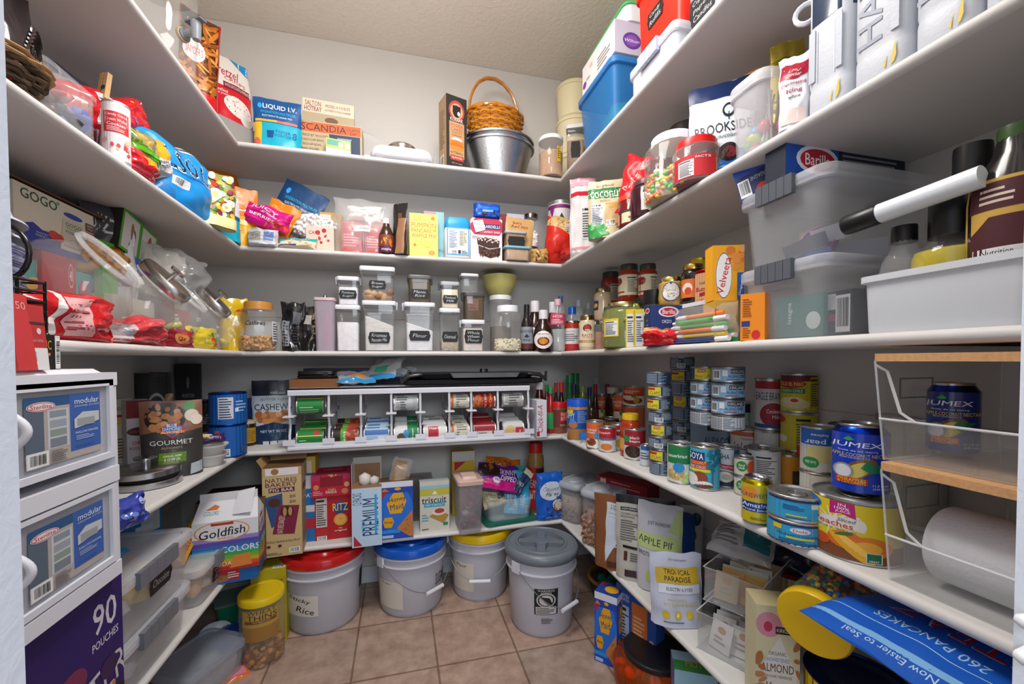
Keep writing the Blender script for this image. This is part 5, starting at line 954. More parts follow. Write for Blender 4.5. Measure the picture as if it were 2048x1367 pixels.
JAR((3,'R',.055,1227,1274,606),'pickle_jar','jar of green pickles with a yellow-edged nutrition label','jar','tall',body='c8d08838',fill='6c7018',level=.86,ffin='gloss',lid='b0a878',lfin='metal',lh=.06,ribs=False,shapes=[R(.1,.1,.46,.9,'d8c028'),NF(.13,.15,.43,.8,'dcdcd8')],lab=(.2,.68),balls=(26,.016,['7a7c1c','686c14','8a8c28'],'gloss',(1,.7,1.8)),turn=-10)
for i,(a,b) in enumerate(((1252,1271),(1270,1288))):
 BOX((3,'R',.02,a,b,618,-26),'baking_soda_box',['slim yellow-topped box with a nutrition panel beside the pickle jar','second slim yellow-topped box, touching the blue pasta box'][i],'box',.07,'d8c020',[R(.08,.02,.92,.88,'d4d6de'),NF(.1,.1,.9,.86,'d4d6de')])
BL_ = [R(0,0,1,1,'1c3472'),E(.58,.84,.32,.13,'e4e4ea'),E(.58,.84,.26,.1,'c02030'),T('Barilla',.58,.84,.38,.11,'f0f0f4',b=.02),T('ORZO',.52,.6,.3,.08,'d8dce8'),E(.55,.3,.2,.14,'c8a058')]
BOX((3,'R',.035,1300,1364,610,-14),'pasta_box','navy blue orzo pasta box with a red oval logo behind the markers','box',.045,'1c3472',BL_,left=[R(0,0,1,1,'182c60'),E(.5,.88,.4,.07,'e4e4ea'),E(.5,.88,.32,.05,'c02030'),LN(.3,.1,.7,.7,5,'5a6a9a')])
JAR((3,'R',.17,1277,1300,596),'pepper_grinder','black pepper grinder standing behind the orzo box','grinder','straight',body='1c1a1a',bfin='gloss',lid='141214',lh=.2,parts='grinder_body')
JAR((3,'R',.16,1296,1320,581),'salt_grinder','clear and black salt grinder beside the lemon curd','grinder','straight',fill='a8a4a0',level=.6,lid='141214',lh=.25,parts='glass_body')
f = FV(3,'R',.10,1318,1366,556,612,'c');JAR(f,'lemon_curd_jar','squat faceted jar of lemon curd with a round white and blue label','jar','curve',body='c8a050',bfin='gloss',lid='c8b468',lfin='metal',lh=.16,ribs=False,n=8,shapes=[E(.5,.52,.36,.42,'283c78'),E(.5,.52,.33,.385,'e0dcd0'),T('LEMON',.5,.58,.36,.1,'3a3630'),T('CURD',.5,.42,.3,.1,'3a3630'),E(.5,.9,.05,.06,'284898')],lab=(.05,.85),parts='jar_body')
f = FV(3,'R',.13,1364,1408,530,606,'c');JAR(f,'jam_jar','dark preserve jar with a gold lid and an orange fruit label','jar','jar',body='1c100c',bfin='gloss',lid='b89848',lfin='metal',lh=.09,ribs=False,shapes=[R(0,0,1,1,'d87030'),E(.28,.5,.2,.3,'f0d8c8'),E(.3,.36,.14,.2,'c84818'),LN(.55,.5,.9,.8,2,'8a3010')],lab=(.12,.6),parts='jar_body')
f = FV(3,'R',.12,1392,1438,542,606,'c');CAN(f,'buttermilk_can','tan can of powdered buttermilk with a red lid','can','dca878',[T('cultured',.5,.66,.6,.1,'1c3a78',sh=.2),T('Buttermilk',.55,.44,.95,.15,'a01828',b=.02),G([(.2,.3),(.5,.35),(.5,.22),(.2,.18)],'a01828'),T('blend',.65,.24,.4,.1,'1c3a78',sh=.2),T('NET WT 12 OZ',.5,.07,.5,.05,'a01828')],pull=False,metal='b81828',lab=(.02,.9),fin='paper')
f = FV(3,'R',.2,1382,1416,518,606,'c');CAN(f,'spice_tin','yellow tin standing behind the tan buttermilk can','tin','b89c18',pull=False,metal='c0a828')
# what those stand on: a white riser with jars under it
f = FV(3,'R',.02,1362,1440,607,612);t = thing('shelf_riser','low white plastic shelf riser holding the preserve jars','riser');m = MB();zr = ZV('R',.10,1366,610)
a,b = h2(1215,610,'R',.2),h2(1462,610,'R',.12);L = (a.y-b.y)/2
m.loft([(L,.12,0,.02),(L,.12,.012,.02)],'dcdce0','plastic',.02);m.build('top',t)
for sx in (-1,1):
 m = MB();m.box(sx*(L-.012)-.004,-.08,-(zr-ST[3])+.0005,sx*(L-.012)+.004,.08,0,'d0d0d4','plastic');m.build('leg',t)
put(t,(b.x+.085,(a.y+b.y)/2,zr-.012),-90)
VE = [R(0,0,1,1,'f0a818'),E(.42,.38,.32,.38,'2868b0'),E(.42,.38,.30,.36,'f4f0ec'),T('Velveeta',.42,.38,.74,.3,'c82028',rot=80,b=.03),T('SHELLS & CHEESE',.78,.38,.4,.05,'2a3a68',rot=80)]
f = FV(3,'R',.06,1425,1488,490,600,-20)
BOX(f,'pasta_dinner_box','orange-yellow shells and cheese box with a red slanted logo','box',.05,'f0a818',[R(0,0,1,1,'f0a818'),E(.36,.45,.26,.42,'2868b0'),E(.36,.45,.245,.40,'f4f0ec'),('t','Velveeta',.36,.45,1.25,.12,'c82028',78,.03,0),BL(.55,.55,1,1,14,['e89040','d87828','f0a860'],.12,3,.6),R(.78,0,1,.5,'2058a8'),('t','Original',.9,.22,.5,.05,'e8e8f0',80,.02,0)],ry=0)
BOX((3,'R',.045,1430,1476,600,-20),'crouton_carton','mustard-yellow carton under the shells and cheese box','box',.08,'c8a040',[E(.7,.3,.08,.06,'8a6820'),('t','Rice',.7,.5,.2,.1,'8a6820',90,.0,0),R(.0,.6,.15,.8,'c82828'),LN(.1,.3,.5,.6,3,'a88430')],h=f.p.z-ST[3]-.002)
BOX((3,'R',.015,1476,1536,586),'baking_soda_box','orange baking soda box beside the lower latched bin','box',.05,'e88818',[R(.05,.3,.4,.42,'2a3a78'),E(.65,.12,.18,.1,'c82828'),LN(.1,.05,.45,.28,5,'8a4808'),LN(.1,.5,.5,.9,8,'8a4808')],w=.05,rz=-60)
# markers in a clear sleeve
f = fit(3,'R',.0,1334,1466,650);a,b = h2(1338,680,'R',.015),h2(1462,680,'R',.015);t = thing('marker_pack','clear sleeve of thick coloured markers at the edge of the right shelf','marker pack');L = (a.y-b.y)
for i,c in enumerate(['2a3a78','e8c018','f07828','48b038','48a838','f08030','2878d8','38a848']):
 z = .010+.0135*(i % 6)+ (0 if i < 6 else .008);yy = -.004+.004*(i % 2)+ (.02 if i > 5 else 0);x = .012*(i % 3)
 m = MB();m.tube([(-L*.5+x+.018,yy,z),(L*.5-.02-x*.5,yy,z)],.0064,c,'gloss',10);m.tube([(L*.5-.055-x*.5,yy,z),(L*.5-.012-x*.5,yy,z)] if i % 2 == 0 else [(-L*.5+x+.01,yy,z),(-L*.5+x+.045,yy,z)],.0069,'e4e4e8','plastic',10)
 m.tube([(-L*.5+x,yy,z),(-L*.5+x+.018,yy,z)],.004,'e8e8ec','plastic',8);m.build('marker',t)
put(t,((a.x+b.x)/2+.01,(a.y+b.y)/2,ST[3]),-90)
POUCH(free((XR+.028,(a.y+b.y)/2,ST[3]-.002),L*1.02,.105),'plastic_sleeve','','',.05,'f0f2f61c',[R(0,0,1,.12,'18984890')],'pillow','film',.008,73,parent=t,nu=16,nv=10).location = (0,.01,0)
POUCH((3,'R',.005,1294,1364,655),'candy_bag','shiny red bag slumped in front of the orzo box','candy bag',.06,'c8101c',[R(.0,.8,.6,1,'c89868')],'pillow','gloss',.016,74,rz=-40,w=.125)
for u,vt,l,c in ((1110,592,'clear empty bottle with a blue cap behind the barbecue bottles','5a8ac0'),(1146,600,'clear plastic bottle with no cap at the back wall','c8ccd4'),(1166,606,'clear stubby bottle at the back wall beside the card','c8ccd4')):
 JAR((3,'B',.21,u,u+22,vt),'empty_bottle',l,'bottle','water',body='dce4ec30',lid=c,lh=.08,parts='bottle_body')
BOX((3,'B',.16,1172,1190,602),'seed_packet','small grey packet with a green top behind the alfredo jar','packet',.01,'a8a8a8',[R(0,.7,1,1,'3a8a48'),E(.5,.4,.3,.2,'3a3a3c')],h=.14)
# --- right run: latched bins, tray of bottles
def contents1(t,a,b,h):
 for i,(x,y,z,w,d,hh,c,rz,sh) in enumerate(((-.02,-.06,.004,.1,.04,.1,'2f7a6c',10,[T('lasagna',.3,.6,.5,.12,'cfe4dc',rot=90),E(.8,.4,.15,.2,'d8e4e0')]),(.045,-.03,.004,.09,.05,.1,'2c2c36',-5,[R(.05,.6,.6,.95,'c8c8cc'),R(.3,.35,.7,.5,'a83058'),BC(.6,.1,.95,.9)]),(-.065,-.02,.004,.03,.1,.09,'c87838',0,[]),(0,.06,.004,.12,.06,.08,'3a3844',0,[BC(.1,.2,.5,.8)]))):
  m = MB();x = max(-a*.9+w/2,min(a*.9-w/2,x));m.box(-w/2,-d/2,0,w/2,d/2,hh,c);m.decal(plane((-w/2,-d/2-.0005,0),(w,0,0),(0,0,hh)),(w,hh),sh);o = m.build('packet',t);o.location = (x,y,z);o.rotation_euler = (0,0,radians(rz))
def contents2(t,a,b,h):
 for i,(x,y,z,w,d,hh,c,rx) in enumerate(((-.02,-.05,.01,.12,.04,.02,'3a6ab0',0),(.0,-.08,.03,.1,.03,.03,'2c3448',20),(.03,-.04,.05,.07,.02,.035,'c8c8d4',15),(-.03,-.03,.07,.05,.02,.02,'c8a060',10),(.02,.05,.01,.1,.1,.04,'a8a8b4',0))):
  m = MB();m.box(-w/2,-d/2,0,w/2,d/2,hh,c);o = m.build('packet',t);o.location = (x*.8,y,z);o.rotation_euler = (radians(rx),0,.3*(i-2))
 m = MB();m.lathe([(.035,0),(.038,.02),(.034,.02),(.03,.004)],'a03a88','plastic',20);o = m.build('plastic_ring',t);o.location = (0,-.04,.05);o.rotation_euler = (1.2,0,.3)
yb0,yb1 = h2(1478,560,'R',.03).y,h2(1646,560,'R',.03).y;yc = (yb0+yb1)/2;hz = ZV('R',.03,1640,505)-ST[3];hz2 = ZV('R',.03,1627,332)-ST[3]-hz
BIN(free((XR+.03+.165,yc,ST[3]),1,1,-90),'latched_bin','lower of two stacked clear bins with grey latches on the right shelf',(yb0-yb1)*1.06,.33,hz,'e6eaf022','frost',lid='eef0f450',latches='585c64',fill=contents1,taper=.88,r=.03,cat='storage bin',group=None)
BIN(free((XR+.03+.165,yc,ST[3]+hz+.001),1,1,-90),'latched_bin','upper clear bin with grey latches carrying the blue pasta boxes',(yb0-yb1)*1.06,.33,hz2,'e6eaf020','frost',lid='eef0f450',latches='585c64',fill=contents2,taper=.88,r=.03,cat='storage bin')
ztop = ST[3]+hz+hz2
BOX(free((.98,.70,ztop+.001),.35,.085,0),'pasta_box','long dark navy pasta box with a red oval logo on the upper latched bin','box',.05,'1c2434',[R(0,0,.42,1,'1c4aa0'),E(.25,.5,.17,.38,'dfe4ee'),E(.25,.5,.14,.28,'c02030'),T('Barilla',.25,.5,.2,.3,'f4f4f8',b=.02),LN(.45,.4,.95,.9,4,'8a8e98')])
BOX(free((.835,.80,ztop+.001),.07,.1,-60),'pasta_box','small lasagne box with a barcode tilted at the corner of the upper bin','box',.05,'2a48a0',[R(0,0,1,.6,'24305a'),BC(.05,.08,.4,.5),T('LASAGNE',.7,.45,.5,.1,'b8c0d8',rot=180),E(.75,.15,.2,.12,'c83030')],ry=-14)
a,b = h2(1712,600,'R',.012),h2(2075,600,'R',.012);hb = ZV('R',.012,1712,556)-ST[3]
BIN(free((XR+.012+.13,(a.y+b.y)/2,ST[3]),1,1,-90),'plastic_tub','milky white open tub of oil bottles at the near end of the right shelf',(a.y-b.y)*1.02,.26,hb,'dfe4ead8','frost',taper=.92,r=.02,cat='tub')
zt = ST[3]+.008
JAR(free((XR+.075,h2(1808,500,'R',.075).y,zt),.05,.18),'glass_bottle','small clear glass bottle with a black cap in the white tub','bottle',[(.9,0),(1,.04),(1,.55),(.85,.68),(.55,.8),(.5,.88)],body='e4e8ee24',lid='141416',lh=.12,parts='glass_body',r=.033)
JAR(free((XR+.085,h2(1905,500,'R',.085).y,zt),.05,.205),'olive_oil_bottle','square-shouldered olive oil bottle with a wide black cap','bottle',[(.95,0),(1,.03),(1,.55),(.92,.62),(.6,.68),(.55,.74)],body='f8f8e008',fill='b8a410',ffin='gloss',level=.6,lid='141416',lh=.28,parts='glass_body',r=.05,lr=1.0)
JAR(free((XR+.14,h2(1942,450,'R',.14).y,zt),.05,.30),'sauce_bottle','tall black soy sauce bottle behind the olive oil','bottle',[(.95,0),(1,.03),(1,.6),(.9,.7),(.6,.78),(.58,.84)],body='0c0c10',bfin='gloss',lid='161618',lh=.13,parts='glass_body',r=.038)
JAR(free((XR+.088,h2(2030,450,'R',.085).y,zt),.05,.285),'balsamic_bottle','large black vinegar bottle with a maroon and gold label nearest the door','bottle',[(.95,0),(1,.03),(1,.62),(.95,.72),(.5,.86),(.4,.95)],body='100c0c',bfin='gloss',lid='2c4a1c',lh=.1,parts='glass_body',r=.05,labc='c8a048',shapes=[R(.02,.74,.98,.97,'4a1820'),LN(.1,.78,.5,.93,3,'d8c8b8'),R(.7,.76,.95,.95,'b81830'),G([(.03,.03),(.97,.03),(.97,.55),(.8,.68),(.2,.68),(.03,.55)],'4a1820'),R(.05,.03,.95,.42,'dcdcdc'),T('Nutrition',.3,.38,.35,.05,'222222'),T('Facts',.2,.32,.2,.05,'222222'),LN(.08,.05,.9,.28,6,'444444')],lab=(.12,.72),span=pi*.8)
p0 = hitX(1690,452,XR+.02);p1 = hitX(1966,352,XR+.035);d = (p1-p0).normalized();t = thing('rolling_tube','white tube with a black rubber end lying across the white tub','tube')
m = MB();m.tube([d*.05,p1-p0],.0165,'e4eaf0','plastic',20);m.build('tube_shaft',t);m = MB();m.tube([Vector((0,0,0)),d*.004,d*.052,d*.054],[.0165,.018,.0175,.0165],'1c1c20','plastic',20);m.tube([d*-.0005,d*.001],.011,'0a0a0c','plastic',16);m.build('rubber_end',t);put(t,p0)
# ---------------------------------------------------------------- fourth shelf
OV = lambda x,y,rx,ry,c: E(x,y,rx,ry,c)
def C4(a,name,label,bg,sh=(),**k): return CAN(FB(4,*a),name,label,'can',bg,sh,**k)
# right run, front to back
C4((1173,1208,838,898),'food_can','orange refried beans can with blue and green dots, left end of the right front row','d8642c',[T('refried',.3,.72,.5,.1,'f0e0d0'),T('beans',.3,.62,.4,.09,'f0e0d0'),R(0,0,1,.34,'e8e4dc'),E(.3,.22,.24,.16,'7a3a20'),E(.56,.5,.15,.12,'3a90c8'),E(.78,.34,.15,.12,'2c8848'),G([(.8,.1),(1,.3),(1,.02)],'e0c060')])
SO = [R(0,.58,1,1,'b01c28'),R(0,.5,1,.58,'4878a0'),T("Campbell's",.36,.82,.6,.12,'f0ece8',sh=.3),T('Mushroom',.4,.5,.5,.06,'4a5a6a'),E(.45,.2,.3,.16,'c87838'),R(.8,0,1,.5,'d8d8dc')]
C4((1197,1232,850,905),'soup_can','red and white mushroom soup can with a bowl picture','dcd8d4',SO)
C4((1228,1246,845,899),'soup_can','red and white soup can half hidden beside the yellow-lidded sauce jar','dcd8d4',[R(0,.58,1,1,'b01c28'),T("Campbell's",.5,.8,.7,.12,'f0ece8',sh=.3),E(.6,.25,.3,.18,'d8a838')],r=.033)
EN = [R(0,.62,1,1,'d85820'),R(0,.55,1,.62,'b82818'),T('enchilada',.4,.82,.7,.09,'f0dcc8'),T('sauce',.3,.72,.35,.07,'f0dcc8'),E(.45,.28,.42,.2,'7a2818'),E(.4,.38,.3,.12,'e0d0a0'),E(.62,.3,.13,.2,'c8983c'),E(.5,.52,.1,.08,'2c8848')]
C4((1189,1219,787,840),'sauce_can','orange enchilada sauce can, left of the two small ones','e8dcd0',EN)
C4((1227,1257,784,836),'sauce_can','orange enchilada sauce can, right of the two small ones','e8dcd0',EN)
o = C4((1246,1288,808,850),'sauce_can','wide orange sauce can supporting the large enchilada can','d85820',[T('enchilada',.4,.6,.7,.2,'f0dcc8')])
f = FB(4,1246,1288,808,850);f2 = Fit();f2.__dict__.update(f.__dict__);f2.p = f.p+Vector((0,0,f.h));f2.h = ZV('R',f.p.x-XR,1266,772)-f2.p.z
CAN(f2,'sauce_can','large orange enchilada sauce can stacked at the back of the right run','can','e8dcd0',EN)
JAR(FB(4,1241,1280,824,915),'pasta_sauce_jar','red pasta sauce jar with a yellow lid among the cans','jar','jar',body='a83414',bfin='gloss',lid='e0b818',lh=.12,parts='jar_body',shapes=[R(0,0,1,.6,'a82818'),E(.1,.4,.2,.3,'d8a040')],lab=(.1,.6))
C4((1205,1238,832,868),'food_can','dark can with a yellow-lettered label behind the soup cans','2a2220',[T('BAKED',.5,.7,.7,.3,'d89828')])
C4((1248,1291,852,921),'bean_can','black beans can with a dark red label and green dot','d4d0cc',[R(0,.46,1,1,'981c28'),T('black',.5,.76,.42,.1,'f0e8e4'),T('beans',.5,.64,.44,.1,'f0e8e4'),E(.14,.7,.13,.12,'2c8848'),E(.42,.26,.34,.22,'3a2420'),BL(.16,.12,.7,.42,30,['4a302a','2a1814','5a3c34'],.04,3),E(.78,.4,.1,.12,'3878c0')])
C4((1280,1302,886,933),'food_can','small white and blue can beside the black beans can','ccd0d8',[R(0,.8,1,1,'2868b0'),LN(.1,.3,.8,.7,3,'4a5a7a')])
JAR(FB(4,1098,1135,800,867),'peanut_butter_jar','peanut butter jar with a red lid and red label','jar','straight',body='8a4c38',bfin='gloss',lid='c41c20',lh=.18,parts='jar_body',labc='6a2c24',shapes=[R(.5,.3,1,.9,'c02430'),R(.5,.9,.9,1.0,'2c5a38'),T('PEANUT',.78,.74,.44,.2,'ecdccc'),T('BUTTER',.78,.5,.44,.2,'ecdccc'),LN(.5,.05,.95,.2,2,'c8a890')],lab=(.2,.75),turn=10)
JAR(FB(4,1134,1176,796,880),'peanut_butter_jar','peanut butter jar with a bright blue lid and blue label','jar','straight',body='b8824c',bfin='gloss',lid='1c58c8',lh=.17,parts='jar_body',labc='1c50a8',shapes=[T('SKIPPY',.12,.68,.5,.3,'e8e4e0',b=.02),R(.04,.82,.3,.98,'e0c020'),LN(.5,.3,.95,.95,8,'88a8d8'),E(.3,.22,.2,.2,'b8743c'),E(.26,.42,.12,.14,'4888d0')],lab=(.28,.76))
JAR(FB(4,1160,1180,864,888),'dip_cup','small white dip cup with a blue foil lid','cup',[(.75,0),(1,.9)],body='dcdce0',bfin='plastic',lid='2878c8',lh=.1,lr=1.15,ribs=False,parts='cup_body')
BOX(FB(4,1071,1096,800,874,6,False),'takeout_box','white folded takeout carton with red script on its narrow side','box',.12,'dcdce4',[('t','Chick-fil-A',.35,.5,2.4,.16,'b8202c',90,.0,.3),R(.02,.03,.3,.16,'b01820')],left=[('t','Chick-fil-A',.4,.5,.5,.1,'a83040',90,.0,.3),R(.0,.05,.3,.3,'8a2028')],cols={'l': 'b4b0bc','t': 'e4e4ea'},w=.055)
# clam tins and tuna tins
CLb = [R(.0,.1,.52,.9,'d8c828'),T('CLAMS',.3,.35,.36,.3,'20242c',b=.02),R(.05,.62,.3,.84,'b82828'),LN(.6,.1,.95,.9,6,'a8b4c0')]
CLt = [R(.12,.08,.6,.92,'d8c828'),T('Minced CLAMS',.36,.3,.44,.26,'20242c',b=.01),R(.2,.6,.44,.86,'b82828'),T("SNOWS",.32,.73,.2,.16,'f0e4d8'),LN(.68,.1,.95,.9,6,'a8b4c0')]
CLn = [LN(.05,.1,.5,.9,7,'a8b4c0'),LN(.55,.3,.95,.9,5,'a8b4c0',5),BC(.3,.08,.62,.5)]
CLm = [LN(.05,.05,.95,.95,8,'98a8b8',7),R(.45,.0,.5,1,'2c4862')]
TUa = [T('KIRKLAND',.72,.75,.4,.22,'dfe4ea',b=.02),R(.5,.6,.95,.92,'22242c'),T('KIRKLAND',.72,.76,.4,.2,'dfe4ea'),T('ALBACORE',.68,.4,.5,.22,'1c4880'),LN(.4,.08,.95,.24,1,'a04858'),BC(.05,.15,.22,.85),R(.28,.4,.42,.85,'dfe4ea')]
TUb = [LN(.05,.1,.95,.9,7,'5a6470',4),R(.4,.0,.42,1,'dcdce0')]
G1 = 'tins stacked on the right-hand shelf'
def tower(a,n,kinds,labels,lean=0,u=None):
 f = FB(4,*a);h = f.h/n;dx = 0
 for i in range(n):
  k = kinds[i];g = Fit();g.__dict__.update(f.__dict__);g.h = h-.0006;nrm = Vector((cos(radians(f.cam)),sin(radians(f.cam)),0));g.p = f.p + Vector((0,0,h*i)) + nrm*(lean*(i-n/2) + .0015*sin(i*2.3))
  CAN(g,'fish_tin',labels[i],'tin',{'b': '24425c','t': '24425c','n': '24425c','m': '24425c','a': '8ab4d4','w': 'cdd2d8'}[k],{'b': CLb,'t': CLt,'n': CLn,'m': CLm,'a': TUa,'w': TUb}[k],pull=False,lab=(.08,.92),metal='9a9ca0',turn=(i*7) % 11-5,group=G1)
O = ['bottom','second from the bottom','third from the bottom','fourth from the bottom','fifth from the bottom','sixth from the bottom','seventh from the bottom','topmost']
tower((1296,1342,742,951),8,'mbntnbbm',['navy clam tin, %s of the tall front stack' % O[i] for i in range(8)],lean=-.0016)
tower((1343,1388,713,917),8,'mnnmtmbn',['navy clam tin, %s of the tallest stack just behind' % O[i] for i in range(8)],lean=-.0012)
BOX(FB(4,1392,1466,830,888,-34,False),'tuna_carton','grey-blue tuna carton with a black name plate under the tuna tins','box',.15,'94a8bc',[R(.34,.68,.96,.92,'1c1c24'),T('KIRKLAND',.66,.8,.5,.14,'e4e4e8',b=.02),T('ALBACORE',.62,.46,.7,.2,'2858a0'),T('SOLID WHITE TUNA',.6,.26,.7,.1,'a84858'),T('IN WATER',.72,.12,.3,.1,'a84858')],w=.15)
f = FB(4,1392,1466,830,888,-34,False);zc = ST[4]+f.h
def tower2(u0,u1,v0,v1,off,kinds,lab):
 n = len(kinds)
 for i in range(n):
  g = fit(4,'R',off,u0,u1,v0+8,'c',z0=zc+.0005+i*.0453);g.h = .0447;g.w = .086
  CAN(g,'fish_tin',lab % O[i] if i < n-1 else lab % 'topmost','tin',{'t': '24425c','a': '8ab4d4','w': 'cdd2d8'}[kinds[i]],{'t': CLt,'a': TUa,'w': TUb}[kinds[i]],pull=False,lab=(.08,.92),metal='9a9ca0',turn=i*5-6,group=G1)
tower2(1388,1433,730,830,.135,'waat','tin %s of the left short stack on the tuna carton')
tower2(1432,1480,727,828,.125,'waaa','pale blue tuna tin, %s of the right short stack on the carton')
C4((1336,1386,880,969),'food_can','green and white sauerkraut can in the front row','d8d8d4',[R(0,.52,1,1,'187840'),T('sauerkraut',.4,.74,.66,.1,'e8f0e8'),E(.35,.22,.3,.17,'c8b078'),BL(.1,.1,.62,.36,30,['d8c890','b89c60'],.03,3,1.5),E(.44,.42,.19,.14,'2c88c8'),BL(.6,.04,.95,.3,12,['a8c858','c8d890'],.06,5)])
C4((1382,1436,884,982),'coconut_can','tall bright blue coconut can with palms and a coconut half','38a8c8',[R(0,.7,.5,.92,'1c3470'),T('GOYA',.2,.81,.5,.16,'f0f4f8',b=.03),R(0,.6,.62,.7,'c83020'),T('COCONUT',.3,.65,.5,.07,'f0d850'),R(0,.5,.62,.58,'c83020'),T('DE COCO',.3,.54,.46,.06,'f0f0f0'),R(.02,.42,.68,.49,'d8d820'),BL(.6,.5,.98,.95,22,['186880','1c7890'],.1,4,.5),R(.72,.1,.76,.6,'1c7088'),E(.36,.26,.24,.18,'8a4430'),E(.12,.22,.18,.16,'dcd8d4'),E(.48,.1,.26,.1,'e4e0dc'),E(.48,.07,.28,.06,'6a3828')])
C4((1430,1476,886,976),'coconut_milk_can','white and navy coconut milk can with a red banner','c8ccd4',[R(.75,0,1,1,'2c5078'),R(0,0,1,.16,'2c3c60'),T('AYSHA',.3,.8,.6,.14,'20201c',b=.02),E(.2,.62,.12,.08,'e0902c'),G([(0,.5),(.9,.42),(.9,.58),(0,.6)],'a82830'),T('COCONUT MILK',.45,.52,.7,.07,'f0e4e0',rot=-2),E(.45,.24,.36,.18,'3a2a24'),E(.45,.25,.31,.15,'dcd8d0'),E(.48,.25,.16,.08,'b8b0a0')])
f = FB(4,1404,1458,874,900);CAN(f,'food_can','low tin with a dark red side behind the coconut cans','can','7a2028')
f = FB(4,1470,1504,908,992);g = Fit()
for i,l in enumerate(('small vegetable can with an orange and green label, lower of two','small vegetable can with an orange and green label, upper of two')):
 g = Fit();g.__dict__.update(f.__dict__);g.h = f.h/2;g.p = f.p+Vector((0,0,g.h*i));CAN(g,'vegetable_can',l,'can','d4ccbc',[E(.4,.55,.26,.3,'2c8040'),E(.9,.5,.25,.4,'c8502c'),T('food',.4,.62,.3,.14,'e8f0e8'),T('club',.4,.46,.3,.14,'e8f0e8')],pull=False)
C4((1497,1556,888,985),'food_can','white can turned to its nutrition panel behind the gold drink can','d0d0d4',[NF(.0,.2,.3,.95,'d4d4d6'),NF(.35,.3,.9,.9,'d4d4d6',9),R(.05,.05,.6,.12,'3888c8'),R(0,.2,.03,1,'b02838')],turn=-8)
C4((1464,1521,848,930),'milk_can','condensed milk can with blue script and an orange stripe','d4ccc4',[R(0,.86,1,.96,'c86030'),T('La Lechera',.5,.62,.74,.18,'2448a0',b=.02,sh=.2),T('Nestle',.5,.8,.3,.06,'2448a0'),E(.86,.62,.1,.1,'c84030'),R(0,0,1,.1,'b84038')],pull=False)
f = FB(4,1468,1512,850,905);g = Fit();g.__dict__.update(f.__dict__);g.p = f.p+Vector((.04,.06,0));g.h = .115
CAN(g,'olive_can','black and pale green can with a red oval, lower one behind the condensed milk','can','3a3432');g2 = Fit();g2.__dict__.update(g.__dict__);g2.p = g.p+Vector((0,0,.116));CAN(g2,'olive_can','olive can with a black rim and pale green label stacked behind the condensed milk','can','a8c8b0',[R(0,.72,1,1,'1c1a18'),E(.2,.78,.24,.14,'b02c34'),T('EARLY',.2,.8,.3,.07,'f0d8d0'),T('Large',.4,.42,.5,.12,'2a3a34'),G([(0,0),(1,0),(1,.25),(.5,.35),(0,.2)],'8a9a48'),R(.75,.1,1,.4,'c8ccc8')],pull=False)
f = FB(4,1512,1564,846,925);g = Fit();g.__dict__.update(f.__dict__);g.h = .085
for i,l in enumerate(('white condensed milk can, lower of the pair by the yellow cans','condensed milk can with a dark red half disc stacked beside the yellow cans')):
 g = Fit();g.__dict__.update(f.__dict__);g.h = f.h*.93;g.p = f.p+Vector((0,0,g.h*i));CAN(g,'milk_can',l,'can','ccc8c4',[R(0,.84,1,1,'a82430'),T('EAGLE BRAND',.5,.68,.86,.17,'2c3c60',b=.02),E(.62,.28,.42,.26,'98283a'),T('Condensed',.66,.36,.5,.09,'f0dcd8'),T('Milk',.7,.24,.24,.08,'f0dcd8'),R(0,0,1,.08,'2c4c80')] if i else [R(0,0,1,.2,'a82430'),E(.4,.45,.3,.2,'d8c8a8'),BC(.85,.1,1,.8)],pull=False)
f = FB(4,1567,1628,745,935);h3 = f.h/3
for i,l in enumerate(('yellow sauce can, bottom of the tall yellow stack','yellow sauce can turned to its nutrition panel, middle of the yellow stack','yellow sauce can with a maroon band and burrito picture, topmost of the yellow stack')):
 g = Fit();g.__dict__.update(f.__dict__);g.h = h3;g.p = f.p+Vector((-.002*i,0,h3*i));CAN(g,'sauce_can',l,'can','c8b818',[NF(.42,.0,.92,.95,'c0b020'),E(.1,.3,.12,.1,'e0dcc8'),E(.05,.85,.12,.1,'b83828')] if i < 2 else [R(0,.84,1,1,'6a2028'),E(.32,.76,.36,.12,'a82c28'),T('OLD EL PASO',.32,.76,.6,.09,'f0d848',b=.02),R(0,.5,.66,.64,'2c8040'),T('GREEN CHILE',.32,.57,.56,.08,'e8ecd0'),E(.4,.2,.4,.14,'d8c890'),E(.35,.28,.3,.12,'e0d4a0'),E(.4,.3,.1,.05,'c03828'),NF(.78,.1,1,.95,'b8a818')],pull=False)
C4((1558,1600,902,985),'food_can','orange-yellow can with a small dark panel behind the pineapple tins','d89020',[NF(.6,.1,.95,.6,'4a3a18'),T('CORN',.3,.15,.5,.12,'3a2a10')])
C4((1590,1618,882,975),'tomato_can','red tomato can squeezed between the pear can and the orange can','b82c24',[E(.3,.7,.4,.2,'c84030'),T('Hunts',.6,.25,.7,.14,'f0dcd0')])
f = FB(4,1605,1668,846,1040);h2_ = f.h/2
for i,l in enumerate(('white can below the upside-down pear can','pear can stacked upside down with inverted blue lettering')):
 g = Fit();g.__dict__.update(f.__dict__);g.h = h2_;g.p = f.p+Vector((0,0,h2_*i));CAN(g,'fruit_can',l,'can','d4d0c4',[R(0,.62,1,1,'2860b0'),T('pear',.4,.72,.5,.12,'e8eef4',rot=180),T('halves',.5,.86,.4,.06,'e8eef4',rot=180),E(.55,.42,.36,.2,'d8cc88'),E(.3,.2,.2,.13,'2c9048'),T('food club',.3,.2,.26,.08,'e8f0e8',rot=180)] if i else [R(.7,.4,1,.8,'b8a858')],pull=False)
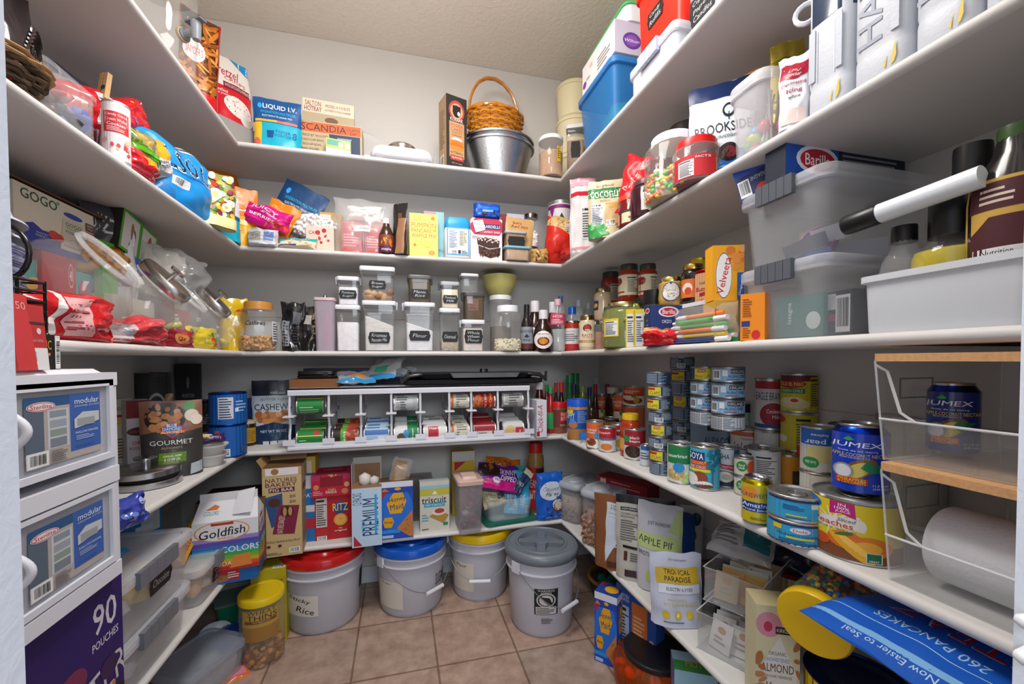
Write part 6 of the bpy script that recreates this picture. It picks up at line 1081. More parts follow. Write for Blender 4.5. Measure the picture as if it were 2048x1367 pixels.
C4((1667,1762,843,1010),'fruit_can','large can with a dark rim standing behind the blue nectar can','a8a49c',[NF(.5,.1,.9,.9,'b0aca4')],pull=False,metal='8a8a8c')
def soda(f,name,label,bg,sh,**k):
 t = thing(name,label,'can');r = f.w/2;h = f.h;m = MB();m.lathe([(r*.72,0),(r*.78,.003),(r,h*.07),(r,h*.88),(r*.8,h*.965),(r*.82,h*.99),(r*.8,h),(r*.74,h-.004),(.0001,h-.005)],'b8babe','metal',30,cols=['a8aaae','a8aaae',bg,bg,'b8babe','b8babe','b8babe','b8babe']);m.build('can_body',t)
 m = MB();m.tube([(r*.3*cos(a),r*.25*sin(a)-.005,h-.003) for a in [2*pi*i/12 for i in range(12)]],.0015,'c8c8cc','metal',5,True);m.build('pull_tab',t)
 m = MB();sk = cyl(r,h*.075,h*.875,pi*1.0);m.grid(lambda u,v: cyl(r,h*.07,h*.88,2*pi)(u,v,.0003),32,1,bg,'gloss');m.decal(sk,(r*pi,h*.8),sh,'gloss',L=.007,e=.0006);m.build('printed_label',t);return put(t,f.p,f.cam)
soda(FB(4,1486,1541,945,1052),'juice_can','gold prune juice can at the edge of the shelf','c0ac18',[E(.3,.78,.26,.15,'d8882c'),T('SUNSWEET',.4,.72,.84,.11,'1c2c68',b=.03),R(0,.28,.92,.54,'1c3888'),T('Amaz!n',.42,.46,.72,.11,'d8e4ec'),T('Prune Juice',.44,.33,.74,.08,'d8e4ec'),LN(.3,.06,.8,.14,2,'5a5218')])
DO = [R(0,0,1,.08,'1c3060'),R(0,.86,1,1,'1c3060'),E(.52,.68,.16,.13,'dcd8dc'),T('Dole',.52,.68,.22,.12,'b82038',b=.03),T('PINEAPPLE CHUNKS',.5,.44,.66,.1,'1c3464',b=.02),R(.3,.3,.74,.38,'d8c828'),BL(.8,.2,.96,.8,10,['e0b820','d0a018'],.04,3,1.4),R(.12,.62,.24,.84,'d8b828'),LN(.2,.1,.8,.26,2,'1c3464')]
f = FB(4,1542,1640,969,1094);hh = f.h/2
for i,l in enumerate(('blue pineapple chunks tin at the shelf edge, lower of two','blue pineapple tin upside down on the other one')):
 g = Fit();g.__dict__.update(f.__dict__);g.h = hh;g.p = f.p+Vector((0,0,hh*i));CAN(g,'pineapple_tin',l,'tin','2c9cc8',DO if i == 0 else [R(0,.84,1,1,'1c3060'),R(.3,.2,.62,.26,'d8c828'),LN(.25,.45,.6,.7,3,'1c4888'),R(.26,.48,.5,.62,'1c60a0'),R(.68,.6,.82,.8,'c8d8d0'),R(.9,0,.94,.8,'1c3060'),LN(.3,.08,.7,.16,2,'1c3464')],turn=6)
f = FB(4,1640,1782,966,1128);PE = [R(0,0,1,.3,'7a4828'),R(0,.3,1,1,'d8c018'),E(.25,.62,.36,.26,'ded8d4'),G([(.22,1),(.48,1),(.5,.74),(.34,.8),(.22,.76)],'b81c78'),T('IN',.35,.95,.08,.05,'f4e8f0'),T('100%',.35,.89,.16,.05,'f4e8f0'),T('JUICE',.36,.83,.16,.05,'f4e8f0'),E(.03,.88,.1,.1,'1c60b0'),T('Sliced',.4,.69,.2,.06,'4a7a58',sh=.3),T('Peaches',.26,.60,.42,.1,'c84820'),T('Packed in 100% Juice',.28,.5,.44,.04,'3a7a48'),
      E(.4,.34,.2,.16,'d86c20'),E(.64,.28,.22,.18,'d87828'),E(.14,.26,.09,.1,'c05018'),E(.62,.27,.14,.11,'e8a838'),E(.46,.2,.26,.09,'e0a828',-25),E(.48,.27,.2,.07,'f0c050',-25),E(.38,.45,.1,.03,'4a6a28',10),R(.6,.02,.76,.2,'dcdcd8'),R(.61,.03,.75,.19,'1c6848'),T('GREAT',.68,.06,.1,.03,'f0f0f0')]
CAN(f,'peach_can','large sliced peaches can with yellow background and a magenta tag','can','d0b818',PE,lab=(.04,.93),span=pi*1.0)
g = fit(4,'R',f.p.x-XR,1651,1744,842,'c',z0=f.p.z+f.h+.0005);g.p.x = f.p.x;g.p.y = f.p.y-.005;g.w = 88*depth(g.p)/FPX
JX = [T('JUMEX',.42,.80,.86,.11,'e4e8f0',b=.04,sh=.1),G([(.2,.9),(.3,.96),(.4,.9),(.3,.88)],'3a9a48'),T('fruta de mi tierra',.45,.71,.66,.03,'c8d0e0'),T('APPLE-COCONUT NECTAR',.5,.635,.96,.06,'d8c020',b=.01),T('FROM CONCENTRATE',.4,.585,.5,.025,'c8d0e0'),E(.45,.38,.34,.16,'7a5028',20),E(.45,.37,.25,.12,'c8b848',20),E(.22,.34,.18,.14,'8a8c90'),E(.21,.34,.14,.11,'d0d4dc'),G([(.5,.42),(.62,.56),(.7,.5),(.9,.5),(.78,.42),(.88,.36),(.66,.34)],'1c7850'),R(.1,.13,.62,.24,'b82c20'),T('PINEAPPLES',.36,.205,.46,.05,'e0c828'),T('& COCONUTS',.36,.155,.46,.05,'e0c828'),T('11.3 fl oz',.82,.14,.24,.04,'e4e8f0'),T('(335 mL)',.82,.08,.24,.04,'e4e8f0')]
soda(g,'nectar_can','deep blue coconut nectar can standing on the peaches can','1438b0',JX)
C4((1760,1836,826,1000),'fruit_can','can with a pale label seen through the left end of the clear bins','b8b4a0',[E(.2,.1,.2,.12,'8a2c58'),R(0,.3,1,.6,'c8c4ac')],pull=False)
C4((1815,1880,832,960),'fruit_can','steel-rimmed can behind the upper clear bin','a8a490',pull=False)
# clear bins with bamboo lids and a paper towel roll
x0_,x1_ = XR+.015,XR+.33;ya = h2(1770,1100,'R',.015).y;yb_ = ya-.36;zl = ST[4]
def acr(z0,h,lab,y0,y1):
 t = thing('clear_bin',lab,'bin','clear open-front bins with bamboo lids');th = .003;X0,X1 = 0,x1_-x0_;c = 'e8eef010'
 m = MB();L = y0-y1
 P = [(X0+.0,0),(X1,0),(X1,h),(X0+.02,h),(X0+.03,h-.02),(X0+.045,h*.36),(X0+.06,h*.30),(X0+.0,h*.30)] if False else [(X0,.0),(X1,.0),(X1,h),(X0-.01,h),(X0-.01,h*.96)]

 for y in (0,-L):
  prof = [(0.0,0),(X1,0),(X1,h),(X0+.02,h),(X0+.035,h-.012),(X0+.055,h*.42),(X0+.035,h*.34),(-.012,h*.33)] 
  prof = [(0.012,0),(X1,0),(X1,h),(-.012,h)]
  m.face([(p[0],y,p[1]) for p in prof],c,'clear');m.face([(p[0],y-th if y == 0 else y+th,p[1]) for p in prof],c,'clear')
  m.tube([(p[0],y,p[1]) for p in prof],.0018,'d8e0e460','clear',6,True)
 m.box(.012,-L,0,X1,0,th,'e8eef020','clear');m.box(X1-th,-L,0,X1,0,h,c,'clear');m.face([(.012,0,0),(.012,-L,0),(.0,-L,h*.42),(.0,0,h*.42)],c,'clear');m.face([(.015,0,0),(.015,-L,0),(.003,-L,h*.42),(.003,0,h*.42)],c,'clear')
 m.tube([(0,0,h*.42),(0,-L,h*.42)],.0022,'d8e0e480','clear',6);m.tube([(-.010,0,h*.96),(-.002,-.012,h*.90),(.0,-.03,h*.5),(0,-.05,h*.42)],.0025,'d8e0e480','clear',6)
 m.build('bin_body',t);m = MB();m.loft([((X1+.012)/2,L/2+.004,h,.01),((X1+.012)/2,L/2+.004,h+.013,.01)],'d0a070','wood',.01,cx=X1/2-.008,cy=-L/2);m.build('bamboo_lid',t)
 m = MB();
 for k in (0,1): m.tube([(.05+.1*0,.001,h*.62),(.13,.001,h*.62),(.13,.001,h*.82),(.05,.001,h*.82)],.0015,'8a9094','clear',6,True)
 m.build('handle_slot',t);return put(t,(x0_,y0,z0))
hb1 = ZV('R',.015,1760,935)-zl;acr(zl,hb1,'lower clear bin holding a roll of paper towels',ya,yb_)
z2_ = zl+hb1+.014;hb2 = ZV('R',.015,1735,722)-z2_;acr(z2_,hb2,'upper clear bin holding a blue nectar can, bamboo board on top',ya+.012,yb_)
m = MB();M = Matrix.Rotation(pi/2,4,'X');m.lathe([(.021,0),(.060,0),(.063,.004),(.063,.276),(.060,.28),(.021,.28),(.021,0)],'dcdce0','matte',40,False,False,M=M);t = thing('paper_towel_roll','thick white roll of paper towels lying in the lower clear bin','paper towel roll');m.build('paper',t);m = MB();m.lathe([(.02,-.001),(.02,.281)],'9a8068','matte',24,False,False,M=M);m.build('cardboard_core',t);put(t,(x0_+.095,ya-.03,zl+.068))
g = free((x0_+.15,h2(1905,850,'R',.165).y,z2_+.0035),.066,.128);soda(g,'nectar_can','blue nectar can standing inside the upper clear bin','1c2c78',JX)
# bottles in the back right corner
for i,(u0,u1,vt,vb,bc,lc,pr,l) in enumerate(((1066,1092,757,840,'501818','e0dcd8','sauce','dark red ketchup bottle with a white cap at the left of the back corner'),(1086,1101,769,835,'7a1c18','2c7a48','bottle','hot sauce bottle with a dark green cap behind the takeout carton'),(1092,1110,773,845,'a02020','2ca858','bottle','chili sauce bottle with a bright green cap and label'),
  (1106,1118,765,832,'1c1210','b82828','sauce','soy sauce bottle with a red cap, left of the pair'),(1115,1130,764,842,'1c1210','a82424','sauce','soy sauce bottle with a red cap, right of the pair'),(1132,1147,750,825,'2c6a38','1c8040','straight','tall green shaker with a bright green top'),(1143,1158,746,815,'3a6a48','1c6840','straight','tallest dark green-capped shaker at the back wall'),
  (1140,1156,768,840,'3a3018','1c2440','sauce','marinade bottle with a navy cap and green collar'),(1157,1173,772,832,'7a8030','8a9058','jar','jar of olives with a grey-green lid'),(1172,1186,774,830,'3a4a3a','1c3068','sauce','bottle with a navy blue cap beside the olives'),(1184,1197,768,835,'3a1818','881c24','sauce','bottle with a dark red cap in front of the clear decanter'),
  (1208,1220,767,825,'3a2018','8a1c24','sauce','thin bottle with a maroon cap beside the white-lidded brown jar'),(1231,1243,750,822,'3a3020','5a5030','bottle','tall thin dark bottle with an olive neck'),(1247,1264,761,815,'2a2018','141414','jar','jar with a flat black lid at the right of the back corner'))):
 JAR(fit(4,'B',.2-(vb-815)*.004,u0,u1,vt,'c'),'condiment_bottle',l,'bottle',pr,body=bc,bfin='gloss',lid=lc,lh=.14 if pr != 'jar' else .1,parts='bottle_body',labc=['8a2828',None,'2c9850',None,None,'40a050',None,'2c8040',None,None,'5a2020',None,None,None][i],lab=(.1,.45),ribs=i % 2 == 0,lr=1.45 if pr == 'sauce' else .95,n=20)
JAR(FB(4,1178,1206,746,812),'glass_decanter','clear glass decanter against the back wall','bottle','bottle',body='d8dce028',lid=None,parts='glass_body')
JAR(FB(4,1211,1241,773,838),'sauce_jar','brown sauce jar with a cream lid between the two small enchilada cans','jar','jar',body='3a1a14',bfin='gloss',lid='c8bcac',lh=.14,parts='jar_body')
JAR(FB(4,1174,1194,797,850),'condiment_jar','jar with a yellow lid behind the blue-lidded peanut butter','jar','jar',body='4a2820',bfin='gloss',lid='d0a820',lh=.12,parts='jar_body')
JAR(FB(4,1172,1192,815,866),'condiment_jar','jar with a grey metal lid behind the refried beans can','jar','jar',body='3a2018',bfin='gloss',lid='8a8474',lfin='metal',lh=.12,parts='jar_body')
# --- can rack on the back run
x0r,x1r = h2(580,890,'B',-.01).x,h2(1057,880,'B',-.01).x;Wd = x1r-x0r;hr = .262;dr = .30
t = thing('can_rack','white plastic can dispenser rack with eight columns of tins','can rack')
xs = [0] + [(h2(u,850,'B',-.01).x-x0r) for u in (658,722,783,841,899,943,996)] + [Wd]
m = MB();m.box(-.006,0,hr-.03,Wd+.006,.012,hr,'dcdce4','plastic');m.box(-.006,0,hr-.006,Wd+.006,dr,hr,'dcdce4','plastic')
for i in range(5): m.box(Wd*i/5-.002,-.0015,hr-.03,Wd*(i+1)/5-.004,.002,hr-.012,'d0d0da','plastic')
m.build('top_panel',t);m = MB();m.box(-.006,-.012,0,Wd+.006,.006,.026,'dcdce4','plastic');m.box(-.006,-.016,0,Wd+.006,-.012,.008,'d4d4dc','plastic');m.box(-.006,-.01,0,Wd+.006,dr,.004,'d8d8e0','plastic')
for x in xs: m.box(x-.024,-.015,.02,x+.024,-.010,.044,'d8d8e2','plastic')
m.build('bottom_rail',t)
for x in xs:
 m = MB();m.tube([(x,.002,.02),(x,.0,.06),(x,.016,.10),(x,.004,.135),(x,.0,.17),(x,.008,.22),(x,.006,hr-.02)],.0055,'d8d8e0','plastic',6);m.box(x-.002,.01,.02,x+.002,dr,.036,'d0d0d8','plastic');m.box(x-.002,.01,.136,x+.002,dr,.156,'d0d0d8','plastic');m.box(x-.002,dr-.02,.02,x+.002,dr,hr,'d0d0d8','plastic')
 m.box(x-.022,-.02,.140,x+.022,.03,.145,'dcdce4','plastic');m.build('divider',t)
put(t,(x0r,YB-.012,ST[4]+.001))
RK = {'g': ('187838',[R(0,.6,1,.64,'c8d848'),E(.75,.75,.14,.1,'b82828'),G([(.2,.1),(.5,.4),(.8,.1),(.5,.25)],'68b048'),LN(.1,.2,.5,.5,3,'98c890')]),'gs': ('20843c',[LN(.1,.1,.9,.5,4,'a8d0a8'),R(0,.8,1,.85,'c8b858')]),'k': ('b84828',[R(0,0,.35,1,'2a1c18'),G([(.3,0),(.6,0),(.5,1),(.3,1)],'58a038'),E(.75,.5,.28,.4,'8a3820'),BL(.55,.2,.98,.8,22,['a84830','c86848','7a2c1c'],.06,3),('t','Beans',.45,.4,.7,.1,'f0e8d8',90,.02,0)]),'w': ('a8c0d8',[R(0,.55,1,.75,'3868a8'),R(.55,.3,.95,.5,'dcdce4'),LN(.1,.1,.5,.4,3,'5878a8'),LN(.1,.8,.9,.95,1,'3868a8')]),
 'b': ('d4d4d0',[R(.55,0,1,1,'1c7c48'),E(.3,.35,.22,.22,'5a4830'),E(.5,.55,.12,.15,'3888c8'),('t','green',.8,.5,.5,.09,'e8f0e8',90,0,0)]),'r': ('d8d4d0',[R(.2,0,.65,.8,'b02430'),T('Hearty',.5,.7,.5,.16,'f0e8e4'),E(.5,.2,.12,.1,'b8944c'),R(0,.8,1,1,'c8c8c8')]),'o': ('c8c4b4',[R(0,0,.14,1,'c86830'),LN(.3,.2,.9,.9,6,'6a6864'),E(.6,.4,.2,.15,'d0c8b8')]),'m': ('8a1c20',[R(.15,.1,.85,.5,'d0ccc8'),LN(.2,.15,.8,.45,4,'3a3a3a'),R(0,.7,1,.76,'c8888c')]),'n': ('c8c8c8',[R(.6,0,1,.6,'b82c34'),E(.35,.4,.26,.3,'d0b078'),E(.55,.2,.1,.12,'3878c0'),('t','Great',.8,.3,.4,.12,'f0e0dc',90,0,0)]),'s': ('b0b0ac',[LN(.1,.1,.9,.9,7,'5a5a58'),BC(.1,.3,.3,.8)]),'p': ('a81c20',[E(.22,.4,.24,.4,'b86838'),BL(.02,.1,.4,.8,20,['c87848','98481c'],.06,3),('t','Van Camps',.8,.5,.8,.16,'e0c840',90,.03,0),('t','PORK & BEANS',.55,.5,.7,.1,'f0d8c8',90,.02,0)]),'c': ('b8bcbc',[LN(.1,.1,.6,.9,8,'4a4c50'),BC(.05,.2,.25,.6),R(.8,0,1,1,'a8acac')])}
NMS = {'g': 'green beans can','gs': 'green vegetable can','k': 'kidney beans can with a black and green label','w': 'pale blue and white can','b': 'green and white can of beans','r': 'red and white soup can','o': 'beige can with an orange end','m': 'dark red can with a white panel','n': 'red and tan white beans can','s': 'grey-white can','p': 'red pork and beans can','c': 'pale grey can'}
ORDC = ['first','second','third','fourth','fifth','sixth','seventh','eighth']
def rackcan(col,kind,row,k):
 xa,xb = xs[col]+.006,xs[col+1]-.006;bg,sh = RK[kind];L = min(.112,xb-xa);r = .037 if L > .095 else .034
 t = thing('racked_can','%s, %s rack column, %s' % (NMS[kind],ORDC[col],('lower row, front','lower row, middle','lower row, back')[k] if row == 0 else ('upper row' if k == 0 else 'upper row, behind')),'can','tins lying in the can rack')
 M = Matrix.Rotation(pi/2,4,'Y');m = MB();rimmed(m,r,L);
 for i,v in enumerate(m.v): m.v[i] = tuple(M @ Vector(v) - Vector((L/2,0,0)))
 m.build('can_body',t);m = MB();sk = lambda u,v,e=0: Vector(((u-.5)*L*.93,-(r*.99+e)*cos((v-.5)*pi),(r*.99+e)*sin((v-.5)*pi)))
 m.grid(lambda u,v: Vector(((u-.5)*L*.93,-(r*.99)*cos((v)*2*pi),(r*.99)*sin(v*2*pi))),1,28,bg);m.decal(sk,(L,r*pi),sh,'paper',L=.008,e=.0004);m.build('printed_label',t)
 y = .036+k*(.072)+ (0 if row == 0 else .01);z = (.042+k*.012) if row == 0 else (.184+.0*k)
 put(t,(x0r+(xa+xb)/2,YB-.012+y,ST[4]+.001+z),0,(k*23) % 40)
for c,kd in enumerate(['g','k','w','b','r','o','m','n']):
 for k in range(3): rackcan(c,{'g': 'g' if k == 0 else 'gs'}.get(kd,kd) if k < 2 else {'g': 'gs','r': 's','b': 'b'}.get(kd,kd),0,k)
for c,kd in ((0,'gs'),(3,'c'),(5,'o'),(6,'p'),(7,'s')): rackcan(c,kd,1,0)
rackcan(3,'s',1,1)
ztr = ST[4]+hr+.003
def onrack(u0,u1,y,w=None): a,b = h2(u0,760,'B',y).x,h2(u1,760,'B',y).x;return (a+b)/2,b-a
x,w = onrack(582,678,.06);BOX(free((x,YB+.03,ztr),w,.036,0),'wooden_box','flat brown wooden box on the left end of the can rack','box',.2,'7a4c28',fin='wood')
m = MB();m.loft([(w*.38,.08,0,.02),(w*.4,.085,.006,.02),(w*.4,.085,.014,.02),(w*.385,.08,.017,.02),(w*.4,.085,.02,.02),(w*.39,.08,.034,.02)],'17171a','gloss',.02);m.box(-.05,-.088,.008,.05,-.084,.012,'3a3a3e','metal');m.box(.03,-.088,.014,.05,-.083,.028,'26262a','gloss');o = m.build('thermometer_case');tag(o,'shiny black hinged case lying on the wooden box','case');put(o,(x+.005,YB+.13,ztr+.037),0)
x,w = onrack(608,828,.2);BOX(free((x,YB+.19,ztr),w,.08,0),'appliance_box','long navy box with faint lettering at the back of the can rack','box',.09,'141a34',[LN(.1,.15,.9,.3,1,'4a5478'),T('GRILL PANINI MAKER',.45,.28,.6,.1,'3a4468')])
x,w = onrack(680,800,.04);t = thing('zip_bag_bundle','loose bundle of crumpled clear zip bags with blue edges on the rack','bags')
for k,(dx,dy,rz,rx,sd,hh) in enumerate(((-.06,.0,8,70,3,.13),(.03,.03,-28,55,5,.17),(.07,.05,-35,78,6,.14))):
 o = POUCH(free((0,0,0),.17,hh),'zip_bag','','',.03,'dce0e850',[R(0,.0,1,.16,'2a88c0'),R(.3,.3,.7,.5,['e08838','38a870','8a3060'][k])] if k < 2 else [R(0,0,1,.12,'2060a8')],'pillow','film',.016,80+sd,parent=t,nu=14,nv=12);o.location = (dx,dy,.012+.012*k);o.rotation_euler = (radians(-rx),radians(rz*.2),radians(rz))
put(t,(x,YB+.03,ztr+.005))
x,w = onrack(800,1092,.03);t = thing('electric_grill','black electric griddle with a glossy lid resting across the can rack','griddle');m = MB();m.loft([(w*.44,.13,0,.03),(w*.47,.14,.006,.03),(w*.47,.14,.024,.03)],'161618','matte',.03,4);m.build('base',t)
m = MB();m.loft([(w*.40,.115,.03,.05),(w*.43,.125,.046,.05),(w*.44,.128,.052,.05),(w*.42,.118,.058,.05)],'242428','gloss',.05,5);m.build('lid',t);m = MB();m.loft([(w*.22,.02,.034,.008),(w*.24,.024,.056,.008)],'6a6c70','gloss',.008,cx=.04,cy=-.128);m.build('drip_tray',t)
m = MB();m.loft([(.02,.02,.058),(.018,.018,.074)],'141416','plastic',.01,cx=.05,cy=-.05);m.build('dial',t)
for sx in (-1,1): m = MB();m.tube([(sx*w*.36,-.12,.05),(sx*w*.44,-.13,.045),(sx*w*.49,-.12,.02),(sx*w*.5,-.11,.04+.02*(sx > 0))],[.009,.011,.011,.006],'2a2a2e','gloss',8);m.build('handle',t)
put(t,(x,YB+.14,ztr),0)
# --- left run of the fourth shelf
def L4(a,rot='c',push=False): return FB(4,*a,rot=rot,push=push)
AL = [G([(0,.58),(.25,.6),(.5,.56),(1,.62),(1,1),(0,1)],'8a5c48'),R(0,0,1,.56,'3a3836'),E(.4,.78,.33,.2,'2c1c16'),BL(.16,.64,.6,.92,22,['b87c48','a86c3c','c88c58'],.07,4,.8),E(.78,.92,.1,.07,'48883c'),E(.82,.8,.12,.08,'dcc8b8'),E(.9,.74,.1,.07,'e4d4c4'),G([(.3,.64),(.5,.74),(.72,.64),(.5,.5)],'c03024'),G([(.33,.64),(.5,.72),(.69,.64),(.5,.53)],'2868b0'),T('BLUE',.5,.68,.16,.04,'f0f4f8',b=.02),T('DIAMOND',.5,.635,.3,.04,'f0f4f8',b=.02),R(.31,.575,.7,.61,'d87028'),T('ALMONDS',.5,.592,.34,.03,'f4e8d8'),T('GOURMET',.48,.46,.68,.06,'e4e0dc',b=.02),T('ALMONDS',.48,.39,.34,.025,'b89858'),R(.28,.2,.72,.33,'5c8020'),T('GARLIC, HERB',.5,.285,.3,.03,'e0e8cc'),T('& OLIVE OIL',.5,.245,.26,.03,'e0e8cc'),G([(.78,.02),(.99,.04),(.99,.18),(.8,.16)],'a8b4bc')]
POUCH(L4((286,408,800,950),24),'almond_pouch','dark grey gourmet almond pouch with a green flavour panel','pouch',.08,'3a3836',AL,'stand',amp=.005,seed=90,nu=22,nv=26,w=.165)
BOX(L4((238,272,797,935),52),'potato_mix_carton','cream and brown scalloped potato carton behind the chrome lids','box',.08,'d0c4a8',[R(.8,0,1,1,'3a1c14'),T('POTATOES',.35,.86,.6,.05,'3a2a20'),R(.05,.74,.6,.78,'c83020'),R(.05,.69,.6,.72,'d8b828'),R(.05,.64,.6,.67,'d8b828'),R(.3,.5,.6,.6,'8a4828'),LN(.05,.15,.7,.45,7,'6a5a48'),BC(.05,.01,.4,.1)],cols={'t': 'd8d4cc'})
BOX(L4((262,298,800,940),38),'potato_mix_carton','maroon and white cheese potato box between the cream carton and the almond pouch','box',.07,'c8c4c8',[R(0,.75,1,1,'7a1c24'),E(.5,.56,.5,.06,'3a3434'),T('IDAHOAN',.5,.56,.8,.05,'c03028'),T('CHEESE',.5,.4,.6,.05,'a02030'),T('POTATOES',.5,.32,.8,.04,'a02030'),R(0,0,1,.02,'7a1c24')])
POUCH(L4((288,340,788,890),20),'chip_bag','tan rolled-top chip bag behind the almond pouch','chip bag',.07,'b88c58',[LN(.1,.85,.6,.95,2,'e0c8a0')],'stand','foil',.01,91)
CAN(FB(4,275,336,744,838),'oats_canister','dark cylindrical canister with white scrollwork and a red band','canister','3a3a3c',[E(.6,.55,.24,.24,'b8bcc0'),E(.6,.55,.2,.2,'3a3a3c'),E(.6,.55,.14,.11,'3a5088'),T('Kroger',.6,.55,.2,.07,'e0e4e8',sh=.2),R(.0,.1,.12,.9,'5a1c1c'),R(.4,.0,1,.12,'8a2028'),T('TRADITIONAL',.7,.06,.5,.08,'e8dcd8')],pull=False,metal='5a5c60')
BOX(FB(4,358,396,727,822,14,False),'salt_box','tall black and grey box of kosher salt against the wall','box',.12,'18181c',[T('MORTON',.5,.6,.5,.05,'a8a8a8'),T('KOSHER',.5,.34,.56,.06,'b8b8b8'),T('SALT',.5,.24,.36,.06,'b8b8b8'),E(.5,.76,.06,.08,'8a7a70')],left=[R(.3,.62,.48,.97,'17171a'),R(.5,.7,.85,.97,'8a8c90'),E(.66,.83,.1,.1,'2a2a2e'),LN(.35,.15,.9,.55,8,'5c5e64')],cols={'l': '7a7c80','t': '3a3a3e'})
for i,(c,l) in enumerate((((238,352,946,982),'wide flat chrome jar lid lying on the left shelf, lower of two'),((236,350,946,982),'flat chrome jar lid with a raised knob, upper of two'))):
 f = FB(4,*c);m = MB();r = f.w/2;m.lathe([(r*.95,0),(r,.003),(r,.019),(r*.96,.022),(r*.3,.024),(.0001,.024)],'b8b8bc','metal',44)
 if i: m.lathe([(.012,.023),(.012,.044),(.028,.047),(.03,.053),(.0001,.056)],'c0c0c4','metal',24)
 o = m.build('jar_lid');tag(o,l,'lid');put(o,f.p+Vector((.0,0,.034*i)),0,2*i,0)
m = MB();f = FB(4,240,350,946,982);m.lathe([(f.w*.46,0),(f.w*.46,.0115)],'1c1c1e','matte',36);o = m.build('rubber_gasket');tag(o,'black rubber gasket between the two chrome jar lids','gasket');put(o,f.p+Vector((0,0,.0243)))
for i,l in enumerate(('white oval dish on the left shelf, lower of two','white oval dish with a purple snack bar in it, upper of two')):
 f = FB(4,390,450,900+0*i,936);m = MB();r = f.w/2;m.lathe([(r*.6,0),(r*.68,.003),(r*.9,.03),(r*1.08,.04),(r*1.08,.043),(r*.98,.041),(r*.86,.03),(r*.6,.006),(.0001,.005)],'d8d6d2','plastic',36);o = m.build('oval_dish');tag(o,l,'dish','white oval dishes');put(o,f.p+Vector((0,0,.034*i)),10)
POUCH(free(f.p+Vector((0,0,.082)),.1,.04,30),'snack_bar','purple and white wrapped snack bar lying in the upper dish','snack bar',.035,'3c1c4c',[R(.0,.5,.6,1,'c8b0d0'),R(.3,.3,.5,.6,'d8c020'),T('PROTEIN',.6,.3,.5,.2,'c8b8c8')],'pillow','gloss',.006,92,rx=-50)
f = FB(4,424,489,782,916);hh = f.h/2
BT = [R(.25,.2,.62,.9,'c8ccd8'),LN(.28,.22,.6,.88,8,'2c3a60'),LN(.68,.4,.95,.8,4,'98b8e0'),R(.66,.42,.74,.54,'d8dce4')]
for i,l in enumerate(('blue tin with a barcode, lower of the two at the inner left corner','blue tin with a nutrition panel, upper of the two at the inner left corner')):
 g = Fit();g.__dict__.update(f.__dict__);g.h = hh;g.p = f.p+Vector((.004*i,0,hh*i));CAN(g,'nut_tin',l,'tin','1458a8',BT if i else [BC(.3,.04,.55,.28),E(.9,.2,.1,.12,'3c4c78'),R(.2,.75,.3,.88,'c84850'),R(.34,.5,.42,.7,'b86848')],pull=False,lab=(.02,.97),metal='1850a0')
BOX(L4((404,505,772,870),6),'snack_carton','blue carton with a bright picture on its top behind the blue tins','box',.1,'1c4c9c',[R(0,.75,.5,.9,'b82c30'),LN(.6,.1,.95,.5,4,'98b0d8')],cols={'t': '3868b0'},top=[BL(.1,.1,.9,.9,12,['d88838','c84828','3898c8'],.07,3)],h=.2)
CAN(FB(4,402,424,800,890),'shaker_can','narrow black shaker can left of the blue tins','can','202024',[T('MSG',.5,.6,.5,.3,'b0b0b4',rot=90),LN(.2,.1,.8,.3,3,'8a8a90')],pull=False,metal='2a2a2e')
JAR(FB(4,482,511,838,892),'mustard_jar','small dark jar with a mustard-yellow label and a cream lid','jar','straight',body='2a1a12',bfin='gloss',lid='b8ac88',lh=.12,labc='b08820',shapes=[R(0,.1,.25,.9,'c8c4c0'),LN(.3,.1,.95,.9,7,'7a5c14')],lab=(.12,.72),parts='jar_body')
JAR(FB(4,503,522,828,880),'sauce_jar','dark brown jar beside the mustard-yellow labelled one','jar','straight',body='1c120e',bfin='gloss',lid='8a8474',lh=.1,parts='jar_body')
CA = [R(0,.84,1,1,'141c30'),R(0,.76,1,.84,'1c2438'),R(.4,.77,.78,.83,'26262c'),T('KIRKLAND',.6,.8,.34,.035,'d8d8dc'),T('BUTTER TOFFEE',.56,.7,.7,.035,'8a8070'),T('CASHEWS',.5,.58,.86,.1,'17202c',b=.04),E(.5,.41,.42,.09,'b87c48'),BL(.1,.35,.9,.48,16,['c88c54','a8683c'],.09,4,.6),G([(0,.0),(1,.0),(1,.27),(.5,.34),(0,.27)],'1c3454'),T('NET WT 30 OZ',.5,.2,.6,.04,'d0d8e0'),R(.25,.0,.8,.05,'c8ccd0')]
POUCH(L4((512,588,760,884),8),'cashew_pouch','pale blue and navy cashew pouch at the left of the can rack','pouch',.08,'c0ccd8',CA,'stand',amp=.006,seed=93,nu=22,nv=26)
# drawer tower by the doorway
xf = -.58;yN,yF = h2(40,900,'L',0).y*.58/.637,hitX(238,900,xf).y;yN = yF-.30
zb_ = hitX(232,1153,xf).z;zt_ = hitX(240,736,xf).z;H = zt_-zb_
t = thing('drawer_tower','white plastic two-drawer unit with see-through drawers by the doorway','drawer unit');dp = .30;L = yF-yN
m = MB();e = .018
m.box(-dp,0,H-.035,0,L,H-.008,'dfe0e8','plastic');m.loft([(dp/2-.012,L/2-.012,H-.008,.02),(dp/2-.02,L/2-.02,H,.02)],'e4e5ec','plastic',.02,cx=-dp/2,cy=L/2)
m.box(-dp,0,0,0,L,.03,'dfe0e8','plastic');m.box(-dp,0,H/2-.018,0,L,H/2+.014,'dfe0e8','plastic')
for y in (.0005,L-.0085):
 m.box(-dp+.001,y,.03,-.002,y+.008,H/2-.018,'d8dae2','plastic');m.box(-dp+.001,y,H/2+.014,-.002,y+.008,H-.035,'d8dae2','plastic')
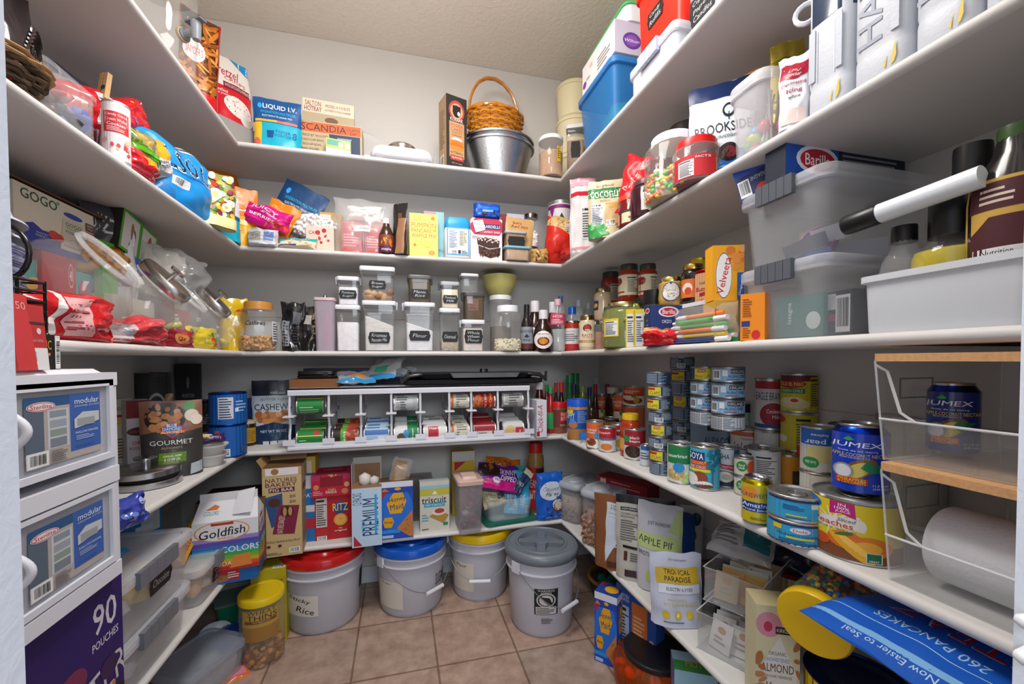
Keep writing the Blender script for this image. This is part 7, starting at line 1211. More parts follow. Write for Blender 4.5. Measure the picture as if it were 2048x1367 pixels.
m.box(-dp+.002,.01,.03,-dp+.008,L-.01,H-.035,'d8dae2','plastic');m.build('frame',t)
for k in (0,1):
 z0 = .034+k*H/2;z1 = z0+H/2-.056;dr_ = MB();c = 'e0e4ee70'
 dr_.box(-.012,.012,z0,-.006,L-.012,z1,'e4e6f060','frost');dr_.box(-dp+.02,.012,z0,-.012,L-.012,z0+.004,c,'frost')
 for y in (.012,L-.016): dr_.box(-dp+.02,y,z0,-.012,y+.004,z1-.01,c,'frost')
 dr_.box(-.006,.012,z0,0,L-.012,z0+.012,'dcdee8','plastic');dr_.box(-.006,.012,z1-.008,0,L-.012,z1,'dcdee8','plastic');dr_.box(-.006,L-.024,z0+.012,0,L-.012,z1-.008,'dcdee8','plastic');dr_.box(-.006,.012,z0+.012,0,.03,z1-.008,'dcdee8','plastic')
 d = dr_.build('drawer',t);hm = MB();hm.tube([(.001+.022*sin(pi*q/12),.046+.006*sin(pi*q/12),z1-.04-.062*q/12) for q in range(13)],.006,'e4e5ec','plastic',10);hd = hm.build('drawer_handle',d)
 lm = MB();sk = plane((-.0055+.006*0+.0005,.085,z0+.022),(0,L-.13,0),(0,0,z1-z0-.045));wh = (L-.13,z1-z0-.045)
 lm.decal(sk,wh,[R(0,0,1,1,'b4aaa4'),R(.55,.1,1,1,'3c62ac'),R(.0,.85,.55,1,'2c5888'),R(.0,.2,.22,.85,'5a6878'),R(.26,.22,.53,.8,'c4c8d0'),R(.29,.68,.5,.78,'8a94a0'),R(.29,.53,.5,.64,'9aa2ac'),R(.29,.4,.5,.5,'8a9a90'),R(.29,.24,.5,.37,'7c8490'),E(.19,.86,.17,.07,'d8d0d4'),E(.19,.86,.16,.06,'c03040'),E(.19,.86,.15,.05,'e4dcdc'),T('Sterilite',.19,.86,.25,.06,'b82c3c',b=.03),T('modular',.79,.88,.36,.09,'d4dcec'),T('DRAWER SYSTEM',.79,.80,.36,.03,'c4cce0'),G([(.6,.45),(.97,.52),(.97,.68),(.72,.7),(.6,.6)],'c4c8cc'),R(.64,.48,.9,.6,'9aa0a4'),T('SHALLOW DRAWER',.78,.38,.34,.035,'d4dcec'),LN(.62,.26,.9,.34,3,'a8b8d8'),T('STACKABLE',.74,.16,.26,.03,'20408c'),R(0,0,.26,.22,'dcdcdc'),BC(.02,.01,.24,.2),LN(.28,.02,.5,.2,7,'5a5a60')],'paper',e=.0004);lm.build('printed_sheet',d)
put(t,(xf,yN,zb_))
# on top of the tower
ya_ = hitX(95,700,-.60).y
BOX(free((-.60,ya_,zt_+.0005),.055,.062,90),'spice_box','small black and gold box with a barcode on the drawer unit','box',.04,'1a1614',[T('MAGIC',.3,.7,.7,.26,'d89838',b=.02),G([(.1,.4),(.6,.48),(.6,.4),(.1,.3)],'d08828'),R(.78,.02,.98,.98,'d8d8dc'),BC(.8,.1,.96,.9,False)],cols={'t': '4a4644'})
BOX(free((-.592,hitX(62,660,-.60).y,zt_+.0005),.042,.11,86),'gift_card_pack','tall red and white card pack standing on the drawer unit','card pack',.006,'b83434',[R(0,0,1,.34,'dcdcdc'),R(0,.7,1,.74,'4a2c2c'),E(.3,.6,.1,.05,'dcc8c8'),E(.7,.6,.1,.05,'dcc8c8'),T('ALLRECIPES',.5,.45,.7,.04,'d89090'),BC(.1,.1,.5,.3),T('20',.2,.32,.2,.04,'4a4a4a')],rx=-4)
BOX(free((-.588,hitX(50,660,-.60).y-.012,zt_+.0005),.04,.125,94),'gift_card_pack','redder card pack leaning behind the first one','card pack',.006,'c8383c',[T('50',.6,.85,.5,.1,'e89898',b=.03)],rx=-6)
# ---------------------------------------------------------------- lowest shelf
def B5(a,*r,rot=0,push=False,lv=5,z=None,**k): return BOX(FB(lv,*a,rot=rot,push=push,z=z),*r,**k)
NB = [R(0,.91,1,1,'b8986c'),R(.08,.915,.92,.995,'dcd8dc'),E(.32,.955,.1,.035,'9a7040'),T('NATURES',.48,.86,.8,.045,'5a1c3c',b=.03),T('BAKERY',.48,.81,.8,.045,'5a1c3c',b=.03),R(.16,.725,.82,.775,'5a1c3c'),T('FIG BAR',.49,.75,.6,.035,'e0d0b0',b=.03),T('20',.76,.67,.16,.03,'5a1c3c',b=.02),T('20',.76,.61,.16,.03,'5a1c3c',b=.02),G([(.04,.67),(.5,.71),(.52,.4),(.22,.33)],'2c4c80'),E(.3,.61,.16,.05,'4a2c1c'),G([(.42,.58),(.94,.56),(.8,.24),(.24,.26)],'7c1c3c'),E(.62,.5,.17,.06,'3c1c14'),E(.56,.5,.05,.05,'b88858'),E(.7,.5,.05,.05,'b88858'),('t','NATURES BAKERY',.46,.36,.5,.06,'dcc8b8',82,.02,0),T('WHOLE GRAINS & Real FRUIT',.5,.17,.9,.025,'5a1c3c'),E(.14,.12,.05,.016,'5a1c3c'),E(.42,.12,.05,.016,'5a1c3c'),LN(.06,.02,.5,.05,2,'6a5a40'),BC(.66,.03,.94,.09)]
def flaps(c): return lambda m,w,d,h: (m.face([(-w/2,0,h),(-w/2-.02,-.0,h+.035),(-w/2-.02,d,h+.03),(-w/2,d,h)],c),m.face([(-w/2,d,h),(w/2,d,h),(w/2,d+.01,h+.04),(-w/2,d+.01,h+.04)],c))
B5((532,601,934,1111),'fruit_bar_box','tall tan fig bar box with purple lettering and torn flaps','box',.15,'c0a878',NB,right=[R(0,0,1,1,'b09a70'),R(.2,.7,.9,.78,'5a1c3c'),LN(.1,.1,.9,.6,14,'8a7450')],rot=4,cols={'t': '6a4c30'},extra=flaps('a88458'))
RZ = [R(.34,0,1,1,'b01820'),R(0,0,.32,1,'b01820'),NF(.03,.3,.31,.96,'c4bcb8'),R(.03,.1,.31,.27,'b02c30'),BC(.05,.01,.3,.1),E(.66,.72,.2,.14,'1c4490'),T('RITZ',.66,.73,.4,.17,'e8c828',b=.04),E(.66,.44,.18,.14,'d89840'),E(.66,.44,.14,.1,'e0a850'),BL(.58,.38,.74,.5,6,['b87828'],.012,3),T('the',.66,.25,.1,.03,'f0e0d8'),T('original',.66,.19,.32,.05,'f0e0d8',b=.02)]
B5((634,705,990,1077),'cracker_box','red cracker box with a yellow name and a round cracker','box',.08,'b01820',RZ,rot=4)
f = FB(5,634,705,990,1077,4,False);z2 = f.p.z+f.h;f3 = Fit();f3.__dict__.update(f.__dict__);f3.p = f.p+Vector((-.01,-.012,f.h+.001));f3.w = f3.fw = .165;f3.h = .10
BOX(f3,'cookie_box','magenta-red biscuit box with a torn opening lying on the red cracker box','box',.14,'b81c44',[R(0,.0,1,.75,'b81838'),R(0,.75,1,1,'b83060'),R(.22,.45,.8,.98,'8a1024'),R(.24,.9,.78,1,'c82840'),BL(.28,.92,.74,.98,4,['d8a868'],.05,3),E(.12,.45,.07,.12,'c88850'),E(.9,.5,.07,.12,'d8a070'),E(.85,.2,.09,.13,'c87850'),T('Hello',.52,.32,.2,.1,'a8c838',b=.03),T('PANDA',.5,.2,.28,.14,'e0e0d8',b=.04),LN(.04,.08,.3,.3,3,'e0a0b0')],top=[R(.1,.2,.9,.8,'a01830'),T('PANDA',.5,.6,.5,.2,'d8889c',rot=180)],cols={'t': 'c83868','r': '3c8030'})
B5((706,763,975,1092),'cracker_box','white and sky-blue saltine box with vertical lettering, opened at the top','box',.12,'b8ccdc',[R(.02,.0,.98,.985,'b4cce0'),('t','PREMIUM',.62,.5,1.3,.26,'14386c',90,.03,0),R(.76,.2,.84,.88,'3898d0'),('t','12 PACKS',.18,.82,.42,.14,'14386c',90,.02,0),('t','original',.38,.34,.45,.1,'3888c0',90,0,.3),G([(.06,.02),(.34,.02),(.06,.2)],'b02034')],left=[R(0,0,1,1,'9cb4c8')],rot=2,cols={'t': '8a6848'},extra=lambda m,w,d,h: (m.box(-w/2,d-.004,h,w/2,d,h+.11,'a8a4a0'),m.box(-w/2,0.01,h,-w/2+.002,d,h+.1,'b8b4b4'),m.box(-w/2+.006,d-.006,h,w/2-.006,d-.004,h+.08,'8a6444'),m.ball((-.01,.06,h+.02),.03,'d0ccc8','matte',(1,1,1.2)),m.ball((.03,.07,h+.01),.025,'c8c4c0','matte')))
HM = [R(0,0,1,.9,'1c48b0'),E(.5,.5,.5,.4,'2468c8'),R(0,.9,1,1,'d0d4dc'),R(.0,.8,1,.9,'1c40a0'),G([(.2,.62),(.4,.8),(.68,.8),(.8,.64),(.64,.44),(.3,.44)],'d8a018'),T('Honey',.52,.68,.52,.1,'14286c',b=.03,rot=8),T('Maid',.5,.56,.4,.1,'14286c',b=.03,rot=8),G([(.02,.82),(.24,.84),(.06,.7)],'b02034'),G([(.08,.3),(.14,.38),(.36,.38),(.42,.3),(.34,.2),(.14,.2)],'d89c18'),T('Honey',.25,.29,.26,.06,'3a2818',b=.02),R(0,.1,.6,.16,'2888d0'),G([(.5,.18),(.98,.48),(1,.02),(.88,.02)],'b87438'),BL(.7,.1,.98,.36,20,['8a5020'],.012,3),R(.06,.02,.4,.07,'a8c0e0'),E(.54,.87,.1,.025,'d8a018'),G([(.02,.83),(.3,.83),(.14,.89)],'b87438')]
B5((762,826,962,1076),'graham_cracker_box','blue graham cracker box with a yellow hexagon on the back run','box',.07,'1c48b0',HM,rot=0,cols={'t': '5a4030'})
f = FB(5,762,826,962,1076,0,False);t = thing('graham_cracker_sleeve','wrapped brown sleeve of crackers standing out of the blue box','sleeve');m = MB();m.loft([(.028,.02,0,.006),(.03,.022,.01),(.03,.022,.10),(.026,.018,.112)],'a07848','food',.006,3);m.build('crackers',t)
POUCH(free((0,0,0),.095,.15),'wrapper_film','','',.06,'e0dcd830',(),'pillow','film',.012,100,parent=t,nu=10,nv=10).location = (.005,0,-.02);put(t,f.p+Vector((-.0,.04,f.h-.03)),10,0,14)
B5((841,899,962,1061),'woven_wheat_box','cream woven-cracker box with a field scene and tomato-topped cracker','box',.05,'c8c4b4',[R(0,.72,1,.9,'b8b040'),R(0,.86,1,.92,'8ab8d0'),T('triscuit',.48,.625,.84,.13,'18243c',b=.04),R(.14,.49,.84,.57,'3098b8'),T('MINT & SEA SALT',.49,.53,.6,.035,'e0ecec'),G([(.3,.3),(.62,.42),(.98,.3),(.8,.14)],'a8843c'),E(.64,.38,.24,.07,'d8d0c8'),E(.66,.40,.17,.05,'a84028'),LN(.06,.2,.3,.36,3,'4a98b0'),G([(.4,.74),(.5,.82),(.6,.74)],'dce0e4'),LN(.06,.03,.4,.07,1,'3a3a3a'),R(.78,.1,.94,.16,'287860')],rot=2,cols={'t': 'b8c4c8'})
o = B5((832,856,955,1040),'clear_caddy','smoky clear caddy behind the cream cracker box','caddy',.1,'7a746c70',fin='frost',w=.11)
B5((905,950,902,1030),'cracker_box','yellow cracker box with a red corner triangle behind the tan-lidded keeper','box',.06,'c0a018',[R(0,.85,1,1,'b8b4ac'),G([(.1,.84),(.6,.84),(.1,.7)],'a81c34'),E(.8,.1,.2,.05,'6a4818')])
f = FB(5,910,961,943,1066,0);t = thing('cereal_keeper','tall frosted keeper with a pink-tan flip lid holding wrapped snacks','container');a = f.w/2;h = f.h;m = MB();m.loft([(a*.78,.075,0,.012),(a*.8,.08,.005),(a*.95,.09,h-.02)],'b8b0b868','frost',.014,3,True,False);m.build('container_body',t)
m = MB();m.loft([(a,.095,h-.022,.014),(a*1.02,.097,h-.004),(a*.96,.09,h)],'d0b0a4','plastic',.014);m.loft([(a*.6,.045,h,.01),(a*.55,.04,h+.012)],'d4b6aa','plastic',.01,cy=-.02);m.build('lid',t);m = MB();rr = random.Random(3)
for i in range(9): m.ball((rr.uniform(-.5,.5)*a,rr.uniform(-.04,.02),.02+i*.022),.022,rr.choice(['8a4a38','a85848','6a4a40','b8b0b0']),'gloss',(1,.8,.8))
m.build('wrapped_snacks',t);put(t,f.p,2)
# bin of snack bags on its green lid
f = FB(5,968,1078,990,1050,3,False);m = MB();m.loft([(.135,.105,0,.02),(.14,.11,.004,.02),(.14,.11,.014,.02)],'1c6858','plastic',.02);o = m.build('bin_lid');c5 = f.p+Vector((.0,.118,0));tag(o,'dark green lid lying under the open clear bin of snack bags','lid');put(o,c5,6)
BIN(free(c5+Vector((0,0,.0145)),1,1,6),'clear_bin','open clear bin on a green lid, packed with bright snack bags',.25,.19,.105,'d8e4ea38','frost',taper=.86,r=.03,cat='bin')
UN = [R(0,0,1,1,'38a8d0'),R(.1,.08,.42,.5,'b0bcc8'),LN(.13,.12,.4,.46,8,'4a6a8a'),('t','UNREAL',.68,.3,.46,.14,'dceef4',84,.04,0),E(.4,.84,.05,.03,'78c8e0'),E(.6,.86,.05,.03,'78c8e0'),LN(.3,.6,.7,.75,4,'a0dcec'),BC(.8,.04,.96,.18)]
POUCH(free(c5+Vector((.045,-.045,.03)),.16,.24,4),'snack_pouch','turquoise-blue snack pouch standing in the clear bin','snack pouch',.06,'38a8d0',UN,'stand',amp=.01,seed=101,rx=-14,ry=8,w=.14,h=.21)
SD = [R(0,0,1,.35,'c01c6c'),G([(0,.3),(.5,.5),(1,.2),(1,0),(0,0)],'b81878'),E(.25,.75,.3,.25,'2c1a18'),BL(.1,.6,.4,.9,9,['8a5028','3a2018'],.07,3),E(.44,.36,.1,.13,'d8d0e4'),T('2g',.44,.38,.1,.1,'4a1c6c'),T('SKINNY',.72,.72,.4,.2,'e4d8ec',b=.03,rot=-8),T('DIPPED',.74,.48,.4,.2,'e4d8ec',b=.03,rot=-8)]
POUCH(free(c5+Vector((-.055,-.06,.155)),.25,.16,4),'snack_pouch','purple and magenta dipped-nut pouch lying on top of the bin','snack pouch',.06,'581c78',SD,'stand',amp=.014,seed=102,rx=-32,ry=14,w=.225,h=.14)
POUCH(free(c5+Vector((-.0,.03,.20)),.22,.1,4),'snack_pouch','orange snack pouch behind the purple one','snack pouch',.05,'c06414',[T('SKINNY',.4,.6,.6,.3,'4a2410',b=.03)],'pillow',amp=.016,seed=103,rx=-30,ry=10,w=.2,h=.1)
POUCH(free(c5+Vector((-.06,-.05,.075)),.15,.11,4),'snack_pouch','cream snack pouch crushed at the left of the clear bin','snack pouch',.06,'c8bc98',[R(.6,.3,.9,.6,'3a3a50'),T('SNACK',.4,.6,.5,.16,'5a5440')],'pillow',amp=.018,seed=104,rx=-30,ry=-10,h=.1,w=.13)
POUCH(free(c5+Vector((.035,-.06,.135)),.06,.14,4),'snack_pouch','navy and cream folded pouch top between the purple and turquoise ones','snack pouch',.02,'2c3c5c',[R(0,.8,1,1,'d0c8a8'),T('NO',.5,.4,.5,.14,'d8dce0')],'stand',amp=.01,seed=105,ry=42,rx=-12,w=.055,h=.14)
POUCH(free(c5+Vector((.08,.03,.12)),.1,.12,4),'snack_pouch','teal pouch with a round emblem behind the clear bin','snack pouch',.04,'2c9088',[E(.5,.5,.2,.18,'a8ccc4')],'stand',amp=.012,seed=106,ry=20,h=.13,w=.11)
POUCH(FB(5,1072,1124,944,1037,rot=2,push=False),'coconut_flake_bag','royal blue coconut flake bag with a white script panel','bag',.06,'1c5cc0',[E(.5,.64,.42,.2,'d0d8e8'),T('Coconut',.5,.68,.6,.09,'1c2c50',sh=.3),T('Flakes',.55,.57,.5,.08,'1c2c50',sh=.3),BL(.05,.05,.95,.3,20,['143c8c','2870d0'],.05,3),E(.8,.32,.26,.15,'6a3a28'),E(.78,.34,.22,.12,'dcd8d4'),T('NET WT 7 OZ',.5,.08,.4,.03,'c0d0e8')],'brick',amp=.008,seed=107,fin='gloss')
JAR(fit(5,'B',.16,1055,1087,884),'peanut_butter_jar','peanut butter jar with a red label at the back corner of the lowest shelf','jar','jar',body='8a6a38',bfin='gloss',lid='a81c20',lh=.14,shapes=[R(0,0,1,1,'b02428'),R(.5,.86,.95,.98,'1c1c1c'),T('PEANUT',.5,.62,.8,.2,'e0c8b8'),T('BUTTER',.5,.36,.8,.2,'e0c8b8')],lab=(.05,.66),parts='jar_body')
BOX(fit(5,'B',.06,604,632,950,0),'granola_box','blue and white granola carton between the tan box and the cracker box','box',.08,'2468a8',[R(.0,.8,1,1,'c8c8cc'),R(0,.45,1,.55,'c8c8cc'),T('OATS',.5,.7,.6,.06,'d8e0ec'),R(.1,.2,.9,.35,'b02838')],w=.09)
BOX(fit(5,'B',.1,556,632,914,0),'snack_carton','yellow-topped carton at the back behind the tan fig bar box','box',.1,'c8a848',[R(.3,.5,.9,.95,'d8d0b8'),T('oat',.6,.7,.4,.2,'5a4a28')])
# left corner of the lowest shelf
f = FB(5,452,500,1103,1130,6,False);CAH = [R(0,.35,1,1,'1c64a8'),R(.0,.2,.7,1,'b02838'),E(.25,.4,.3,.3,'9a6838'),BL(.05,.2,.45,.6,6,['2c1a14'],.03,3),LN(.5,.35,.7,.85,3,'e8d8d8')]
BOX(free((-.62,1.67,ST[5]),.19,.05,8),'cookie_tray_box','flat blue and red cookie package under the fish cracker carton','package',.16,'1c60a4',CAH,h=.05)
t = thing('cracker_carton','white gable-top carton of cheddar fish crackers with a rainbow base','carton');w,d,h = .205,.13,.27;m = MB();m.box(-w/2,0,0,w/2,d,h*.68,'d8d8dc')
RBW = ['b82820','c85020','c8a020','70a830','40a050','3c98c0','3468b0','5848a8','9080c0']
sh = [R(0,i*.075,1,i*.075+.08,c) for i,c in enumerate(RBW)] + [E(.45,.8,.42,.2,'d88828'),E(.45,.8,.4,.185,'d8d8dc'),T('Goldfish',.45,.78,.7,.17,'1c1c20',b=.03,sh=.15,rot=4),R(.28,.92,.62,.97,'a83828'),T('BAKED',.5,.66,.24,.04,'c06020'),T('COLORS',.72,.42,.6,.12,'e8e8ec',b=.03),T('CHEDDAR',.4,.14,.5,.08,'e8dcd0'),G([(.55,.04),(.9,.06),(.86,.3),(.62,.28)],'d88038')]
m.decal(plane((-w/2,0,0),(w,0,0),(0,0,h*.68)),(w,h*.68),sh);m.decal(plane((w/2,0,0),(0,d,0),(0,0,h*.68)),(d,h*.68),sh);m.build('carton_body',t);m = MB()
for P in ([(-w/2,0,h*.68),(w/2,0,h*.68),(w/2*.9,d/2,h*.9),(-w/2*.9,d/2,h*.9)],[(w/2,d,h*.68),(-w/2,d,h*.68),(-w/2*.9,d/2,h*.9),(w/2*.9,d/2,h*.9)],[(w/2,0,h*.68),(w/2,d,h*.68),(w/2*.9,d/2,h*.9)],[(-w/2,d,h*.68),(-w/2,0,h*.68),(-w/2*.9,d/2,h*.9)]): m.face(P,'d4d4d8')
m.box(-w/2*.9,d/2-.003,h*.88,w/2*.9,d/2+.003,h,'d8d8dc');m.face([(.02,.01,h*.74),(.08,.0,h*.76),(.085,d/2,h*1.03),(.03,d/2,h*1.0)],'d0d0d6');m.decal(plane((-w*.4,.012,h*.72),(w*.8,0,0),(0,d*.36,h*.16)),(.15,.06),[G([(.08,.5),(.24,.85),(.34,.7),(.3,.5)],'c86828'),T('COLORS',.2,.3,.28,.26,'3a80a0',b=.03)]);m.build('gable_top',t);put(t,(-.62,1.66,ST[5]+.052),8)
BOX(free((-.66,1.82,ST[5]),.24,.26,5),'shipping_box','open brown cardboard box in the dark corner behind the fish cracker carton','box',.2,'6a4c34',cols={'t': '2a1c14'})
m = MB();m.loft([(.05,.06,0,.02),(.055,.065,.02,.02)],'3a2a22','plastic',.02);o = m.build('baking_pan');tag(o,'small dark pan between the fish cracker carton and the tan box','pan');put(o,FB(5,498,532,1085,1100).p)
def lbin(y0,y1,z0,h,lab,fill=None,text=None,lid='e0e1e860',x=XL-.0,w=.24):
 return BIN(free((x-w/2,(y0+y1)/2,z0),1,1,90),'latched_bin',lab,y1-y0,w,h,'dedcdf3c','frost',lid=lid,latches='70737c',fill=fill,text=text,taper=.88,r=.03,cat='storage bin')
def mkfill(cols,n=22,sd=1,hh=.8):
 def g(t,a,b,h):
  m = MB();rr = random.Random(sd)
  for i in range(n): m.ball((rr.uniform(-a,a)*.75,rr.uniform(-b,b)*.75,.03+rr.uniform(0,h*hh-.05)),.03,rr.choice(cols),'gloss',(1.3,.9,.7),Matrix.Rotation(rr.uniform(0,3),3,'Z') @ Matrix.Rotation(rr.uniform(-.6,.6),3,'X'))
  m.build('candy_bags',t)
 return g
yA,yB_,yC = hitX(248,1250,XL).y,hitX(404,1150,XL).y,hitX(470,1090,XL).y
hl = .135
lbin(yA-.06,yB_-.06,ST[5],hl,'empty clear bin with a grey latch, lower of the near pair on the lowest shelf',mkfill(['b8b8c0'],4,2,.5))
lbin(yA-.08,yB_-.04,ST[5]+hl+.001,.155,'clear bin of yellow candy bags with a chalk label, upper of the near pair',mkfill(['d0b028','c8a020','d8c040','c0bcc0','d8b838','b83830'],90,3,.95),(['Chocolate'],(-.02,.09,.05,.115)))
lbin(yB_-.01,yC+.06,ST[5],.135,'clear latched bin of orange snacks holding the triangular chocolate bar',mkfill(['c89050','d8a040','c8b8a8','c87838'],50,5,.95),(['Snacks','and','Bars'],(-.07,.02,.03,.09)))
t = thing('chocolate_bar','yellow triangular chocolate bar box with red lettering lying on the bin lid','chocolate bar');m = MB();L = .2;s3 = .05
tri = [(-s3/2,0),(s3/2,0),(0,s3*.86)];m.idx([(x,y,z) for y in (0,L) for x,z in tri],[(0,1,4,3),(1,2,5,4),(2,0,3,5),(0,2,1),(3,4,5)],'d8a028','paper',False)
sk = plane((s3/2,0,0),(0,L,0),(-s3/2,0,s3*.86));m.decal(sk,(L,s3),[T('TOBLERONE',.5,.5,.86,.5,'b82c24',b=.04)]);sk = plane((-s3/2,L,0),(0,-L,0),(s3/2,0,s3*.86));m.decal(sk,(L,s3),[T('TOBLERONE',.5,.5,.86,.5,'b82c24',b=.04)]);m.build('wrapper',t);put(t,(XL-.09,yB_+.03,ST[5]+.137),8,16,0)
POUCH(free((XL-.11,yA+.07,ST[5]+hl+.16),.3,.12,80),'snack_bag','bright blue and dark chocolate candy bag lying on the near bins','snack bag',.05,'1c80b8',[R(.2,.2,.7,.8,'4a2018'),T('protein',.45,.5,.4,.2,'c8b8b0',rot=-30)],'pillow','gloss',.016,110,rx=-60,h=.17,w=.24)
BOX(free((XL-.27,yB_+.05,ST[5]),.3,.37,62),'cookie_box','tall bright blue cookie carton standing behind the clear bins','box',.08,'1c78b8',[G([(.0,.3),(.6,.3),(.5,.5),(.1,.45)],'c8b028'),R(.78,.6,.98,.95,'b8c4cc'),LN(.72,.3,.92,.9,6,'c8d8e8')])
# purple pouch carton under the drawers
yP = hitX(246,1280,-.60).y
MO = [R(0,0,1,1,'2c1460'),G([(0,0),(1,0),(1,.3),(.5,.5),(0,.35)],'180c28'),T('90',.86,.80,.18,.17,'d8d4dc',b=.05),T('POUCHES',.86,.66,.2,.045,'d8d4dc',b=.03),E(.3,.5,.2,.1,'b83c5c'),E(.24,.44,.1,.08,'a02c4c'),E(.62,.56,.1,.08,'7a2c50'),T('MONSTER',.62,.40,.8,.17,'c8c4c4',b=.06,rot=8),T('TM',.9,.52,.04,.02,'d8d4dc'),BL(.75,.3,.95,.36,4,['c87038'],.04,3),E(.88,.48,.07,.06,'3c1c4c')]
BOX(free((-.60,yP-.19,ST[5]+.001),.38,zb_-ST[5]-.003,90),'candy_pouch_box','purple and black ninety-pouch carton supporting the drawer unit','box',.26,'2c1460',MO,cols={'t': '141018'},top=[T('MONSTER',.6,.4,.7,.3,'c8c0b0',b=.04)])
# --- right run of the lowest shelf
def keeper(a,lab,fill,sz,cols):
 f = FB(5,*a);t = thing('cereal_keeper',lab,'container','lidded cereal keepers');w,d,h = .135,.25,f.h;m = MB();m.loft([(w/2*.86,d/2*.9,0,.03),(w/2*.88,d/2*.91,.004),(w/2*.97,d/2*.97,h-.03),(w/2,d/2,h-.028)],'c8ccd648','frost',.03,4,True,False);m.build('container_body',t)
 m = MB();L = h*.66;m.loft([(w/2*.80,d/2*.86,.005,.03),(w/2*.87,d/2*.9,L)],fill,'food',.03,4);rr = random.Random(7)
 for i in range(260):
  z = rr.uniform(.008,L);k = rr.random()
  if k < .35: c = (rr.uniform(-1,1)*w*.4,-d/2*.885-.0,z)
  elif k < .7: c = (-w/2*.85,rr.uniform(-1,1)*d*.42,z)
  else: c = (rr.uniform(-1,1)*w*.4,rr.uniform(-1,1)*d*.42,L)
  m.ball(c,sz,rr.choice(cols),'food',(1,1,.35),Matrix.Rotation(rr.uniform(0,3),3,'X') @ Matrix.Rotation(rr.uniform(0,3),3,'Y'))
 m.build('cereal',t);m = MB();m.loft([(w/2*1.02,d/2*1.02,h-.03,.035),(w/2*1.05,d/2*1.04,h-.026),(w/2*1.05,d/2*1.04,h-.01),(w/2*.98,d/2*.97,h)],'bcc2ccb0','frost',.035,5);m.loft([(.03,.05,h,.03),(.028,.048,h+.006,.03)],'c8ccd4c0','frost',.03,4,cy=-.05);m.build('lid',t)
 for s_ in (-1,1): m = MB();m.loft([(.004,.06,h-.045,.003),(.005,.065,h-.01),(.003,.06,h)],'d0d4dcc0','frost',.003,cx=s_*w/2*1.07);m.build('clip',t)
 q = f.p;return put(t,(max(q.x,XR+.09)+.03,q.y,ST[5]),-62)
keeper((1112,1195,945,1050),'clear-lidded keeper of small oat rings, back one of two','a89484',.005,['b8a494','8a7464','c0ac98'])
keeper((1140,1262,955,1108),'clear-lidded keeper of brown square cereal, front one of two','a07860',.013,['b08464','98704f','a87c5c','8a644c'])
BOX(free((XR+.17,1.62,ST[5]+.20),.26,.08,-64),'snack_carton','red and navy carton with white lettering lying above the cereal keepers','box',.1,'981c24',[R(0,0,1,.4,'2c2c78'),T('FREE',.2,.2,.3,.26,'d8d8e0',b=.03),LN(.3,.5,.9,.9,2,'c88088'),R(.08,.55,.2,.9,'c8c4c0')],h=.07)
BOX(free((XR+.2,1.40,ST[5]),.25,.22,-70),'snack_carton','blue and dark red carton behind the front cereal keeper','box',.06,'1c4c98',[R(.3,.1,.9,.8,'4a1c18')])
def P5(a,lab,bg,sh,t=.07,sd=1,rz=-40,name='protein_powder_pouch',**k): return POUCH(FB(5,*a,rot=rz,push=False),name,lab,'pouch',t,bg,sh,'stand','foil',.007,sd,**k)
P5((1200,1262,990,1133),'brown chocolate powder pouch at the left of the pouch group','7c4c30',[R(.3,.7,.98,.9,'c0c4cc'),T('CHOCOLATE',.64,.86,.5,.03,'2a2420'),T('FROSTY',.56,.82,.34,.03,'2a2420'),LN(.35,.3,.95,.78,9,'a8b0bc'),R(.35,.04,.95,.12,'4a2c1c'),G([(.3,.1),(.6,.4),(.55,.7),(.3,.7)],'b8c0cc')],sd=120,rz=-44,w=.17)
P5((1228,1350,996,1158),'grey powder pouch with a black top band and fine print','aca8a0',[R(0,.9,1,1,'1e1c1e'),R(.08,.81,.52,.85,'1c1a1c'),T('CLEAN SIMPLE PROTEIN',.3,.83,.4,.02,'d8d8d8'),T('COOKIES N CREAM',.26,.77,.36,.022,'2c2a2a'),T('MILKSHAKE',.2,.735,.24,.022,'2c2a2a'),LN(.08,.45,.4,.7,9,'5a5856'),R(.12,.37,.5,.4,'1c1a1c'),R(.14,.22,.2,.33,'4a3028'),LN(.25,.22,.5,.33,4,'5a5856'),R(.16,.04,.56,.12,'3c2830'),T('Supplement Facts',.8,.82,.34,.03,'2c2a2a'),NF(.66,.3,.98,.78,'a8a49c')],sd=121,rz=-36,w=.21,rx=-4)
P5((1360,1404,1010,1118),'white and brown powder pouch turned aside behind the green-banded one','b8b4ac',[E(.7,.8,.2,.1,'2c4838'),E(.5,.55,.18,.1,'7a5838'),T('VANILLE',.3,.75,.4,.06,'1c1c1c'),T('20g',.5,.55,.2,.05,'e0dcd4')],sd=122,rz=-30)
POUCH(free((XR+.17,.98,ST[5]+.04),.2,.16,-40),'coffee_pouch','black pouch with a tan stripe lying behind the powder pouches','pouch',.06,'1c1a1a',[G([(.3,.8),(.9,.9),(.9,.7),(.5,.6)],'a88868'),R(.1,.6,.6,.68,'b83820')],'pillow','foil',.014,123,rx=-40)
P5((1281,1352,1010,1178),'white powder pouch with a pale green band and crumpled top','b8b8c0',[R(0,.46,1,.64,'b0c080'),('t','APPLE PIE',.45,.55,.8,.08,'2c2c30',-4,0,0),T('PROTEIN POWDER',.45,.4,.8,.05,'3a3a40'),T('JUST INGREDIENTS',.55,.76,.6,.05,'3a3a40'),G([(.7,.7),(1,.64),(1,.95),(.9,.95)],'a8b878'),E(.4,.16,.14,.07,'a8b868')],sd=124,rz=-48,w=.155,rx=-6)
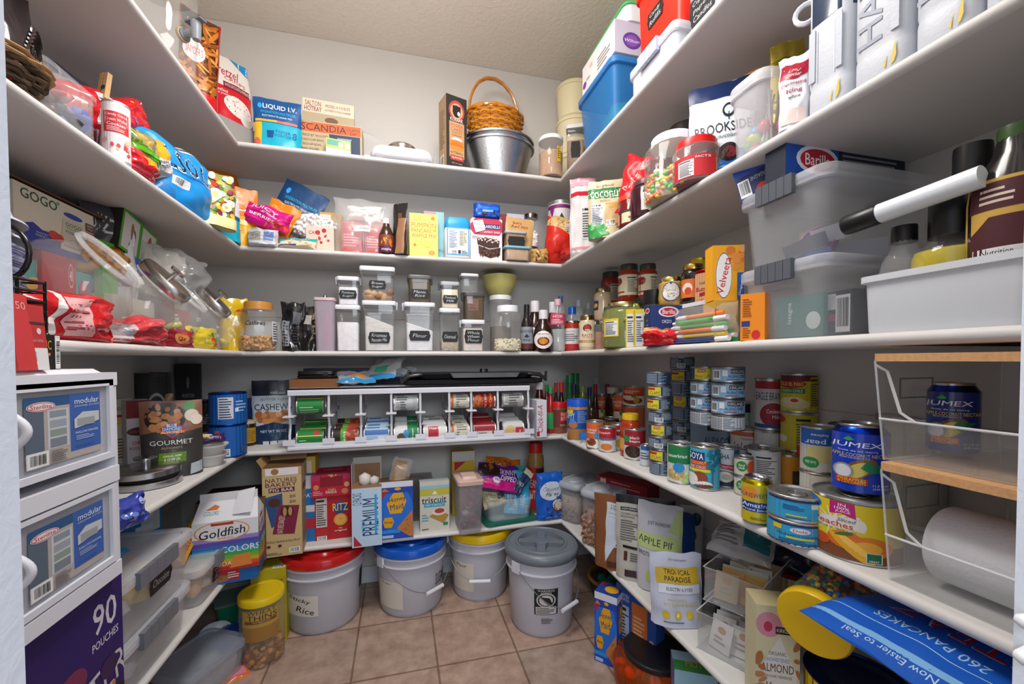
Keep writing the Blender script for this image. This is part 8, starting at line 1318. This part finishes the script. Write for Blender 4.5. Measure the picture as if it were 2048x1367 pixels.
TP = [R(.1,.58,.93,.80,'c0a030'),T('TROPICAL',.51,.74,.5,.07,'24221c',b=.01),T('PARADISE',.51,.645,.5,.07,'24221c',b=.01),R(.14,.45,.93,.575,'c8ccd8'),T('ELECTROLYTES',.53,.51,.5,.045,'2a2c34'),T('JUST INGREDIENTS',.52,.9,.34,.03,'4a4a54'),T('NO SUGAR ADDED',.56,.31,.68,.045,'c0ac48'),LN(.3,.36,.85,.385,1,'c0b070'),E(.24,.17,.07,.055,'c8ac30'),E(.47,.17,.07,.055,'c8ac30'),E(.7,.18,.07,.055,'c8ac30'),E(.91,.18,.06,.055,'c8ac30'),G([(.47,.21),(.5,.16),(.47,.14),(.44,.16)],'e0d8b0'),LN(.2,.06,.8,.09,1,'5a5a64')]
P5((1296,1408,1107,1243),'pale grey electrolyte pouch with a mustard band at the shelf edge','b4b8c8',TP,sd=125,rz=-22,name='electrolyte_pouch',w=.155,rx=-4)
# stacked acrylic drawers with tea sachets
def acrylic(p,lab,w,d,h,cols,sd):
 t = thing('acrylic_organizer',lab,'organizer');m = MB();m.loft([(w/2,d/2,0,.006),(w/2,d/2,h),(w/2-.002,d/2-.002,h),(w/2-.002,d/2-.002,.003)],'dce0e418','clear',.006,2)
 for q in ([(-w/2,-d/2,h),(w/2,-d/2,h),(w/2,d/2,h),(-w/2,d/2,h)],[(-w/2,-d/2,0),(w/2,-d/2,0),(w/2,d/2,0),(-w/2,d/2,0)]): m.tube(q,.0018,'c8ccd490','clear',6,True)
 m.build('organizer_body',t);rr = random.Random(sd)
 for i in range(14):
  m = MB();m.box(-.03,-.002,0,.03,.002,.075,rr.choice(cols),'gloss');m.decal(plane((-.03,-.0025,0),(.06,0,0),(0,0,.075)),(.06,.075),[E(.5,.7,.2,.12,'a87850'),LN(.2,.2,.8,.5,2,'8a8480')]);o = m.build('sachet',t);o.location = ((i % 2-.5)*w*.36,-d*.38+d*.76*i/13,.004);o.rotation_euler = (rr.uniform(-.5,-.2),0,rr.uniform(-.3,.3))
 return put(t,p,-64)
qd = FB(5,1400,1510,1240,1325).p;qd = Vector((XR+.16,qd.y,ST[5]))
acrylic(qd,'lower clear acrylic drawer filled with white sachets on the lowest shelf',.15,.24,.105,['c4c0c0','b8b4b8','d0ccc8'],3)
acrylic(qd+Vector((.035,.015,.125)),'upper clear acrylic drawer filled with yellow and tan sachets',.15,.24,.095,['c8b060','a89878','b8b0a0','c09050'],4)
POUCH(free(qd+Vector((-.0,.02,.235)),.2,.15,-60),'zip_bag','clear zip bag with grey print and teal pouches heaped on the acrylic drawers','bag',.07,'c8ccd048',[R(.55,.2,.95,.7,'1c6c78'),LN(.1,.2,.5,.8,8,'6a6c70')],'pillow','film',.018,130,rx=-66,h=.14,w=.17)
POUCH(free(qd+Vector((.16,.02,.18)),.2,.15,-60),'zip_bag','dark blue-edged zip bag tucked behind the acrylic drawers','bag',.05,'3a3c5890',(),'pillow','film',.018,131,rx=-40,w=.2)
CAN(FB(5,1547,1614,1122,1262),'popcorn_canister','yellow and white striped canister with a dark red lid','canister','d0c8b0',[R(x/8,0,x/8+.06,1,'c8a018') for x in range(8)],pull=False,metal='8a1c20',lab=(.0,.93))
AM = [R(0,0,1,1,'ccc4a0'),E(.3,.82,.3,.12,'c88898'),E(.28,.8,.1,.05,'b83050'),R(.45,.74,.95,.81,'2c1c18'),T('KIRKLAND',.7,.775,.44,.035,'dcd4c8'),G([(.55,.72),(.95,.35),(.85,.05),(.2,.05),(.08,.38)],'d4d0c8'),T('ORGANIC',.5,.55,.4,.035,'4a3828'),T('UNSWEETENED',.5,.49,.56,.035,'4888b8'),T('ALMOND',.5,.41,.74,.08,'4a2c1c',b=.05),T('NON-DAIRY BEVERAGE',.5,.33,.66,.025,'5a4838'),T('Vanilla',.5,.23,.5,.08,'4a2c1c',sh=.3),BL(.0,.0,.2,.6,7,['a86838','b87848'],.07,3),BL(.85,.1,1,.8,7,['a86838','8a5028'],.07,5)]
B5((1517,1590,1212,1420),'almond_milk_carton','cream almond milk carton with pink blossom and almonds','carton',.07,'ccc4a0',AM,right=[LN(.1,.1,.9,.9,16,'6a5a40')],rot=-28,cols={'t': 'b8ac84'})
# candy jar lying on its side, yellow lid toward the room
t = thing('candy_jar','big clear jar of candy-coated chocolates lying on its side, yellow lid outward','jar');Mx = Matrix.Rotation(radians(-97),4,'Y') @ Matrix.Identity(4);r = .064
m = MB();m.lathe([(r*.9,-.16),(r,-.15),(r,-.02),(r*.86,0),(r*.84,.012)],'f4f4f814','clear',32,True,False,M=Mx);m.build('clear_body',t);m = MB();m.lathe([(r*.82,-.15),(r*.86,-.14),(r*.86,-.02),(r*.75,-.006)],'4a2418','food',24,M=Mx);rr = random.Random(12)
for i in range(300):
 a = rr.uniform(0,2*pi);z = rr.uniform(-.15,-.012);m.ball(Mx @ Vector((r*.9*cos(a),r*.9*sin(a),z)),.0085,rr.choice(MM),'gloss',(1,1,.75),Matrix.Rotation(rr.uniform(0,3),3,'X'))
m.build('contents',t);m = MB();m.lathe([(r*1.0,.0),(r*1.03,.004),(r*1.03,.022),(r*.98,.027),(.0001,.028)],'d8b010','plastic',40,M=Mx);m.build('lid',t)
pj = hitX(1612,1240,XR+.005);put(t,(pj.x+.03,pj.y,pj.z),18)
CAN(FB(5,1625,1800,1305,1520),'ground_coffee_can','large yellow can with a navy rim at the near end of the lowest shelf','can','c8a818',(),pull=False,metal='1c2c60')
KZ = [R(0,0,1,1,'1c58b8'),R(0,.86,1,.9,'7ab0e0'),R(0,.78,1,.785,'a8c8e8'),T('260 PANCAKES',.62,.72,.4,.045,'a8c8e8'),T('Now Easier to Seal',.65,.93,.36,.04,'b8d4ec'),T('MAKES 260',.22,.72,.26,.04,'a8c8e8'),T('KRUSTEAZ',.42,.56,.8,.16,'e0d0d8',b=.06),T('KRUSTEAZ',.42,.56,.78,.15,'b82030',b=.03)]
ko = POUCH(free((0,0,0),.35,.3,0),'pancake_mix_bag','large royal blue pancake mix bag lying on the yellow can by the doorway','bag',.10,'1c58b8',KZ,'stand','foil',.014,140,w=.36,h=.31,bend=.12,nu=28,nv=28)
ko.rotation_euler = (Matrix(((0,0,-1),(1,0,0),(0,-1,0))).to_4x4() @ Matrix.Rotation(radians(8),4,'X')).to_euler();ko.location = (XR+.24,.405,.70)
# ---------------------------------------------------------------- floor
def bucket(a,lab,lid,grey=False,txt=None,fill='c8beb4',lev=.4,wt=0,handle=0,h=None):
 f = FB(0,*a);r = f.w/2;h = h or f.h;t = thing('bucket',lab,'bucket','lidded food buckets');m = MB();b = r*.86
 m.lathe([(b*.93,0),(b*.95,.004),(b,.02),(r*.93,h*.68),(r*.99,h*.69),(r*1.0,h*.71),(r*.95,h*.72),(r*.95,h*.80),(r*1.0,h*.81),(r*1.0,h*.83),(r*.96,h*.84),(r*.96,h*.93)],'c6c6d0d8','frost',48,True,False)
 m.lathe([(b*.92,.006),(b*.97,.02),(b*.97+(r*.93-b)*lev,h*lev),(.001,h*lev+.006)],fill,'matte',40);m.build('bucket_body',t)
 m = MB();z = h*.9
 if grey: m.lathe([(r*1.0,z-.03),(r*1.03,z-.026),(r*1.04,z-.004),(r*1.0,z+.008),(r*.92,z+.012),(r*.90,z+.008),(r*.74,z+.008),(r*.72,z+.012),(r*.66,z+.012),(r*.64,z-.008),(.0001,z-.008)],lid,'plastic',56);m.box(-r*.64,-.018,z-.008,r*.64,.018,z+.011,lid,'plastic');m.box(-.018,-r*.64,z-.008,.018,r*.64,z+.0112,lid,'plastic');m.lathe([(.036,z-.006),(.036,z+.0125),(.03,z+.014),(.0001,z+.014)],lid,'plastic',24)
 else: m.lathe([(r*.99,z-.022),(r*1.01,z-.019),(r*1.01,z),(r*.98,z+.012),(r*.9,z+.014),(r*.88,z+.002),(r*.5,z+.002),(r*.48,z+.01),(.0001,z+.01)],lid,'gloss',56)
 m.build('lid',t)
 if handle:
  m = MB();y0 = -r*.5;P = []
  for i in range(25):
   q = pi*i/24;P.append((r*1.0*cos(q)*1.0,-r*1.02*abs(sin(q))**.8 if True else 0,h*.76 - (h*.42)*sin(q)))
  m.tube(P,.0018,'74787e','plastic',6);w = m.build('wire_handle',t);w.rotation_euler = (0,0,radians(handle))
  m = MB();m.tube([(-.05,-r*1.02,h*.34),(.05,-r*1.02,h*.34)],.009,'d8d8e0','plastic',12);g = m.build('grip',t);g.rotation_euler = (0,0,radians(handle))
  m = MB();m.box(-.02,-.005,h*.7,.02,.004,h*.83,'d0d0da','plastic')
  for s_ in (-1,1): o = MB().box(-.006,-.02,h*.7,.005,.02,h*.82,'d0d0da','plastic').build('handle_ear',t);o.location = (s_*r*cos(radians(handle)),s_*r*sin(radians(handle)),0);o.rotation_euler = (0,0,radians(handle))
 if txt:
  m = MB();sk = cyl(r,.02,h*.68,pi,rf=lambda zz: b+(r*.93-b)*(zz/(h*.68)));m.decal(sk,(r*pi,h*.62),txt,L=.014,e=.0012);m.build('paper_label',t)
 return put(t,f.p,f.cam)
bucket((573,728,1096,1276),'squat white bucket with a red lid and a handwritten rice note','b81c1c',txt=[R(.05,.32,.42,.74,'d4ccc4'),T('Sticky',.2,.64,.26,.1,'2a2a2c',sh=.2,rot=-8),T('Rice',.26,.44,.22,.12,'2a2a2c',sh=.2,rot=-8),R(.95,.5,.99,.9,'2a2a2c')],lev=.3,fill='b4b0b4',h=.35)
bucket((753,893,1078,1243),'white bucket with a royal blue lid, half full of sugar','1454b8',txt=[R(.04,.12,.38,.72,'d0c8bc'),T('Sugar',.15,.66,.14,.05,'6a6660'),T('SUGAR',.93,.6,.14,.26,'2a2a30',b=.03)],lev=.38,handle=38,h=.337)
bucket((898,1022,1064,1210),'white bucket with a yellow lid and a hanging wire handle','d8b410',txt=[R(.06,.15,.4,.8,'ccc4b8'),T('Flour',.2,.72,.16,.07,'3a3a3c')],lev=.2,handle=0.01,h=.348)
bucket((1012,1153,1052,1285),'tall white bucket with a grey spoked screw lid, foremost on the floor','6a727a',True,[R(.4,.36,.74,.82,'1a1a1c'),R(.42,.37,.72,.5,'c0bcb8'),LN(.43,.38,.71,.49,4,'3a3a3a'),E(.57,.62,.14,.13,'c0bcb8'),E(.57,.62,.12,.11,'1a1a1c'),E(.57,.62,.1,.095,'c0bcb8'),G([(.5,.68),(.62,.66),(.66,.56),(.6,.54),(.54,.6)],'1a1a1c'),G([(.47,.69),(.49,.7),(.67,.55),(.65,.54)],'1a1a1c'),T('WARNING',.57,.79,.24,.035,'d0ccc8'),T('AVISO',.57,.75,.16,.03,'d0ccc8'),LN(.5,.2,.68,.3,5,'3a3a3a')],lev=.62,fill='ccbeb4',handle=48,h=.385)
t = JAR(FB(0,486,566,1160,1338),'cracker_jar','tall clear jar with a yellow lid, small crackers in the bottom','jar','straight',body='f0ecd818',fill='8a5c28',level=.27,lid='d8b818',lh=.1,balls=(150,.012,['a87434','8a5a24','b88444'],'food',(1.2,1,.7)),shapes=[R(.1,.1,.85,.95,'b0903c'),R(.1,.1,.85,.5,'9a7038'),T('WHEAT',.5,.9,.6,.1,'2c2a40',sh=.1),T('THINS',.5,.76,.62,.14,'2c2a40',b=.03),R(.15,.6,.8,.68,'7a4828'),T('original',.48,.64,.36,.05,'c8a888')],lab=(.36,.88),labfin='paper',parts='clear_body',ribs=False)
BOX(free(hitZ(523,1345,0)+Vector((-.02,.17,0)),.13,.31,4),'cracker_box','large yellow-green cracker box behind the yellow-lidded jar','box',.1,'a89c18',[T('WHEAT THINS',.5,.8,.8,.1,'2a2c20',b=.02),R(0,0,1,.5,'b8a018')],top=[T('WHEAT',.5,.7,.5,.2,'3a3c20'),T('THINS',.5,.45,.5,.2,'3a3c20'),BC(.6,.05,.95,.3)],cols={'t': 'b0a428'})
m = MB();m.box(-.14,0,.0,.14,.012,.26,'b0aca8','paint')
for i in range(14):
 for j in range(9): x = -.125+i*.0185+(.009 if j % 2 else 0);m.box(x,-.002,.03+j*.024,x+.012,0,.03+j*.024+.011,'2a2828','matte')
o = m.build('vent_grille');tag(o,'white metal wall vent grille with dark slots behind the red-lidded bucket','vent');p = hitY(560,1150,YBW-.03);put(o,(p.x,YBW-.03,.002))
ff = FB(0,430,486,1186,1262);t = thing('food_tub','green tub with a clear lid on the floor under the left shelf','tub');m = MB();m.loft([(.055,.055,0,.02),(.065,.065,.09)],'2c9070','plastic',.02);m.build('tub_body',t);m = MB();m.loft([(.07,.07,.088,.02),(.07,.07,.1,.02)],'88a89ca0','frost',.02);m.build('lid',t);put(t,ff.p+Vector((0,.05,0)),20)
m = MB();m.loft([(.055,.055,0,.05),(.06,.06,.02,.05),(.05,.05,.03,.05)],'c4c8d0','plastic',.05,6);o = m.build('plastic_lid');tag(o,'white plastic lid standing on edge on the floor beside the green tub','plate');put(o,hitZ(432,1300,0)+Vector((0,0,.06)),20,80,0)  # a loose white lid, stood on edge
def flour(t,a,b,h): m = MB();m.loft([(a*.8,b*.8,.006,.02),(a*.9,b*.9,h*.6,.02)],'c8c4c0','food',.02);m.ball((a*.3,0,h*.7),.04,'d4d0cc','food',(1.2,1,.5));m.build('flour',t)
BIN(free(hitZ(385,1400,0)+Vector((0,.06,0)),1,1,62),'lidded_tub','long clear-lidded tub of flour on the floor at the bottom left',.24,.19,.13,'c0c4d050','frost',lid='a8b0be68',fill=flour,taper=.88,r=.03,cat='tub')
BIN(free(hitZ(462,1340,0)+Vector((-.02,.08,0)),1,1,62),'latched_bin','small bin with a blue lid and grey latch beside the flour tub',.16,.1,.1,'c0c4d060','frost',lid='2848a0',lidfin='plastic',latches='7a7c84',r=.02,cat='storage bin')
POUCH(free(hitZ(470,1362,0),.09,.05,30),'drink_packet','small orange and pink packet lying on the tiles at the bottom edge','packet',.015,'d8702c',[R(.3,.2,.9,.8,'d88090')],'pillow','gloss',.004,150,rx=-75,w=.10,h=.06)
f = FB(0,1168,1245,1150,1232);t = thing('bamboo_basket','round bamboo basket of green cloth on the floor under the right shelf','basket');m = MB()
for k in range(9): m.tube([((.085+.004*k)*cos(2*pi*i/28),(.085+.004*k)*sin(2*pi*i/28),.008+.014*k) for i in range(28)],.0078,['5a4028','4a3420','6a4c30'][k % 3],'matte',6,True)
m.lathe([(.02,.004),(.085,.004),(.118,.12)],'3a2818','matte',28,True,False);m.build('basket_body',t);m = MB();m.tube([(.123*cos(2*pi*i/32),.123*sin(2*pi*i/32),.13) for i in range(32)],.009,'8a6438','wood',8,True);m.build('rim',t);m = MB();rr = random.Random(5)
for i in range(26): m.ball((rr.uniform(-.06,.06),rr.uniform(-.06,.06),.07+rr.uniform(0,.03)),.025,rr.choice(['2c8a70','248068','38987c']),'matte',(1.2,1,.3),Matrix.Rotation(rr.uniform(0,3),3,'X'))
m.build('green_cloth',t);p = f.p;put(t,(max(p.x,.82)+.06,p.y,0),0)
BOX(FB(0,1190,1232,1188,1328,-50,False),'graham_cracker_box','blue graham cracker box standing on the floor beside the tall bucket','box',.085,'1c40a8',HM,w=.09,top=[E(.6,.5,.3,.3,'d8a018'),G([(.02,.98),(.4,.98),(.02,.6)],'b02034')],cols={'r': '2458b8','t': '1c3c98'},right=HM)
BOX(FB(0,1240,1300,1172,1338,-66,False),'cereal_box','tall blue cereal carton with an orange panel under the right shelf','box',.06,'2850a0',[NF(.04,.2,.34,.75,'a8b4cc'),R(.42,.1,.8,.85,'d07030'),LN(.46,.4,.76,.7,6,'e8b890'),T('FROSTED',.2,.88,.3,.04,'d0dcec'),T('FLAKES',.2,.83,.3,.04,'d0dcec'),BL(.84,.2,1,.5,5,['c89888','d8a898'],.06,3)],w=.17,h=.30)
JAR(FB(0,1228,1392,1246,1440),'cookie_jar','large amber translucent jar with a flat black lid on the floor','jar',[(.8,0),(.95,.05),(1,.3),(1,.6),(.9,.76),(.7,.86),(.68,.9)],body='e8701c30',bfin='clear',fill='5a1c08',ffin='gloss',level=.5,lid='18181a',lh=.12,ribs=False,lr=1.1,balls=(26,.026,['c84010','e87018','2a1410','d8a030','8a2010'],'gloss',(1.1,.8,.7)),parts='jar_body',shapes=[T('100',.4,.5,.3,.2,'d04818',rot=15,b=.03),E(.6,.2,.2,.2,'d85018')],lab=(.1,.6))
BOX(FB(0,1352,1430,1345,1480,-30,False),'pudding_box','pale blue and green juice box at the bottom edge by the amber jar','box',.09,'90b8cc',[R(0,.3,1,.7,'4a9a50')],top=[R(0,0,1,.5,'4a9a50'),T('MOTTS',.6,.4,.6,.3,'d8c030',b=.05)],cols={'t': 'a0c8dc','l': '8a84b8'})

POUCH(FB(4,222,268,992,1058,60,False),'blue_snack_bag','glossy blue patterned bag end poking out beside the drawer unit','bag',.07,'2c3c98',[BL(.1,.1,.9,.9,14,['6078c0','1c2870','98a8d8'],.08,3)],'pillow','gloss',.012,111,w=.09)
t = thing('door_catch','pair of small white rounded plastic catches on the right door jamb','catch');rr = ((1232,6),(1300,-8))
for v,a in rr:
 p = hitX(2046,v,DR-.004);m = MB();m.loft([(.010,.004,-.006,.004),(.013,.006,0,.005),(.012,.005,.006,.004)],'dcdcdc','plastic',.005,3);o = m.build('catch_lever',t);o.location = (DR-.009,YF-.01,p.z);o.rotation_euler = (radians(90),radians(a),0)
